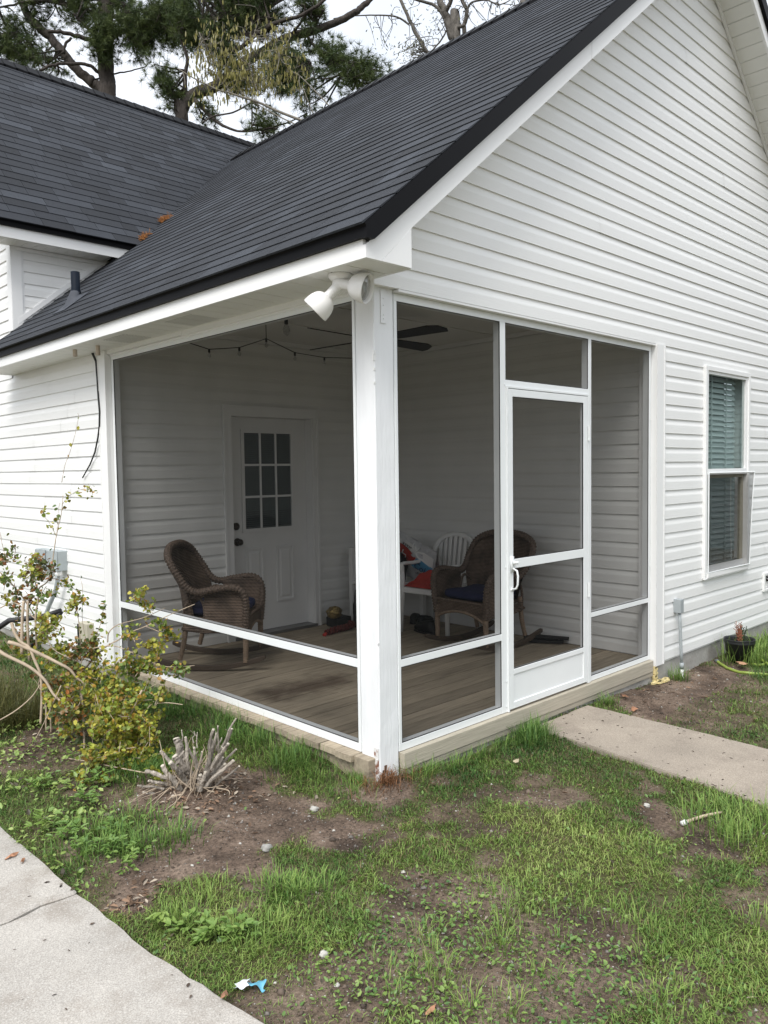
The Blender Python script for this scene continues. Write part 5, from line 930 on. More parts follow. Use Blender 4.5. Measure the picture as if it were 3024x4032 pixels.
# ------------------------------------------------------------------ porch furniture
def ribbed(pts,r,step=.007,amp=.10,n=10,mb=None):
    pts=smooth(pts,8); d=[0]
    for i in range(1,len(pts)): d.append(d[-1]+(pts[i]-pts[i-1]).length)
    m_=max(8,int(d[-1]/step)); o_=[];rad=[];j=0
    for i in range(m_+1):
        t=d[-1]*i/m_
        while j<len(d)-2 and d[j+1]<t: j+=1
        a=(t-d[j])/max(1e-9,d[j+1]-d[j]); o_.append(pts[j].lerp(pts[j+1],a)); rr=r if not callable(r) else r(i/m_); rad.append(rr*(1+amp*math.sin(i*PI*2/3.0)))
    return (mb or MB()).tube(o_,rad,n)
M['wicker_leg']=mat('wrapped_wicker_leg',(.25,.18,.125),.6,var=.3,vscale=30)
def rocker(name,label,group):
    ch=thing(name,label,'rocking chair',(0,0,0),0,group)
    half=[(.275,.272,.29),(.288,.288,.45),(.285,.300,.55),(.255,.310,.615),(.18,.318,.640),(.05,.320,.625),(-.07,.318,.605),(-.145,.325,.640),(-.200,.336,.72),(-.252,.333,.80),(-.292,.298,.872),(-.320,.175,.925),(-.326,0,.940)]
    full=half+[(x,-y,z) for x,y,z in half[-2::-1]]
    ribbed(full,.027,.0082,.20).build('rim',M['rim'],ch,True,local=True)
    LV=[(.37,-.115,.255),(.46,-.120,.280),(.56,-.130,.305),(.64,-.150,.322),(.73,-.207,.333),(.82,-.263,.325),(.882,-.298,.285),(.925,-.320,.170)]
    def back(i,j):
        t=j*(len(LV)-1); k=min(int(t),len(LV)-2); a=t-k; z,x,w=[LV[k][q]*(1-a)+LV[k+1][q]*a for q in range(3)]; s_=2*i-1
        return (x-(.115-.085*j*j)*(1-s_**4),w*s_,z+.014*(1-s_*s_)*j)
    b=MB(); b.grid(back,15,22); b.grid(lambda i,j:tuple(Vector(back(i,j))+Vector((-.014,0,-.002))),15,22); b.build('backrest',M['wicker'],ch,True,local=True)
    for s_ in (1,-1):
        b=MB()
        def arm(x): 
            return .612+ .02*math.sin((x+.05)*6) if x<.25 else .60
        b.grid(lambda i,j:(-.03+.31*i,s_*(.283+.008*math.sin(PI*j)),.29+(arm(-.03+.31*i)-.29)*j),12,12)
        b.grid(lambda i,j:(-.03+.31*i,s_*(.270+.008*math.sin(PI*j)),.29+(arm(-.03+.31*i)-.29)*j),12,12)
        b.grid(lambda i,j:(-.20+.18*i,s_*.276,.30+(.095-.02*math.sin(PI*i))*j),8,4)
        b.build('side_panel',M['wicker'],ch,True,local=True)
        ribbed([(-.03,s_*.279,.39),(-.035,s_*.281,.50),(-.075,s_*.283,.565),(-.135,s_*.280,.55),(-.185,s_*.27,.47),(-.20,s_*.262,.38)],.012,.006,.12,8).build('arm_arch',M['rim'],ch,True,local=True)
        ribbed([(-.21,s_*.272,.325),(-.03,s_*.28,.300),(.12,s_*.283,.318),(.275,s_*.275,.275)],.013,.006,.12,8).build('side_rail',M['wicker'],ch,True,local=True)
        b=ribbed([(.272,s_*.268,.36),(.274,s_*.268,.20),(.270,s_*.27,.065)],lambda t:.024-.004*t,.006,.10,9); b.build('leg',M['wicker_leg'],ch,True,local=True)
        b=ribbed([(-.175,s_*.255,.42),(-.20,s_*.26,.22),(-.235,s_*.266,.085)],lambda t:.022-.004*t,.006,.10,9); b.build('leg',M['wicker_leg'],ch,True,local=True)
        b=MB(); n=20; vs=[]
        for i in range(n+1):
            x=-.46+.88*i/n; zc=.024+.40*(x+.03)**2; e=1 if 0<i<n else .7
            for dy,dz in ((-.016,-.020*e),(.016,-.020*e),(.016,.020*e),(-.016,.020*e)): vs.append((x,s_*.267+dy,zc+dz))
        fs=[(i*4+k,i*4+(k+1)%4,(i+1)*4+(k+1)%4,(i+1)*4+k) for i in range(n) for k in range(4)]+[(3,2,1,0),(n*4,n*4+1,n*4+2,n*4+3)]
        b.add(vs,fs); b.build('rocker_runner',M['rockwood'],ch,local=True,bevel=.004)
    b=MB()
    lowz=lambda y:.255+.075*(1-(y/.265)**2)*.9
    b.grid(lambda i,j:(.288-.01*math.sin(PI*j)*0,-.262+.524*i,lowz(-.262+.524*i)+(.405-lowz(-.262+.524*i))*j),17,8)
    b.grid(lambda i,j:(.272,-.262+.524*i,lowz(-.262+.524*i)+(.405-lowz(-.262+.524*i))*j),17,8)
    b.build('front_apron',M['wicker'],ch,True,local=True)
    ribbed([(.284,-.265+.53*i/8,lowz(-.265+.53*i/8)) for i in range(9)],.013,.006,.12,8).build('front_rail',M['wicker_leg'],ch,True,local=True)
    ribbed([(.284,-.265+.53*i/6,.405) for i in range(7)],.014,.006,.12,8).build('front_edge',M['rim'],ch,True,local=True)
    MB().box((-.20,-.262,.375),(.275,.262,.40)).build('seat',M['wicker'],ch,local=True)
    return ch
def place(o,loc,rz): o.location=loc; o.rotation_euler=(0,0,rz)
GRP='brown wicker rocking chairs on the porch'
ch1=rocker('rocking_chair','brown wicker rocking chair turned toward the post, in front of the entry door',GRP)
ch2=copy_tree(ch1); ch2['label']='brown wicker rocking chair facing out beside the white plastic chair'
place(ch1,(.573,2.469,0.0),math.radians(-47)); place(ch2,(2.494,1.30,0.0),math.radians(178)); ch1.scale=ch2.scale=(1.025,1.025,1.025)
def cushion(label,parent_ch):
    t=thing('seat_cushion',label,'cushion',(0,0,0),0,'navy seat cushions on the rocking chairs')
    b=MB(); n=18
    def sp(i,j):
        u=2*PI*i; v=PI*(j-.5); ex=.35; c_=lambda a:math.copysign(abs(math.cos(a))**ex,math.cos(a)); s_=lambda a:math.copysign(abs(math.sin(a))**ex,math.sin(a))
        x=.235*c_(u)*abs(math.cos(v))**.4; y=.245*s_(u)*abs(math.cos(v))**.4; z=.045*math.copysign(abs(math.sin(v))**.8,math.sin(v)); k=.012*math.cos(3*x/.24)*math.cos(3*y/.24)
        return (x+.03,y,z+.448+(k if z>0 else 0))
    b.grid(sp,33,13); b.build('cushion_body',M['cushion'],t,True,local=True)
    MB().add([(.20,-.20,.485),(.245,-.205,.492),(.243,-.165,.494),(.20,-.165,.488)],[(0,1,2,3)]).build('care_tag',M['paper'],t,local=True)
    t.location=parent_ch.location; t.rotation_euler=parent_ch.rotation_euler; t.scale=parent_ch.scale; return t
cushion('navy blue cushion on the rocking chair in front of the door',ch1); cushion('navy blue cushion on the rocking chair beside the plastic chair',ch2)
# white resin chair
pcx=thing('plastic_chair','white slatted plastic armchair holding a red cloth, behind the rocker','chair',(2.697,1.988,0),math.radians(185))
PWm=M['white_plastic']
b=MB(); b.grid(lambda i,j:(-.22+.45*i,-.235+.47*j,.425+.015*math.cos(PI*(i))-.012*math.sin(PI*j)),8,8); b.grid(lambda i,j:(-.22+.45*i,-.235+.47*j,.405+.015*math.cos(PI*(i))-.012*math.sin(PI*j)),8,8); b.build('seat',PWm,pcx,True,local=True)
MB().box((.215,-.25,.372),(.238,.25,.428)).build('seat_lip',PWm,pcx,local=True,bevel=.006)
for s_ in (1,-1):
    b=MB(); b.tube([(.235,s_*.262,.62),(.228,s_*.262,.42),(.245,s_*.275,.0)],[.026,.030,.024],8,flat=.7); b.build('leg',PWm,pcx,True,local=True)
    b=MB(); b.tube([(-.20,s_*.235,.42),(-.29,s_*.26,.0)],[.030,.022],8,flat=.7); b.build('leg',PWm,pcx,True,local=True)
    b=MB(); b.tube(smooth([(.236,s_*.262,.56),(.240,s_*.264,.625),(.20,s_*.268,.645),(.02,s_*.27,.638),(-.14,s_*.262,.66),(-.22,s_*.245,.72)]),.024,8,flat=.75); b.build('armrest',PWm,pcx,True,local=True)
b=MB(); b.tube(smooth([(-.20,.235,.42),(-.215,.245,.60),(-.245,.235,.74),(-.275,.18,.84),(-.292,.09,.885),(-.296,0,.895),(-.292,-.09,.885),(-.275,-.18,.84),(-.245,-.235,.74),(-.215,-.245,.60),(-.20,-.235,.42)]),.027,8,flat=.6); b.build('back_frame',PWm,pcx,True,local=True)
for i in range(7):
    y=-.168+.056*i; top=.885-.9*y*y*1.6
    b=MB(); b.bar((-.205,y*.9,.44),(-.250,y,.66),.034,.010,(1,0,0)); b.bar((-.250,y,.66),(-.285,y*1.04,top),.034,.010,(1,0,0)); b.build('back_slat',PWm,pcx,local=True)
# red cloth on the seat
rc=random.Random(6); b=MB(); 
def cloth(i,j):
    u=2*i-1; v=2*j-1; h_=.11*math.exp(-(u*u*1.6+v*v*1.4))*(1+.5*math.sin(5*u+3*v)*.6)+.018*math.sin(9*u)*math.cos(7*v)
    return (2.60+.17*u,2.03+.20*v,.438+max(0,h_)*(1-max(abs(u),abs(v))**6))
b.grid(cloth,26,26); tag(b.build('red_cloth',M['red'],None,True),'crumpled red cloth on the seat of the white plastic chair','cloth')
# bench
bn=thing('bench','low white wooden bench in the far porch corner','bench',(2.67,2.65,0))
for x,y in ((2.41,2.90),(2.93,2.90),(2.41,2.42),(2.93,2.42)): MB().box((x-.024,y-.024,0),(x+.024,y+.024,.76 if y>2.8 else .40)).build('leg',M['white_plastic'],bn)
MB().box((2.38,2.39,.4005),(2.96,2.875,.43)).build('bench_top',M['white_plastic'],bn); MB().box((2.4345,2.885,.30),(2.9055,2.915,.35)).build('bench_rail',M['white_plastic'],bn); MB().box((2.4345,2.885,.68),(2.9055,2.915,.74)).build('bench_rail',M['white_plastic'],bn)
# insulated bag
A=Vector((2.70,2.50,.93)); e1=Vector((0,-.935,-.354)); e2=Vector((.22,.345,-.91)).normalized(); en=e1.cross(e2).normalized()
if en.x>0: en=-en
bg_=thing('insulated_bag','silver hot and cold grocery bag propped behind the white plastic chair','bag',tuple(A+e1*.25+e2*.42))
def bs(u,v,o=0): 
    bul=.035*math.sin(PI*min(1,max(0,u/.50)))*math.sin(PI*min(1,max(0,v/.42))); return A+e1*u+e2*v+en*(bul+o+.006*math.sin(23*u+9*v))
b=MB(); b.grid(lambda i,j:bs(.52*i,.44*j),22,18); b.grid(lambda i,j:A+e1*(.52*i)+e2*(.44*j)-en*(.10*math.sin(PI*j*.5)),8,8); b.build('bag_body',M['silver'],bg_,True)
def patch(nm,pts,m,o):
    n=len(pts); cx=sum(p[0] for p in pts)/n; cy=sum(p[1] for p in pts)/n; k=MB(); vs=[bs(cx,cy,o)]
    for f_ in (.5,1):
        vs+=[bs(cx+(p[0]-cx)*f_,cy+(p[1]-cy)*f_,o) for p in pts]
    fs=[(0,1+i,1+(i+1)%n) for i in range(n)]+[(1+i,1+n+i,1+n+(i+1)%n,1+(i+1)%n) for i in range(n)]; k.add(vs,fs); return k.build(nm,m,bg_)
patch('print_panel',[(.02,.07),(.12,.055),(.25,.06),(.38,.075),(.49,.09),(.49,.14),(.49,.20),(.30,.15),(.15,.13),(.02,.12)],M['bagwhite'],.002)
patch('print_panel',[(.02,.12),(.10,.115),(.20,.135),(.29,.165),(.25,.22),(.20,.27),(.12,.285),(.06,.27),(.02,.22)],M['bagred'],.003)
patch('print_panel',[(.30,.16),(.40,.175),(.49,.19),(.50,.24),(.49,.29),(.38,.285),(.27,.28),(.23,.265),(.26,.215)],M['bagblue'],.003)
def text(body,u,v,size,m,parent,o=.009,rot=0,shear=0):
    cu=bpy.data.curves.new('lettering','FONT'); cu.body=body; cu.size=size; cu.extrude=.0004; cu.shear=shear; cu.materials.append(m); tmp_=bpy.data.objects.new('lettering',cu); COL.objects.link(tmp_); me_=bpy.data.meshes.new_from_object(tmp_.evaluated_get(bpy.context.evaluated_depsgraph_get())); bpy.data.objects.remove(tmp_); ob=bpy.data.objects.new('lettering',me_); COL.objects.link(ob)
    x=e1*math.cos(rot)+e2*math.sin(rot); y=-(e2*math.cos(rot)-e1*math.sin(rot)); zz=x.cross(y).normalized(); p=bs(u,v,o)
    mm=Matrix(((x.x,y.x,zz.x,p.x),(x.y,y.y,zz.y,p.y),(x.z,y.z,zz.z,p.z),(0,0,0,1)))
    ob.parent=parent; ob.matrix_parent_inverse=Matrix.Translation(-Vector(LOCS[parent.name])); ob.matrix_basis=mm; return ob
text('KEEPS ITEMS',.07,.115,.052,M['bagblack'],bg_,rot=.10); text('Hot',.045,.245,.125,M['bagwhite'],bg_,.014,rot=.08,shear=.25); text('or',.235,.235,.05,M['bagred'],bg_,.016); text('Cold',.275,.265,.105,M['bagnavy'],bg_,.014,rot=.05,shear=.25); text('FOR 3 HOURS',.10,.335,.04,M['bagblack'],bg_,.012,rot=.03)
MB().tube(smooth([bs(.22,.03,.01),bs(.23,.075,.02),bs(.29,.085,.02),bs(.31,.04,.01)]),.006,6).build('bag_handle',M['bagwhite'],bg_,True)
# other odds and ends in the corner
def lump(name,c,rx,ry,rz,m,seed,label,cat,group=None,flat=0):
    r=random.Random(seed); ph=[r.uniform(0,6) for _ in range(6)]; b=MB()
    def f_(i,j):
        u=2*PI*i; v=PI*(j-.5); d=Vector((math.cos(u)*math.cos(v),math.sin(u)*math.cos(v),math.sin(v))); k=1+.12*math.sin(3*d.x+ph[0])+.10*math.sin(5*d.y+ph[1])+.08*math.sin(7*d.z+4*d.x+ph[2])+.05*math.sin(11*d.x+9*d.y+ph[3])
        return (c[0]+rx*d.x*k,c[1]+ry*d.y*k,max(c[2]+rz*d.z*k,c[2]-rz*.85))
    b.grid(f_,29,15); o=b.build(name,m,None,True); tag(o,label,cat,group); return o
lump('tote_bag',(2.62,2.52,.57),.12,.11,.16,M['shoe'],1,'slumped black tote bag on the bench beside the silver bag','bag')
lump('small_pillow',(2.50,2.44,.475),.085,.10,.052,M['pillow'],2,'small yellowish print pillow on the front edge of the bench','pillow')
lump('foil_wrapper',(2.10,2.83,.15),.085,.07,.055,M['gold'],3,'crumpled gold foil on the dark box by the door trim','wrapper')
tag(MB().box((2.11,2.80,.0),(2.30,2.97,.095)).build('storage_box',M['plank'],None,bevel=.01),'small dark box on the deck beside the door trim','box')
lump('crumpled_bag',(2.30,2.70,.14),.055,.06,.19,M['shoe'],4,'upright crumpled black bag standing behind the rope toy','bag')
def shoe(x,y,rz,label,L_=.30,h=.10):
    t=thing('shoe',label,'shoe',(x,y,0),rz,'black shoes under the plastic chair'); b=MB()
    def f_(i,j):
        a=2*PI*j; xx=-.5+i; w=.048*(1-abs(2*i-1)**5)**.5*(.8+.35*i); hh=h*(.95-.55*i**1.3)*(1-abs(2*i-1)**9)
        return (xx*L_,w*math.cos(a),max(.014,.014+hh*.5+hh*.55*math.sin(a)))
    b.grid(f_,15,17); b.build('upper',M['shoe'],t,True,local=True)
    b=MB(); pts=[(L_*(-.5+i/11),.047*(1-abs(2*i/11-1)**5)**.5*(.85+.3*i/11)+.004) for i in range(12)]
    b.prism([(x_,y_,0) for x_,y_ in pts]+[(x_,-y_,0) for x_,y_ in pts[::-1]],(0,0,.018)); b.build('sole',M['blackp'],t,local=True); return t
shoe(2.53,2.02,math.radians(75),'large black slipper under the white plastic chair, nearest the rocker',.32,.13); shoe(2.83,2.30,math.radians(20),'black shoe standing behind the back leg of the plastic chair'); shoe(2.86,2.46,math.radians(35),'black shoe farthest back by the corner of the porch')
rope=smooth([(1.83,2.625,.02),(1.93,2.63,.035),(2.04,2.64,.035),(2.14,2.655,.035),(2.22,2.70,.035),(2.24,2.76,.03)],10)
rt_=thing('rope_toy','thick red and black braided rope toy on the deck by the door','rope toy',(2.04,2.64,0))
b=MB()
for k in range(3):
    pts=[]; 
    for i,p in enumerate(rope):
        a=i*.55+k*2*PI/3; d=(rope[min(i+1,len(rope)-1)]-rope[max(i-1,0)]).normalized(); s1=d.cross(Vector((0,0,1))).normalized(); s2=s1.cross(d); pts.append(p+(s1*math.cos(a)+s2*math.sin(a))*.017)
    b.tube(pts,.018,7)
b.build('braid',M['rope'],rt_,True); MB().tube([(1.78,2.60,.012),(1.83,2.622,.02)],[.02,.012],8).build('tassel',M['red'],rt_,True)
for i,(a,b_,z) in enumerate((((2.80,1.10,.02),(2.985,.80,.02),0),((2.83,1.11,.045),(2.99,.86,.042),0),((2.86,1.03,.062),(3.005,.76,.050),0))):
    lab=('lowest dark board of the little stack by the side wall','middle dark board of the little stack by the side wall','short dark board lying on top of the little stack')[i]
    tag(MB().bar(a,b_,.055,.022).build('dark_board',M['plank'],None,bevel=.002),lab,'board',group='dark boards stacked on the porch')
# ------------------------------------------------------------------ foliage geometry in bulk
def unit(v): return v/np.maximum(np.linalg.norm(v,axis=-1,keepdims=True),1e-9)
LEAF_T=np.array([(0,0,0),(.30,-.40,.10),(.72,-.46,.10),(1,0,.02),(.72,.46,.10),(.30,.40,.10),(.52,0,-.05)])
LEAF_N=np.array([(0,0,0),(.35,-.5,.10),(.80,-.28,.06),(1,0,-.05),(.80,.28,.06),(.35,.5,.10),(.5,0,-.03)])
LEAF_F=np.array([(6,0,1),(6,1,2),(6,2,3),(6,3,4),(6,4,5),(6,5,0)])
def leaves(P,D,Nn,L,Wd,col,tpl=LEAF_T):
    n=len(P); D=unit(D); S=unit(np.cross(D,Nn)); U=np.cross(S,D); T=tpl
    V=P[:,None,:]+D[:,None,:]*(T[None,:,0:1]*L[:,None,None])+S[:,None,:]*(T[None,:,1:2]*Wd[:,None,None])+U[:,None,:]*(T[None,:,2:3]*L[:,None,None])
    F=(np.arange(n)*7)[:,None,None]+LEAF_F[None]; C=np.repeat(col,7,axis=0).reshape(n,7,3)*(1+.10*(T[None,:,0:1]-.5))
    return V.reshape(-1,3),F.reshape(-1,3),C.reshape(-1,3)
def blades(P,az,lean,L,w,col):
    """bent grass blades: two segments, 5 points"""
    n=len(P); h=np.stack([np.cos(az),np.sin(az),np.zeros(n)],1); s=np.stack([-np.sin(az),np.cos(az),np.zeros(n)],1); up_=np.array([0,0,1.])
    l1=lean*.55; l2=np.clip(lean*1.45,0,1.75)
    m=P+(h*np.sin(l1)[:,None]+up_*np.cos(l1)[:,None])*(L*.5)[:,None]; t=m+(h*np.sin(l2)[:,None]+up_*np.cos(l2)[:,None])*(L*.5)[:,None]
    V=np.stack([P-s*w[:,None]*.5,P+s*w[:,None]*.5,m+s*w[:,None]*.42,m-s*w[:,None]*.42,t],1)
    b=(np.arange(n)*5)[:,None]; F=np.concatenate([b+np.array([0,1,2]),b+np.array([0,2,3]),b+np.array([3,2,4])],0)
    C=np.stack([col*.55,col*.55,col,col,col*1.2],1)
    return V.reshape(-1,3),F,C.reshape(-1,3)
class Bulk:
    def __init__(s): s.V=[];s.F=[];s.C=[];s.n=0
    def add(s,V,F,C): s.V.append(V);s.F.append(F+s.n);s.C.append(C);s.n+=len(V)
    def build(s,name,m,parent=None,kind=None,label=None):
        me=np_mesh(name,np.concatenate(s.V),np.concatenate(s.F),m,np.concatenate(s.C)); return link(name,me,parent,label,kind)
fwd2=np.array([fw.x,fw.y])/math.hypot(fw.x,fw.y); cam2=np.array([CAM.x,CAM.y])
def in_view(x,y,half=.80):
    d=np.stack([x-cam2[0],y-cam2[1]],-1); r=np.linalg.norm(d,axis=-1); return (d@fwd2)/np.maximum(r,1e-6)>math.cos(half)
def free(x,y,pad=0.0):
    ok=~inpoly(x,y,[(-.06+pad,.0),(7.3,-.035),(7.3,10),(-.06,10)])&(pdist(x,y,WALK)>-.008)&(pdist(x,y,PATH)>-.006)
    ok&=~((x>-.01)&(x<PW+.01)&(y>-.01)&(y<PW)); return ok
SPOT={k:np.array(v[:2]) for k,v in DATA['SPOT'].items()}
def near(x,y,k,r): c=SPOT[k]; return np.exp(-((x-c[0])**2+(y-c[1])**2)/(r*r))
def grass_tone(x,y,r):
    """0 dark lush .. 1 yellow green"""
    t=.40+.55*(vnoise(x,y,2.6,21)-.5)+.35*(vnoise(x,y,8,22)-.5)
    t+=-.30*near(x,y,'dark1',.45)-.25*near(x,y,'dark2',.5)+.22*near(x,y,'bright1',.5)+.22*near(x,y,'bright4',.5)+.15*near(x,y,'bright3',.35)+.16*near(x,y,'bright2',.3)
    t+=-.12*np.clip((x-2.2)/1,0,1)-.10*np.clip((y-.5)/1.5,0,1); return np.clip(t+r.normal(0,.13,len(x)),0,1)
PAL=np.array([(.060,.142,.036),(.138,.245,.055),(.250,.355,.085),(.385,.465,.145)])
def pal(t): 
    t=np.clip(t,0,.9999)*3; i=t.astype(int); a=(t-i)[:,None]; return PAL[i]*(1-a)+PAL[np.minimum(i+1,3)]*a
g=Bulk(); r=np.random.default_rng(31)
n=2600000; x=r.uniform(-2.3,6.6,n); y=r.uniform(-3.1,6.5,n); dist=np.hypot(x-CAM.x,y-CAM.y)
keep=in_view(x,y,.82)&(dist>1.5)&(r.random(n)<np.clip((2.6/dist)**1.7,.02,1)); x,y,dist=x[keep],y[keep],dist[keep]
cv=cover(x,y); clump=.45+1.0*vnoise(x,y,16,33)*vnoise(x,y,6,34)*1.6; keep=(r.random(len(x))<np.clip(cv*1.08-.06,0,1)*np.clip(clump,0,1))&free(x,y); x,y,dist=x[keep],y[keep],dist[keep]
tuft=np.stack([np.round(x*15+vnoise(x,y,5,40)*2),np.round(y*15+vnoise(x,y,5,41)*2)],1); cx_=tuft[:,0]/15;cy_=tuft[:,1]/15
m_=len(x); az=np.where(r.random(m_)<.55,np.arctan2(y-cy_+r.normal(0,.02,m_),x-cx_+r.normal(0,.02,m_)),r.uniform(0,2*PI,m_))
z=gz(x,y); t=grass_tone(x,y,r); col=pal(t); dry=r.random(m_)<.11; col[dry]=np.array((.26,.20,.10))*r.uniform(.6,1.1,(dry.sum(),1))
edge=np.clip(1-np.abs(x+.16)/.22,0,1)*((y>.25)&(y<3.2)); deep=near(x,y,'dark1',.5)
L_=r.uniform(.014,.040,m_)*(1+.55*vnoise(x,y,3,50))*(1+.9*edge+.25*deep)*np.clip(.75+.25*cover(x,y)*1.3,.6,1.1)*(1+.10*np.clip(dist-4,0,4))
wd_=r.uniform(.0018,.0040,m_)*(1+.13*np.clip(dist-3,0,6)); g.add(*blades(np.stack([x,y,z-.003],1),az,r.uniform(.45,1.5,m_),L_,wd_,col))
def tufts(cxs,cys,nb,rad,Lr,wr,tone,lean=(.15,1.1)):
    for a,b in zip(cxs,cys):
        k=int(nb*r.uniform(.7,1.3)); q=r.normal(0,rad,(k,2)); X=a+q[:,0];Y=b+q[:,1]; ok=free(X,Y); X,Y=X[ok],Y[ok]; k=len(X)
        if not k: continue
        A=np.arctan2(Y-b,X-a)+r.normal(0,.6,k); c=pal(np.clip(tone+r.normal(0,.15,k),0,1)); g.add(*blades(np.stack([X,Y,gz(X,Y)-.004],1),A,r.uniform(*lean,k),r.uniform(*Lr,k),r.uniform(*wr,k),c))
# tall unmown tufts: by the path, along the deck and walls
tufts([1.18,1.26,1.10,1.30],[-.10,-.16,-.20,-.05],170,.055,(.08,.19),(.003,.005),.22)
tufts(r.uniform(.2,1.1,26),r.uniform(-.13,-.05,26),26,.03,(.04,.11),(.0025,.004),.35)
tufts(r.uniform(-.28,-.09,60),r.uniform(.35,2.6,60),42,.05,(.06,.17),(.0025,.0045),.28)
tufts(r.uniform(-.10,-.02,8),r.uniform(.01,.15,8),30,.02,(.05,.11),(.0025,.004),.4); tufts([.165,.17,.19,-.06],[-.05,-.09,-.14,.2],30,.03,(.05,.15),(.0025,.004),.45)
tufts(r.uniform(-.30,-.1,10),r.uniform(0,.35,10),40,.05,(.04,.10),(.0025,.004),.4); tufts([3.22,3.26],[-.10,-.14],60,.025,(.07,.17),(.003,.005),.35); tufts([2.12,2.16],[-.10,-.13],46,.025,(.05,.12),(.003,.005),.4)
tufts(r.uniform(4.0,4.45,12),r.uniform(-.5,-.16,12),24,.05,(.10,.30),(.004,.008),.5,(.1,.9)); tufts(r.uniform(4.5,6.4,40),r.uniform(-.5,-.06,40),30,.06,(.06,.22),(.004,.007),.42)
tufts(r.uniform(3.6,4.4,26),r.uniform(-1.0,-.55,26),40,.08,(.05,.12),(.003,.006),.25)
tufts(r.uniform(-1.42,-1.15,26),r.uniform(-.75,-.25,26),30,.045,(.04,.095),(.0025,.0045),.6); tufts(r.uniform(-1.5,-1.0,40),r.uniform(.2,.7,40),26,.05,(.04,.12),(.003,.005),.35)
tufts(r.uniform(-1.05,-.80,14),r.uniform(-.62,-.35,14),44,.05,(.035,.085),(.003,.005),.45); tufts(r.uniform(-.95,-.72,12),r.uniform(.95,1.25,12),60,.06,(.06,.14),(.003,.005),.3)
tufts(r.uniform(.55,1.05,20),r.uniform(-1.72,-1.35,20),34,.05,(.06,.14),(.003,.005),.5); tufts([-.62,-.9,.1,.3,-.2,-.55],[-1.3,-1.25,-1.9,-1.3,-1.6,-1.85],60,.05,(.04,.10),(.0025,.004),.62)
tufts(r.uniform(-.62,-.1,26),r.uniform(-1.95,-1.0,26),28,.035,(.03,.08),(.0025,.004),.55); tufts(r.uniform(-1.15,-.6,22),r.uniform(-1.6,-.9,22),22,.035,(.03,.08),(.0025,.004),.6)
# hanging olive grass under the shrub
PAL0=PAL; PAL=np.array([(.045,.055,.020),(.095,.100,.032),(.16,.15,.05),(.24,.20,.09)])
tufts(r.uniform(-1.25,-.85,26),r.uniform(2.3,3.2,26),80,.08,(.12,.38),(.003,.006),.40,(.1,1.2)); PAL=PAL0
g.build('grass',M['grass'],kind='stuff')
# straw at the foot of the post
s=Bulk(); k=420; a=r.uniform(0,2*PI,k); q=np.abs(r.normal(0,.09,k))+.01; X=.02+q*np.cos(a)*1.2; Y=-.04+q*np.sin(a)*.8; ok=free(X,Y); X,Y=X[ok],Y[ok]; k=len(X)
s.add(*blades(np.stack([X,Y,gz(X,Y)],1),r.uniform(0,2*PI,k),r.uniform(.5,1.4,k),r.uniform(.05,.13,k),r.uniform(.002,.004,k),np.array((.27,.135,.065))*r.uniform(.5,1.3,(k,1)))); s.build('straw',M['grass'],kind='stuff')
# broadleaf weeds
w=Bulk(); n=190000; x=r.uniform(-2.0,4.8,n); y=r.uniform(-3.0,4.5,n); dist=np.hypot(x-CAM.x,y-CAM.y)
zoneL=np.clip((-.75-x)/.2,0,1)*np.clip((y-.0)/.3,0,1); dm=pdist(x,y,DIRT['mottle']); zoneM=np.clip(.12-dm,0,.15)/.15; zoneB=np.clip((-1.0-y)/.4,0,1)*.5
p_=(.14+.8*zoneL+1.2*zoneM+.7*zoneB)*np.clip((2.7/dist)**1.5,.03,1)*np.clip(vnoise(x,y,5,61)*1.9-.45,0.04,1)
p_*=np.where(np.minimum(pdist(x,y,DIRT['stump']),pdist(x,y,DIRT['house']))<0,.05,1)
keep=(r.random(n)<p_)&in_view(x,y,.82)&free(x,y)&(dist>1.5); x,y=x[keep],y[keep]; k=len(x); zl=zoneL[keep]
ang=r.uniform(0,2*PI,k); el=r.uniform(-.05,.75,k); D_=np.stack([np.cos(ang)*np.cos(el),np.sin(ang)*np.cos(el),np.sin(el)],1); Nn=unit(np.stack([r.normal(0,.35,k),r.normal(0,.35,k),np.ones(k)],1))
tt=np.clip(.36+.34*zl+.35*(vnoise(x,y,3,62)-.5)+r.normal(0,.16,k),0,1); col=pal(tt); br=r.random(k)<.16; col[br]=np.array((.075,.062,.035))*r.uniform(.6,1.5,(br.sum(),1))
LL=r.uniform(.009,.024,k)*(1+.7*zl); w.add(*leaves(np.stack([x,y,gz(x,y)+r.uniform(.0,.018,k)*(1+1.5*zl)],1),D_,Nn,LL,LL*r.uniform(.40,.75,k),col,LEAF_N))
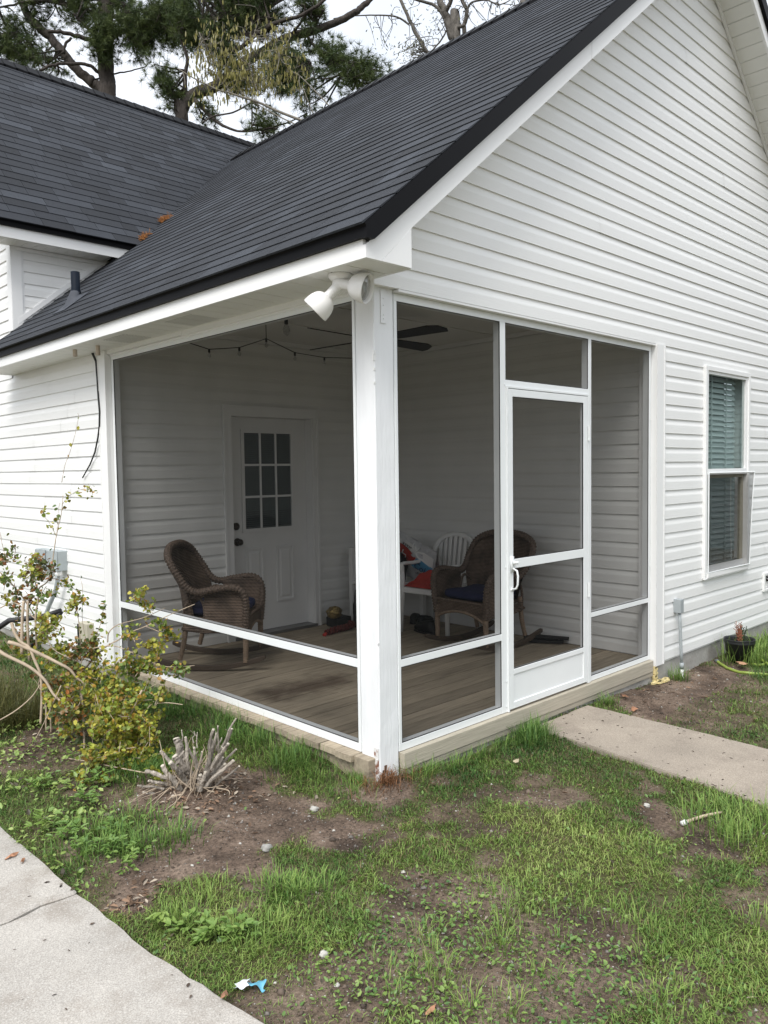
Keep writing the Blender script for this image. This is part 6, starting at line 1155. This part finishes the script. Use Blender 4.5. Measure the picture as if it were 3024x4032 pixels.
# a few bigger weeds by the walkway: fans of lobed leaves
for (cx0,cy0,nn,sz,tn) in ((-1.35,-.53,26,.045,.48),(-1.28,-.58,22,.04,.42),(-1.40,-.42,16,.04,.5),(-1.42,.42,26,.035,.38),(-1.33,.33,30,.035,.36),(-1.44,.58,24,.04,.4),(-1.25,.50,24,.035,.34),(-1.37,.15,20,.03,.5),(-1.27,.20,18,.03,.45),(-1.47,.78,12,.05,.5),(-1.43,-.30,5,.055,.66),(-1.20,.95,26,.04,.4),(-1.05,1.1,24,.04,.36),(-1.30,1.25,26,.04,.42)):
    ang=r.uniform(0,2*PI,nn); q=r.uniform(0,.07,nn); X=cx0+q*np.cos(ang); Y=cy0+q*np.sin(ang); Z=gz(X,Y)+r.uniform(.01,.07,nn); ang+=r.normal(0,.5,nn)
    for lob in (-.6,0,.6):
        D_=np.stack([np.cos(ang+lob),np.sin(ang+lob),r.uniform(-.1,.5,nn)],1); w.add(*leaves(np.stack([X,Y,Z],1),D_,np.tile([0,0,1.],(nn,1))+r.normal(0,.2,(nn,3)),r.uniform(.6,1.1,nn)*sz,r.uniform(.3,.5,nn)*sz,pal(np.clip(tn+r.normal(0,.08,nn),0,1)),LEAF_N))
w.build('weeds',M['leaf'],kind='stuff')
# soil crumbs, pebbles, bits of dead leaf and twig
OV=np.array([(1,0,0),(-1,0,0),(0,1,0),(0,-1,0),(0,0,1),(0,0,-1.)]); OF=np.array([(0,2,4),(2,1,4),(1,3,4),(3,0,4),(2,0,5),(1,2,5),(3,1,5),(0,3,5)])
b=Bulk(); n=170000; x=r.uniform(-2,4.6,n); y=r.uniform(-3,3.2,n); dist=np.hypot(x-CAM.x,y-CAM.y); cv=cover(x,y)
keep=(r.random(n)<np.clip(1.02-cv,.03,1)*np.clip((2.8/dist)**1.2,.1,1))&in_view(x,y,.82)&free(x,y); x,y,dist=x[keep],y[keep],dist[keep]; k=len(x)
sz=np.exp(r.normal(-5.85,.55,k)); V=OV[None]*(sz[:,None,None]*r.uniform(.6,1.4,(k,6,1)))*np.array([1,1,.6])+np.stack([x,y,gz(x,y)+sz*.2],1)[:,None]
pick=r.random(k); col=np.where((pick<.72)[:,None],np.array((.105,.080,.062))*r.uniform(.5,1.5,(k,1)),np.where((pick<.93)[:,None],np.array((.20,.18,.16))*r.uniform(.6,1.2,(k,1)),np.array((.42,.40,.36))*r.uniform(.7,1.2,(k,1))))
b.add(V.reshape(-1,3),((np.arange(k)*6)[:,None,None]+OF[None]).reshape(-1,3),np.repeat(col,6,0)); b.build('soil_crumbs',M['soilbits'],kind='stuff')
lt=Bulk(); n=5200; x=r.uniform(-1.7,4.6,n); y=r.uniform(-2.2,3,n); lz=np.clip(.25-pdist(x,y,DIRT['litter']),0,.3)*2.5+.9*np.exp(-((x+1.47)**2+(y+.12)**2)/.02)+.8*np.exp(-((y+.10)/.07)**2)*(x>2)*(x<4)+.55*np.exp(-((x+.72)**2+(y-.55)**2)/.12)+.5*np.exp(-((x+.05)**2+(y-1.9)**2)/.06)
for cxx,cyy,rad,nn in ((-1.46,-.10,.07,150),(-1.40,-.02,.08,80),(-.74,.52,.19,620),(-1.05,1.9,.16,160),(3.0,-.12,.45,260),(-.18,2.1,.18,160)):
    x=np.concatenate([x,r.normal(cxx,rad,nn)]); y=np.concatenate([y,r.normal(cyy,rad*.7,nn)]); lz=np.concatenate([lz,np.ones(nn)])
keep=(r.random(len(x))<.045+lz*.5)&free(x,y)&in_view(x,y,.82); x,y=x[keep],y[keep]; k=len(x); ang=r.uniform(0,2*PI,k)
D_=np.stack([np.cos(ang),np.sin(ang),r.uniform(-.15,.35,k)],1); LL=r.uniform(.012,.042,k); col=np.array((.17,.108,.070))*r.uniform(.30,1.5,(k,1)); pk=r.random(k)<.2; col[pk]=np.array((.33,.28,.22))*r.uniform(.7,1.3,(pk.sum(),1))
lt.add(*leaves(np.stack([x,y,gz(x,y)+r.uniform(.002,.012,k)],1),D_,np.stack([r.normal(0,.4,k),r.normal(0,.4,k),np.ones(k)],1),LL,LL*r.uniform(.12,.55,k),col,LEAF_N)); lt.build('leaf_litter',M['soilbits'],kind='stuff')

# crumbs swept onto the concrete
db=Bulk(); n=900; x=np.concatenate([r.uniform(-2.4,-1.0,n),r.uniform(1.0,2.0,n)]); y=np.concatenate([r.uniform(-1.6,1.2,n),r.uniform(-1.8,0,n)]); pw_=pdist(x,y,WALK);pp_=pdist(x,y,PATH)
ok=(np.minimum(pw_,pp_)<-.015)&(r.random(2*n)<.12+.6*np.exp(np.minimum(pw_,pp_)/.05)); x,y=x[ok],y[ok]; k=len(x); onw=pdist(x,y,WALK)<0
ang=r.uniform(0,2*PI,k); LL=r.uniform(.006,.026,k); col=np.array((.045,.032,.024))*r.uniform(.5,2.4,(k,1)); db.add(*leaves(np.stack([x,y,np.where(onw,-.1435,-.1395)],1),np.stack([np.cos(ang),np.sin(ang),np.zeros(k)],1),np.stack([r.normal(0,.1,k),r.normal(0,.1,k),np.ones(k)],1),LL,LL*r.uniform(.12,.5,k),col,LEAF_N)); db.build('debris',M['soilbits'],kind='stuff')
# ------------------------------------------------------------------ cut shrub by the wall
base=Vector((-.78,1.85,float(gz(-.78,1.85))))
sh=thing('shrub','sprawling half cut shrub with small green and rusty leaves by the side wall','shrub',tuple(base))
lf=Bulk(); rr=np.random.default_rng(77)
SP=[np.array([(.105,.155,.028),(.070,.120,.026),(.155,.185,.035),(.25,.145,.035)]),np.array([(.085,.105,.030),(.17,.095,.030),(.065,.090,.028),(.25,.095,.030)]),np.array([(.210,.225,.030),(.270,.245,.038),(.145,.190,.032),(.31,.185,.038)])]
toview=np.array([-.69,-.72,.25])
def sprinkle(P,tone,Lm=(.016,.035)):
    k=len(P); D_=unit(rr.normal(0,1,(k,3))+np.array([0,0,.15])); Nn=unit(rr.normal(0,.75,(k,3))+np.array([-.25,-.25,.75])); LL=rr.uniform(*Lm,k); c=SP[tone][rr.choice(4,k,p=[.36,.27,.25,.12])]*rr.uniform(.8,2.0,(k,1)); lf.add(*leaves(P,D_,Nn,LL,LL*rr.uniform(.62,.95,k),c))
for pts,w0,w1,nl in DATA['SHRUB']:
    if w0>.009: pts=[tuple(Vector(p)+Vector((-.69,-.72,.0))*.16) for p in pts]          # the heavy limbs lie across the front of the shrub
    sm=smooth(pts,6); n=len(sm); MB().tube(sm,[w0+(w1-w0)*i/(n-1) for i in range(n)],7).build('branch',M['branch'],sh,True)
    if nl:
        a=np.array([tuple(p) for p in sm]); f_=rr.uniform(.12,1,nl); ii=(f_*(n-1)).astype(int); sprinkle(a[ii]+rr.normal(0,.014,(nl,3)),2 if rr.random()<.5 else 0)
rt3=np.array([rt.x,rt.y,0]); fh=np.array([fw.x,fw.y,0])
twg=MB(); rp=random.Random(12)
for c_,rx,ry,rz,n,t in DATA['LEAFVOL']:
    c_=np.array(c_); ns=max(2,n//9)
    for s_ in range(ns):
        v=rr.normal(0,1,3); v=v/np.linalg.norm(v)*rr.random()**.4
        q0=c_+rt3*v[0]*rx*.9+np.array([0,0,1])*v[1]*ry*.9+fh*v[2]*rz; d=unit(np.array([rr.normal(0,.6),rr.normal(0,.6),rr.normal(.25,.6)])); l=rr.uniform(.06,.13); q1=q0+d*l
        twg.tube([Vector(q0-d*.03),Vector((q0+q1)/2+rr.normal(0,.006,3)),Vector(q1)],[.0022,.0018,.001],4,False); k=max(3,int(n*2.6)//ns); f_=rr.random(k); sprinkle(q0+(q1-q0)*f_[:,None]+rr.normal(0,.012,(k,3)),t if rr.random()<.8 else 2)
o=twg.build('twig',M['branch'],sh); o['kind']='stuff'
lf.build('foliage',M['leaf'],sh,kind='stuff')
# ------------------------------------------------------------------ cut stump with its many stems
sb=Vector((-.71,.69,float(gz(-.71,.69)))); st=thing('shrub_stump','grey stump of a cut back shrub with many short sawn stems','stump',tuple(sb)); rp=random.Random(15)
for i,(a,b_,w_) in enumerate(DATA['STUMP']):
    a,b_=Vector(a),Vector(b_); gb=float(gz(a.x,a.y)); 
    if a.z>gb-.01 and i<26: a=a.lerp(sb+Vector((rp.uniform(-.08,.08),rp.uniform(-.08,.08),-.03)),.30)
    for p in (a,b_): p.z=max(p.z,float(gz(p.x,p.y))+w_*.4) if p is b_ else p.z
    m1=a.lerp(b_,.35)+Vector((rp.uniform(-.009,.009),rp.uniform(-.009,.009),rp.uniform(-.008,.008))); m2=a.lerp(b_,.7)+Vector((rp.uniform(-.006,.006),rp.uniform(-.006,.006),0))
    pts=smooth([a,m1,m2,b_],5); n=len(pts); rad=[w_*(1.30-.38*k/(n-1))*(1+rp.uniform(-.14,.14)) for k in range(n)]
    k_=MB().tube(pts,rad,9); k_.v=[tuple(Vector(p)+Vector((rp.uniform(-1,1),rp.uniform(-1,1),rp.uniform(-1,1)))*w_*.16) for p in k_.v]
    if rp.random()<.6 and n>8: 
        j_=int(n*rp.uniform(.35,.8)); dv=Vector((rp.uniform(-1,1),rp.uniform(-1,1),rp.uniform(.2,1.2))).normalized(); k_.tube([pts[j_],pts[j_]+dv*rp.uniform(.02,.06)],[w_*.45,w_*.3],6)
    s_=k_.build('stem',M['stump'],st)
    d=(pts[-1]-pts[-2]).normalized(); MB().lathe(pts[-1],(d+Vector((rp.uniform(-.3,.3),rp.uniform(-.3,.3),.2))).normalized(),[(-.004,rad[-1]*.96),(.003,rad[-1]*.9),(.0035,.0005)],9).build('cut_end',M['cut'],s_)
rtm=MB()
for i in range(30):
    a=rp.uniform(0,2*PI); q=rp.uniform(.05,.16); l=rp.uniform(.06,.22); p0=Vector((sb.x+q*math.cos(a),sb.y+q*math.sin(a),0)); a2=a+rp.uniform(-.9,.9); p1=p0+Vector((math.cos(a2)*l,math.sin(a2)*l,0)); pm=(p0+p1)/2+Vector((rp.uniform(-.03,.03),rp.uniform(-.03,.03),0))
    pp_=[Vector((p.x,p.y,float(gz(p.x,p.y))+h_)) for p,h_ in ((p0,.02),(pm,rp.uniform(.004,.03)),(p1,.004))]; rtm.tube(smooth(pp_,4),[rp.uniform(.0015,.006),.0012],5,False)
for i in range(14):
    a=rp.uniform(0,2*PI); p0=sb+Vector((rp.uniform(-.1,.1),rp.uniform(-.1,.1),rp.uniform(.05,.16))); p1=sb+Vector((math.cos(a)*.2,math.sin(a)*.2,rp.uniform(-.0,.06))); pm=(p0+p1)/2+Vector((rp.uniform(-.05,.05),rp.uniform(-.05,.05),-.04)); rtm.tube(smooth([p0,pm,p1],5),[.0022,.0016],5,False)
for i in range(34):
    a=rp.uniform(0,2*PI); p0=sb+Vector((rp.uniform(-.13,.13),rp.uniform(-.10,.10),.02)); d=Vector((math.cos(a)*rp.uniform(.1,.9),math.sin(a)*rp.uniform(.1,.9),1)).normalized(); l=rp.uniform(.08,.26); rtm.tube(smooth([p0,p0+d*l*.5+Vector((rp.uniform(-.02,.02),rp.uniform(-.02,.02),0)),p0+d*l],4),[.0035,.0018],5,False)
o=rtm.build('roots',M['branch'],st); o['kind']='stuff'
# ------------------------------------------------------------------ small loose things on the ground
def rock(key,rad,m,label,seed,group=None,cat='stone'):
    c_=SPOT[key]; return lump('stone',(c_[0],c_[1],float(gz(c_[0],c_[1]))+rad*.45),rad,rad*.8,rad*.65,m,seed,label,cat,group)
rock('stone1',.026,M['stoneg'],'grey stone on the bare soil right of the stump',11); rock('stone2',.022,M['stone'],'pale stone lying between the stump and the post',12); rock('stone3',.017,M['stone'],'small white stone on the dark soil near the stick',13)
rock('stone5',.018,M['stone'],'whitish stone in the thin grass near the blue wrapper',14); rock('stone6',.010,M['stone'],'tiny white pebble just below the whitish stone',15)
def scrap(name,key,pts,m,label,cat,h_=.012,rz=0,seed=1):
    c_=SPOT[key]; z0=float(gz(c_[0],c_[1]))+h_; r_=random.Random(seed); b=MB(); n=len(pts); ca,sa=math.cos(rz),math.sin(rz)
    P_=[Vector((c_[0]+x*ca-y*sa,c_[1]+x*sa+y*ca,z0+r_.uniform(-.004,.010))) for x,y in pts]; ctr=sum(P_,Vector())/n+Vector((0,0,.010)); vs=[ctr]+P_+[p-Vector((0,0,.0012)) for p in P_]
    b.add(vs,[(0,1+i,1+(i+1)%n) for i in range(n)]+[(1+i,1+n+i,1+n+(i+1)%n,1+(i+1)%n) for i in range(n)]); return tag(b.build(name,m,None),label,cat)
rzv=-.77
lit=thing('wrapper','torn blue and white plastic wrapper on the grass by the walkway','litter',(*SPOT['blue'],-.15))
def crumple(nm,x0,x1,y0,y1,m,seed):
    r_=random.Random(seed); ph=[r_.uniform(0,6) for _ in range(6)]; ca,sa=math.cos(rzv),math.sin(rzv); c_=SPOT['blue']; z0=float(gz(c_[0],c_[1]))+.026; b=MB()
    def f_(i,j):
        x=x0+(x1-x0)*i+.005*math.sin(9*j+ph[0])*(1 if i in(0,1) else .3); y=y0+(y1-y0)*j+.005*math.sin(8*i+ph[1]); h_=.007*math.sin(80*x+ph[2]+40*y)+.006*math.sin(-60*x+95*y+ph[3])+.004*math.sin(170*x+ph[4])
        return (c_[0]+x*ca-y*sa,c_[1]+x*sa+y*ca,z0+h_)
    b.grid(f_,14,10); return b.build(nm,m,lit)
crumple('blue_half',-.003,.050,-.020,.019,M['bluelit'],3); crumple('white_half',-.050,-.004,-.022,.014,M['paper'],4)
scrap('paper_scrap','wlit',[(-.025,-.012),(.01,-.02),(.03,.0),(.012,.018),(-.02,.014)],M['paper'],'scrap of white paper in the grass at the deck corner','litter',.05,.3,6)
scrap('paper_scrap','wlit2',[(-.03,-.01),(.0,-.016),(.03,-.004),(.01,.014),(-.02,.012)],mat('tan_scrap',(.42,.36,.24),.8),'tan scrap lying on the lawn below the low screen panel','litter',.03,.2,7)
LFP=[(-.055,0),(-.03,-.018),(-.01,-.012),(.01,-.026),(.03,-.012),(.06,0),(.03,.014),(.008,.024),(-.012,.012),(-.03,.018)]
scrap('dead_leaf','redleaf',LFP,M['deadleaf'],'rusty dead leaf on the bare soil beside the path','leaf',.014,.4,8); scrap('dead_leaf','redleaf2',[(x*.7,y*.7) for x,y in LFP],M['deadleaf'],'small curled dead leaf nearer the rim boards','leaf',.014,1.4,9); scrap('dead_leaf','leafred3',[(x*.5,y*.5) for x,y in LFP],M['deadleaf'],'reddish bark chip in the weeds at the bottom edge','leaf',.01,.1,10)
LFO=[(-.06,.0),(-.05,-.03),(-.02,-.012),(.0,-.05),(.02,-.014),(.05,-.03),(.06,.004),(.03,.016),(.02,.05),(-.005,.02),(-.04,.035)]
DATA['SPOT']['oak']=[3.98,-.33]; SPOT['oak']=np.array([3.98,-.33]); scrap('dead_leaf','oak',LFO,mat('tan_leaf',(.42,.24,.14),.8,var=.2,vscale=40),'tan lobed oak leaf in front of the black pot','leaf',.05,.5,12)
# litter on the walkway
def walkbit(x,y,pts,m,label,seed,rz=0):
    SPOT['tmp']=np.array([x,y]); o=scrap('dead_leaf','tmp',pts,m,label,'leaf',0,rz,seed); o.location.z=0; 
    dz=-.1425-min(v.co.z for v in o.data.vertices); 
    for v in o.data.vertices: v.co.z+=dz
    return o
walkbit(-1.675,.60,[(x*.6,y*.6) for x,y in LFP],M['deadleaf'],'rusty leaf bit on the walkway near its far edge',21,.2); walkbit(-1.655,.52,[(x*.45,y*.35) for x,y in LFP],M['deadleaf'],'curled rusty sliver on the walkway below the leaf bit',22,1.0)
walkbit(-1.52,-.86,[(x*.45,y*.5) for x,y in LFP],M['deadleaf'],'small rusty leaf at the walkway edge by the blue wrapper',23,.7)
sk=[Vector((*SPOT['stick_a'],0)),Vector((*(SPOT['stick_a']*.5+SPOT['stick_b']*.5),0)),Vector((*SPOT['stick_b'],0))]
for p,h_ in zip(sk,(.014,.022,.016)): p.z=float(gz(p.x,p.y))+h_
stk=thing('stick','thin stick with a white painted end lying on the dark soil','stick',tuple(sk[0])); MB().tube(smooth(sk,5),[.009,.006],8).build('stick_shaft',M['branch'],stk,True); d=(sk[0]-sk[1]).normalized(); MB().tube([sk[0]-d*.005,sk[0]+d*.022],[.014,.011],9).build('white_tip',M['trim'],stk,True)
# ------------------------------------------------------------------ trees behind the house
def limbs(t,arr,m,name='limb',ext=None):
    for i,(pts,w0,w1) in enumerate(arr):
        sm=smooth(pts,5); n=len(sm); rr_=random.Random(i*7+n); sm=[p+Vector((rr_.uniform(-1,1),rr_.uniform(-1,1),rr_.uniform(-1,1)))*min(.03,w1*.25) for p in sm]
        MB().tube(sm,[.85*(w0+(w1-w0)*k/(n-1)) for k in range(n)],9).build('trunk' if i==0 else name,m,t,True)
def pts_of(arr): return np.array([tuple(p) for pts,_,_ in arr for p in smooth(pts,5)])
def ground_trunk(arr,end=-1):
    p=Vector(arr[0][0][end]); q=Vector((p.x+.15,p.y+.2,-.2)); 
    if end==-1: arr[0]=(arr[0][0]+[tuple(p.lerp(q,.5)),tuple(q)],arr[0][1],arr[0][2]*1.15)
    else: arr[0]=([tuple(q),tuple(p.lerp(q,.5))]+arr[0][0],arr[0][1]*1.15,arr[0][2])
PA,PB_,TC_,TD_=DATA['PINEA'],DATA['PINEB'],DATA['TREEC'],DATA['TREED']
ground_trunk(PA); ground_trunk(PB_,0); 
def tree(name,label,cat,arr,m,basept,limb='limb'):
    t=thing(name,label,cat,basept); limbs(t,arr,m,limb); return t
ta=tree('pine_tree','large dark pine with a forked leaning limb behind the left roof','tree',PA,M['bark_pine'],(PA[0][0][-1]))
tb=tree('pine_tree','pine leaning right above the valley between the two roofs','tree',PB_,M['bark_pine'],(PB_[0][0][0]))
TC_[0]=([(TC_[0][0][0][0]+.2,TC_[0][0][0][1]+.2,-.2)]+TC_[0][0],TC_[0][1]*1.2,TC_[0][2])
tc_=tree('oak_tree','bare grey multi-stemmed oak behind the right ridge','tree',TC_,M['bark_oak'],TC_[0][0][0])
td_low=Vector(TD_[0][0][-1]); TD_[0]=(TD_[0][0]+[(td_low.x+.2,td_low.y+.2,3.5),(td_low.x+.3,td_low.y+.4,-.2)],TD_[0][1],.05)
td=tree('catkin_tree','slender tree with hanging yellow green catkins between the roofs','tree',TD_,M['twig_pale'],TD_[0][0][-1],'branchlet')
nr=np.random.default_rng(5); LA,LB=pts_of(PA),pts_of(PB_)
cr={0:Bulk(),1:Bulk()}; tw={0:MB(),1:MB()}
def needles(bk,P,D,n,Ln,wn,col):
    k=len(P); PP=np.repeat(P,n,0); d=unit(np.repeat(D,n,0)*.75+nr.normal(0,.62,(k*n,3))); L_=nr.uniform(.65,1.1,(k*n,1))*Ln; s_=unit(np.cross(d,nr.normal(0,1,(k*n,3))))*wn
    tip=PP+d*L_+np.array([0,0,-1])*(L_*.16); V=np.stack([PP-s_,PP+s_,tip],1).reshape(-1,3); F=np.arange(k*n*3).reshape(-1,3); c=np.repeat(np.repeat(col,n,0)*nr.uniform(.6,1.5,(k*n,1)),3,0); bk.add(V,F,c)
for c_,rx,ry,rz,n,t in DATA['NEEDLE']:
    c_=np.array(c_); which=0 if abs(((c_-np.array(tuple(CAM)))@np.array(tuple(fw)))-18)<1.05 else 1; LMB=LA if which==0 else LB
    n=int(n*2.3); nb=max(4,n//9); dd=np.linalg.norm(LMB-c_,axis=1); near_i=np.argsort(dd)[:14]
    for b_ in range(nb):
        v=nr.normal(0,1,3); v=v/np.linalg.norm(v)*nr.random()**.36; tip=c_+rt3*v[0]*rx+np.array([0,0,1])*v[1]*ry+fh*v[2]*rz
        j=near_i[nr.integers(len(near_i))]; st_=LMB[j]; l=np.linalg.norm(tip-st_)
        if l>2.2: st_=tip+(st_-tip)*(2.2/l)*.8
        mid=(st_+tip)/2+nr.normal(0,.07,3)+np.array([0,0,-.06*l]); tw[which].tube(smooth([tuple(st_),tuple(mid),tuple(tip)],3),[.024,.007],4,False)
        k=max(4,n//nb); f_=nr.uniform(.45,1.02,k)[:,None]; P_=(1-f_)**2*st_+2*f_*(1-f_)*mid+f_**2*tip+nr.normal(0,.13,(k,3)); D_=unit((tip-mid)+nr.normal(0,.45,(k,3))*np.linalg.norm(tip-mid)+np.array([0,0,.12]))
        tone=nr.random((k,1)); col=np.array((.034,.058,.020))*(1-tone)+np.array((.100,.130,.040))*tone; needles(cr[which],P_,D_,30,.19,.0040,col)
for i,t in ((0,ta),(1,tb)):
    cr[i].build('crown',M['needle'],t,kind='stuff'); o=tw[i].build('twigs',M['bark_pine'],t); o['kind']='stuff'
# catkins and fine pale twigs
ck=Bulk(); tw2=MB(); LD=pts_of(TD_)
for c_,rx,ry,rz,n in DATA['CATKIN']:
    c_=np.array(c_); P_=c_+rt3*nr.normal(0,.55,(n,1))*rx+np.array([0,0,1])*nr.normal(0,.55,(n,1))*ry+fh*nr.normal(0,.5,(n,1))*rz
    L_=nr.uniform(.05,.13,n); col=np.array((.20,.18,.045))*nr.uniform(.55,1.5,(n,1)); D_=np.tile([0,0,-1.],(n,1))+nr.normal(0,.14,(n,3)); Nn=nr.normal(0,1,(n,3))*np.array([1,1,.1]); ck.add(*leaves(P_,D_,Nn,L_,L_*.30,col))
    for s_ in range(n//9):
        q=P_[nr.integers(n)]; j=np.argmin(np.linalg.norm(LD-q,axis=1)+nr.random(len(LD))*.8); a=LD[j]; l=np.linalg.norm(q-a); 
        if l>1.5: a=q+(a-q)*1.5/l
        tw2.tube(smooth([tuple(a),tuple((a+q)/2+nr.normal(0,.08,3)),tuple(q)],3),[.007,.003],4,False)
ck.build('catkins',M['leaf'],td,kind='stuff'); o=tw2.build('twigs',M['twig_pale'],td); o['kind']='stuff'
# oak: fine twigs and thin spring leaves
ok_=Bulk(); tw3=MB(); LC=pts_of(TC_)
for c_,rx,ry,rz,n in DATA['CLEAF']:
    c_=np.array(c_)
    for s_ in range(max(6,n//4)):
        q=c_+rt3*nr.normal(0,.6)*rx+np.array([0,0,1])*nr.normal(0,.6)*ry+fh*nr.normal(0,.5)*rz; j=np.argmin(np.linalg.norm(LC-q,axis=1)+nr.random(len(LC))*1.0); a=LC[j]; l=np.linalg.norm(q-a)
        if l>2.0: a=q+(a-q)*2.0/l
        tw3.tube(smooth([tuple(a),tuple((a+q)/2+nr.normal(0,.10,3)),tuple(q)],3),[.012,.004],4,False)
        k=5; P_=q+nr.normal(0,.09,(k,3)); L_=nr.uniform(.05,.10,k); ok_.add(*leaves(P_,nr.normal(0,1,(k,3))+np.array([0,0,-.6]),nr.normal(0,1,(k,3)),L_,L_*.32,np.array((.115,.115,.050))*nr.uniform(.6,1.4,(k,1))))
ok_.build('leaves',M['leaf'],tc_,kind='stuff'); o=tw3.build('twigs',M['bark_oak'],tc_); o['kind']='stuff'
# fine bare sprays in the gaps of sky, on the leaning pine's neighbour
# ------------------------------------------------------------------ neighbour's house, seen in the window glass
nh=thing('neighbour_house','teal clapboard house next door mirrored in the window','house',(16,-9,-.17))
nbm=MB(); nbm.box((13.2,-16,-.2),(20,-1.5,3.2)); wl=nbm.build('wall',M['tealhouse'],nh)
for k in range(21):
    z=k*.15; MB().add([(13.18,-16,z),(13.18,-1.5,z),(13.198,-1.5,z+.15),(13.198,-16,z+.15)],[(0,1,2,3)]).build('siding_board',M['tealhouse'],wl)
MB().prism([(12.8,-16.4,3.2),(20.4,-16.4,3.2),(16.6,-16.4,5.6)],(0,15.3,0)).build('roof',M['black'],nh)
for k in range(2): MB().box((13.1,-6-5*k,.8),(13.19,-4.9-5*k,2.3)).build('window',M['trim'],nh)
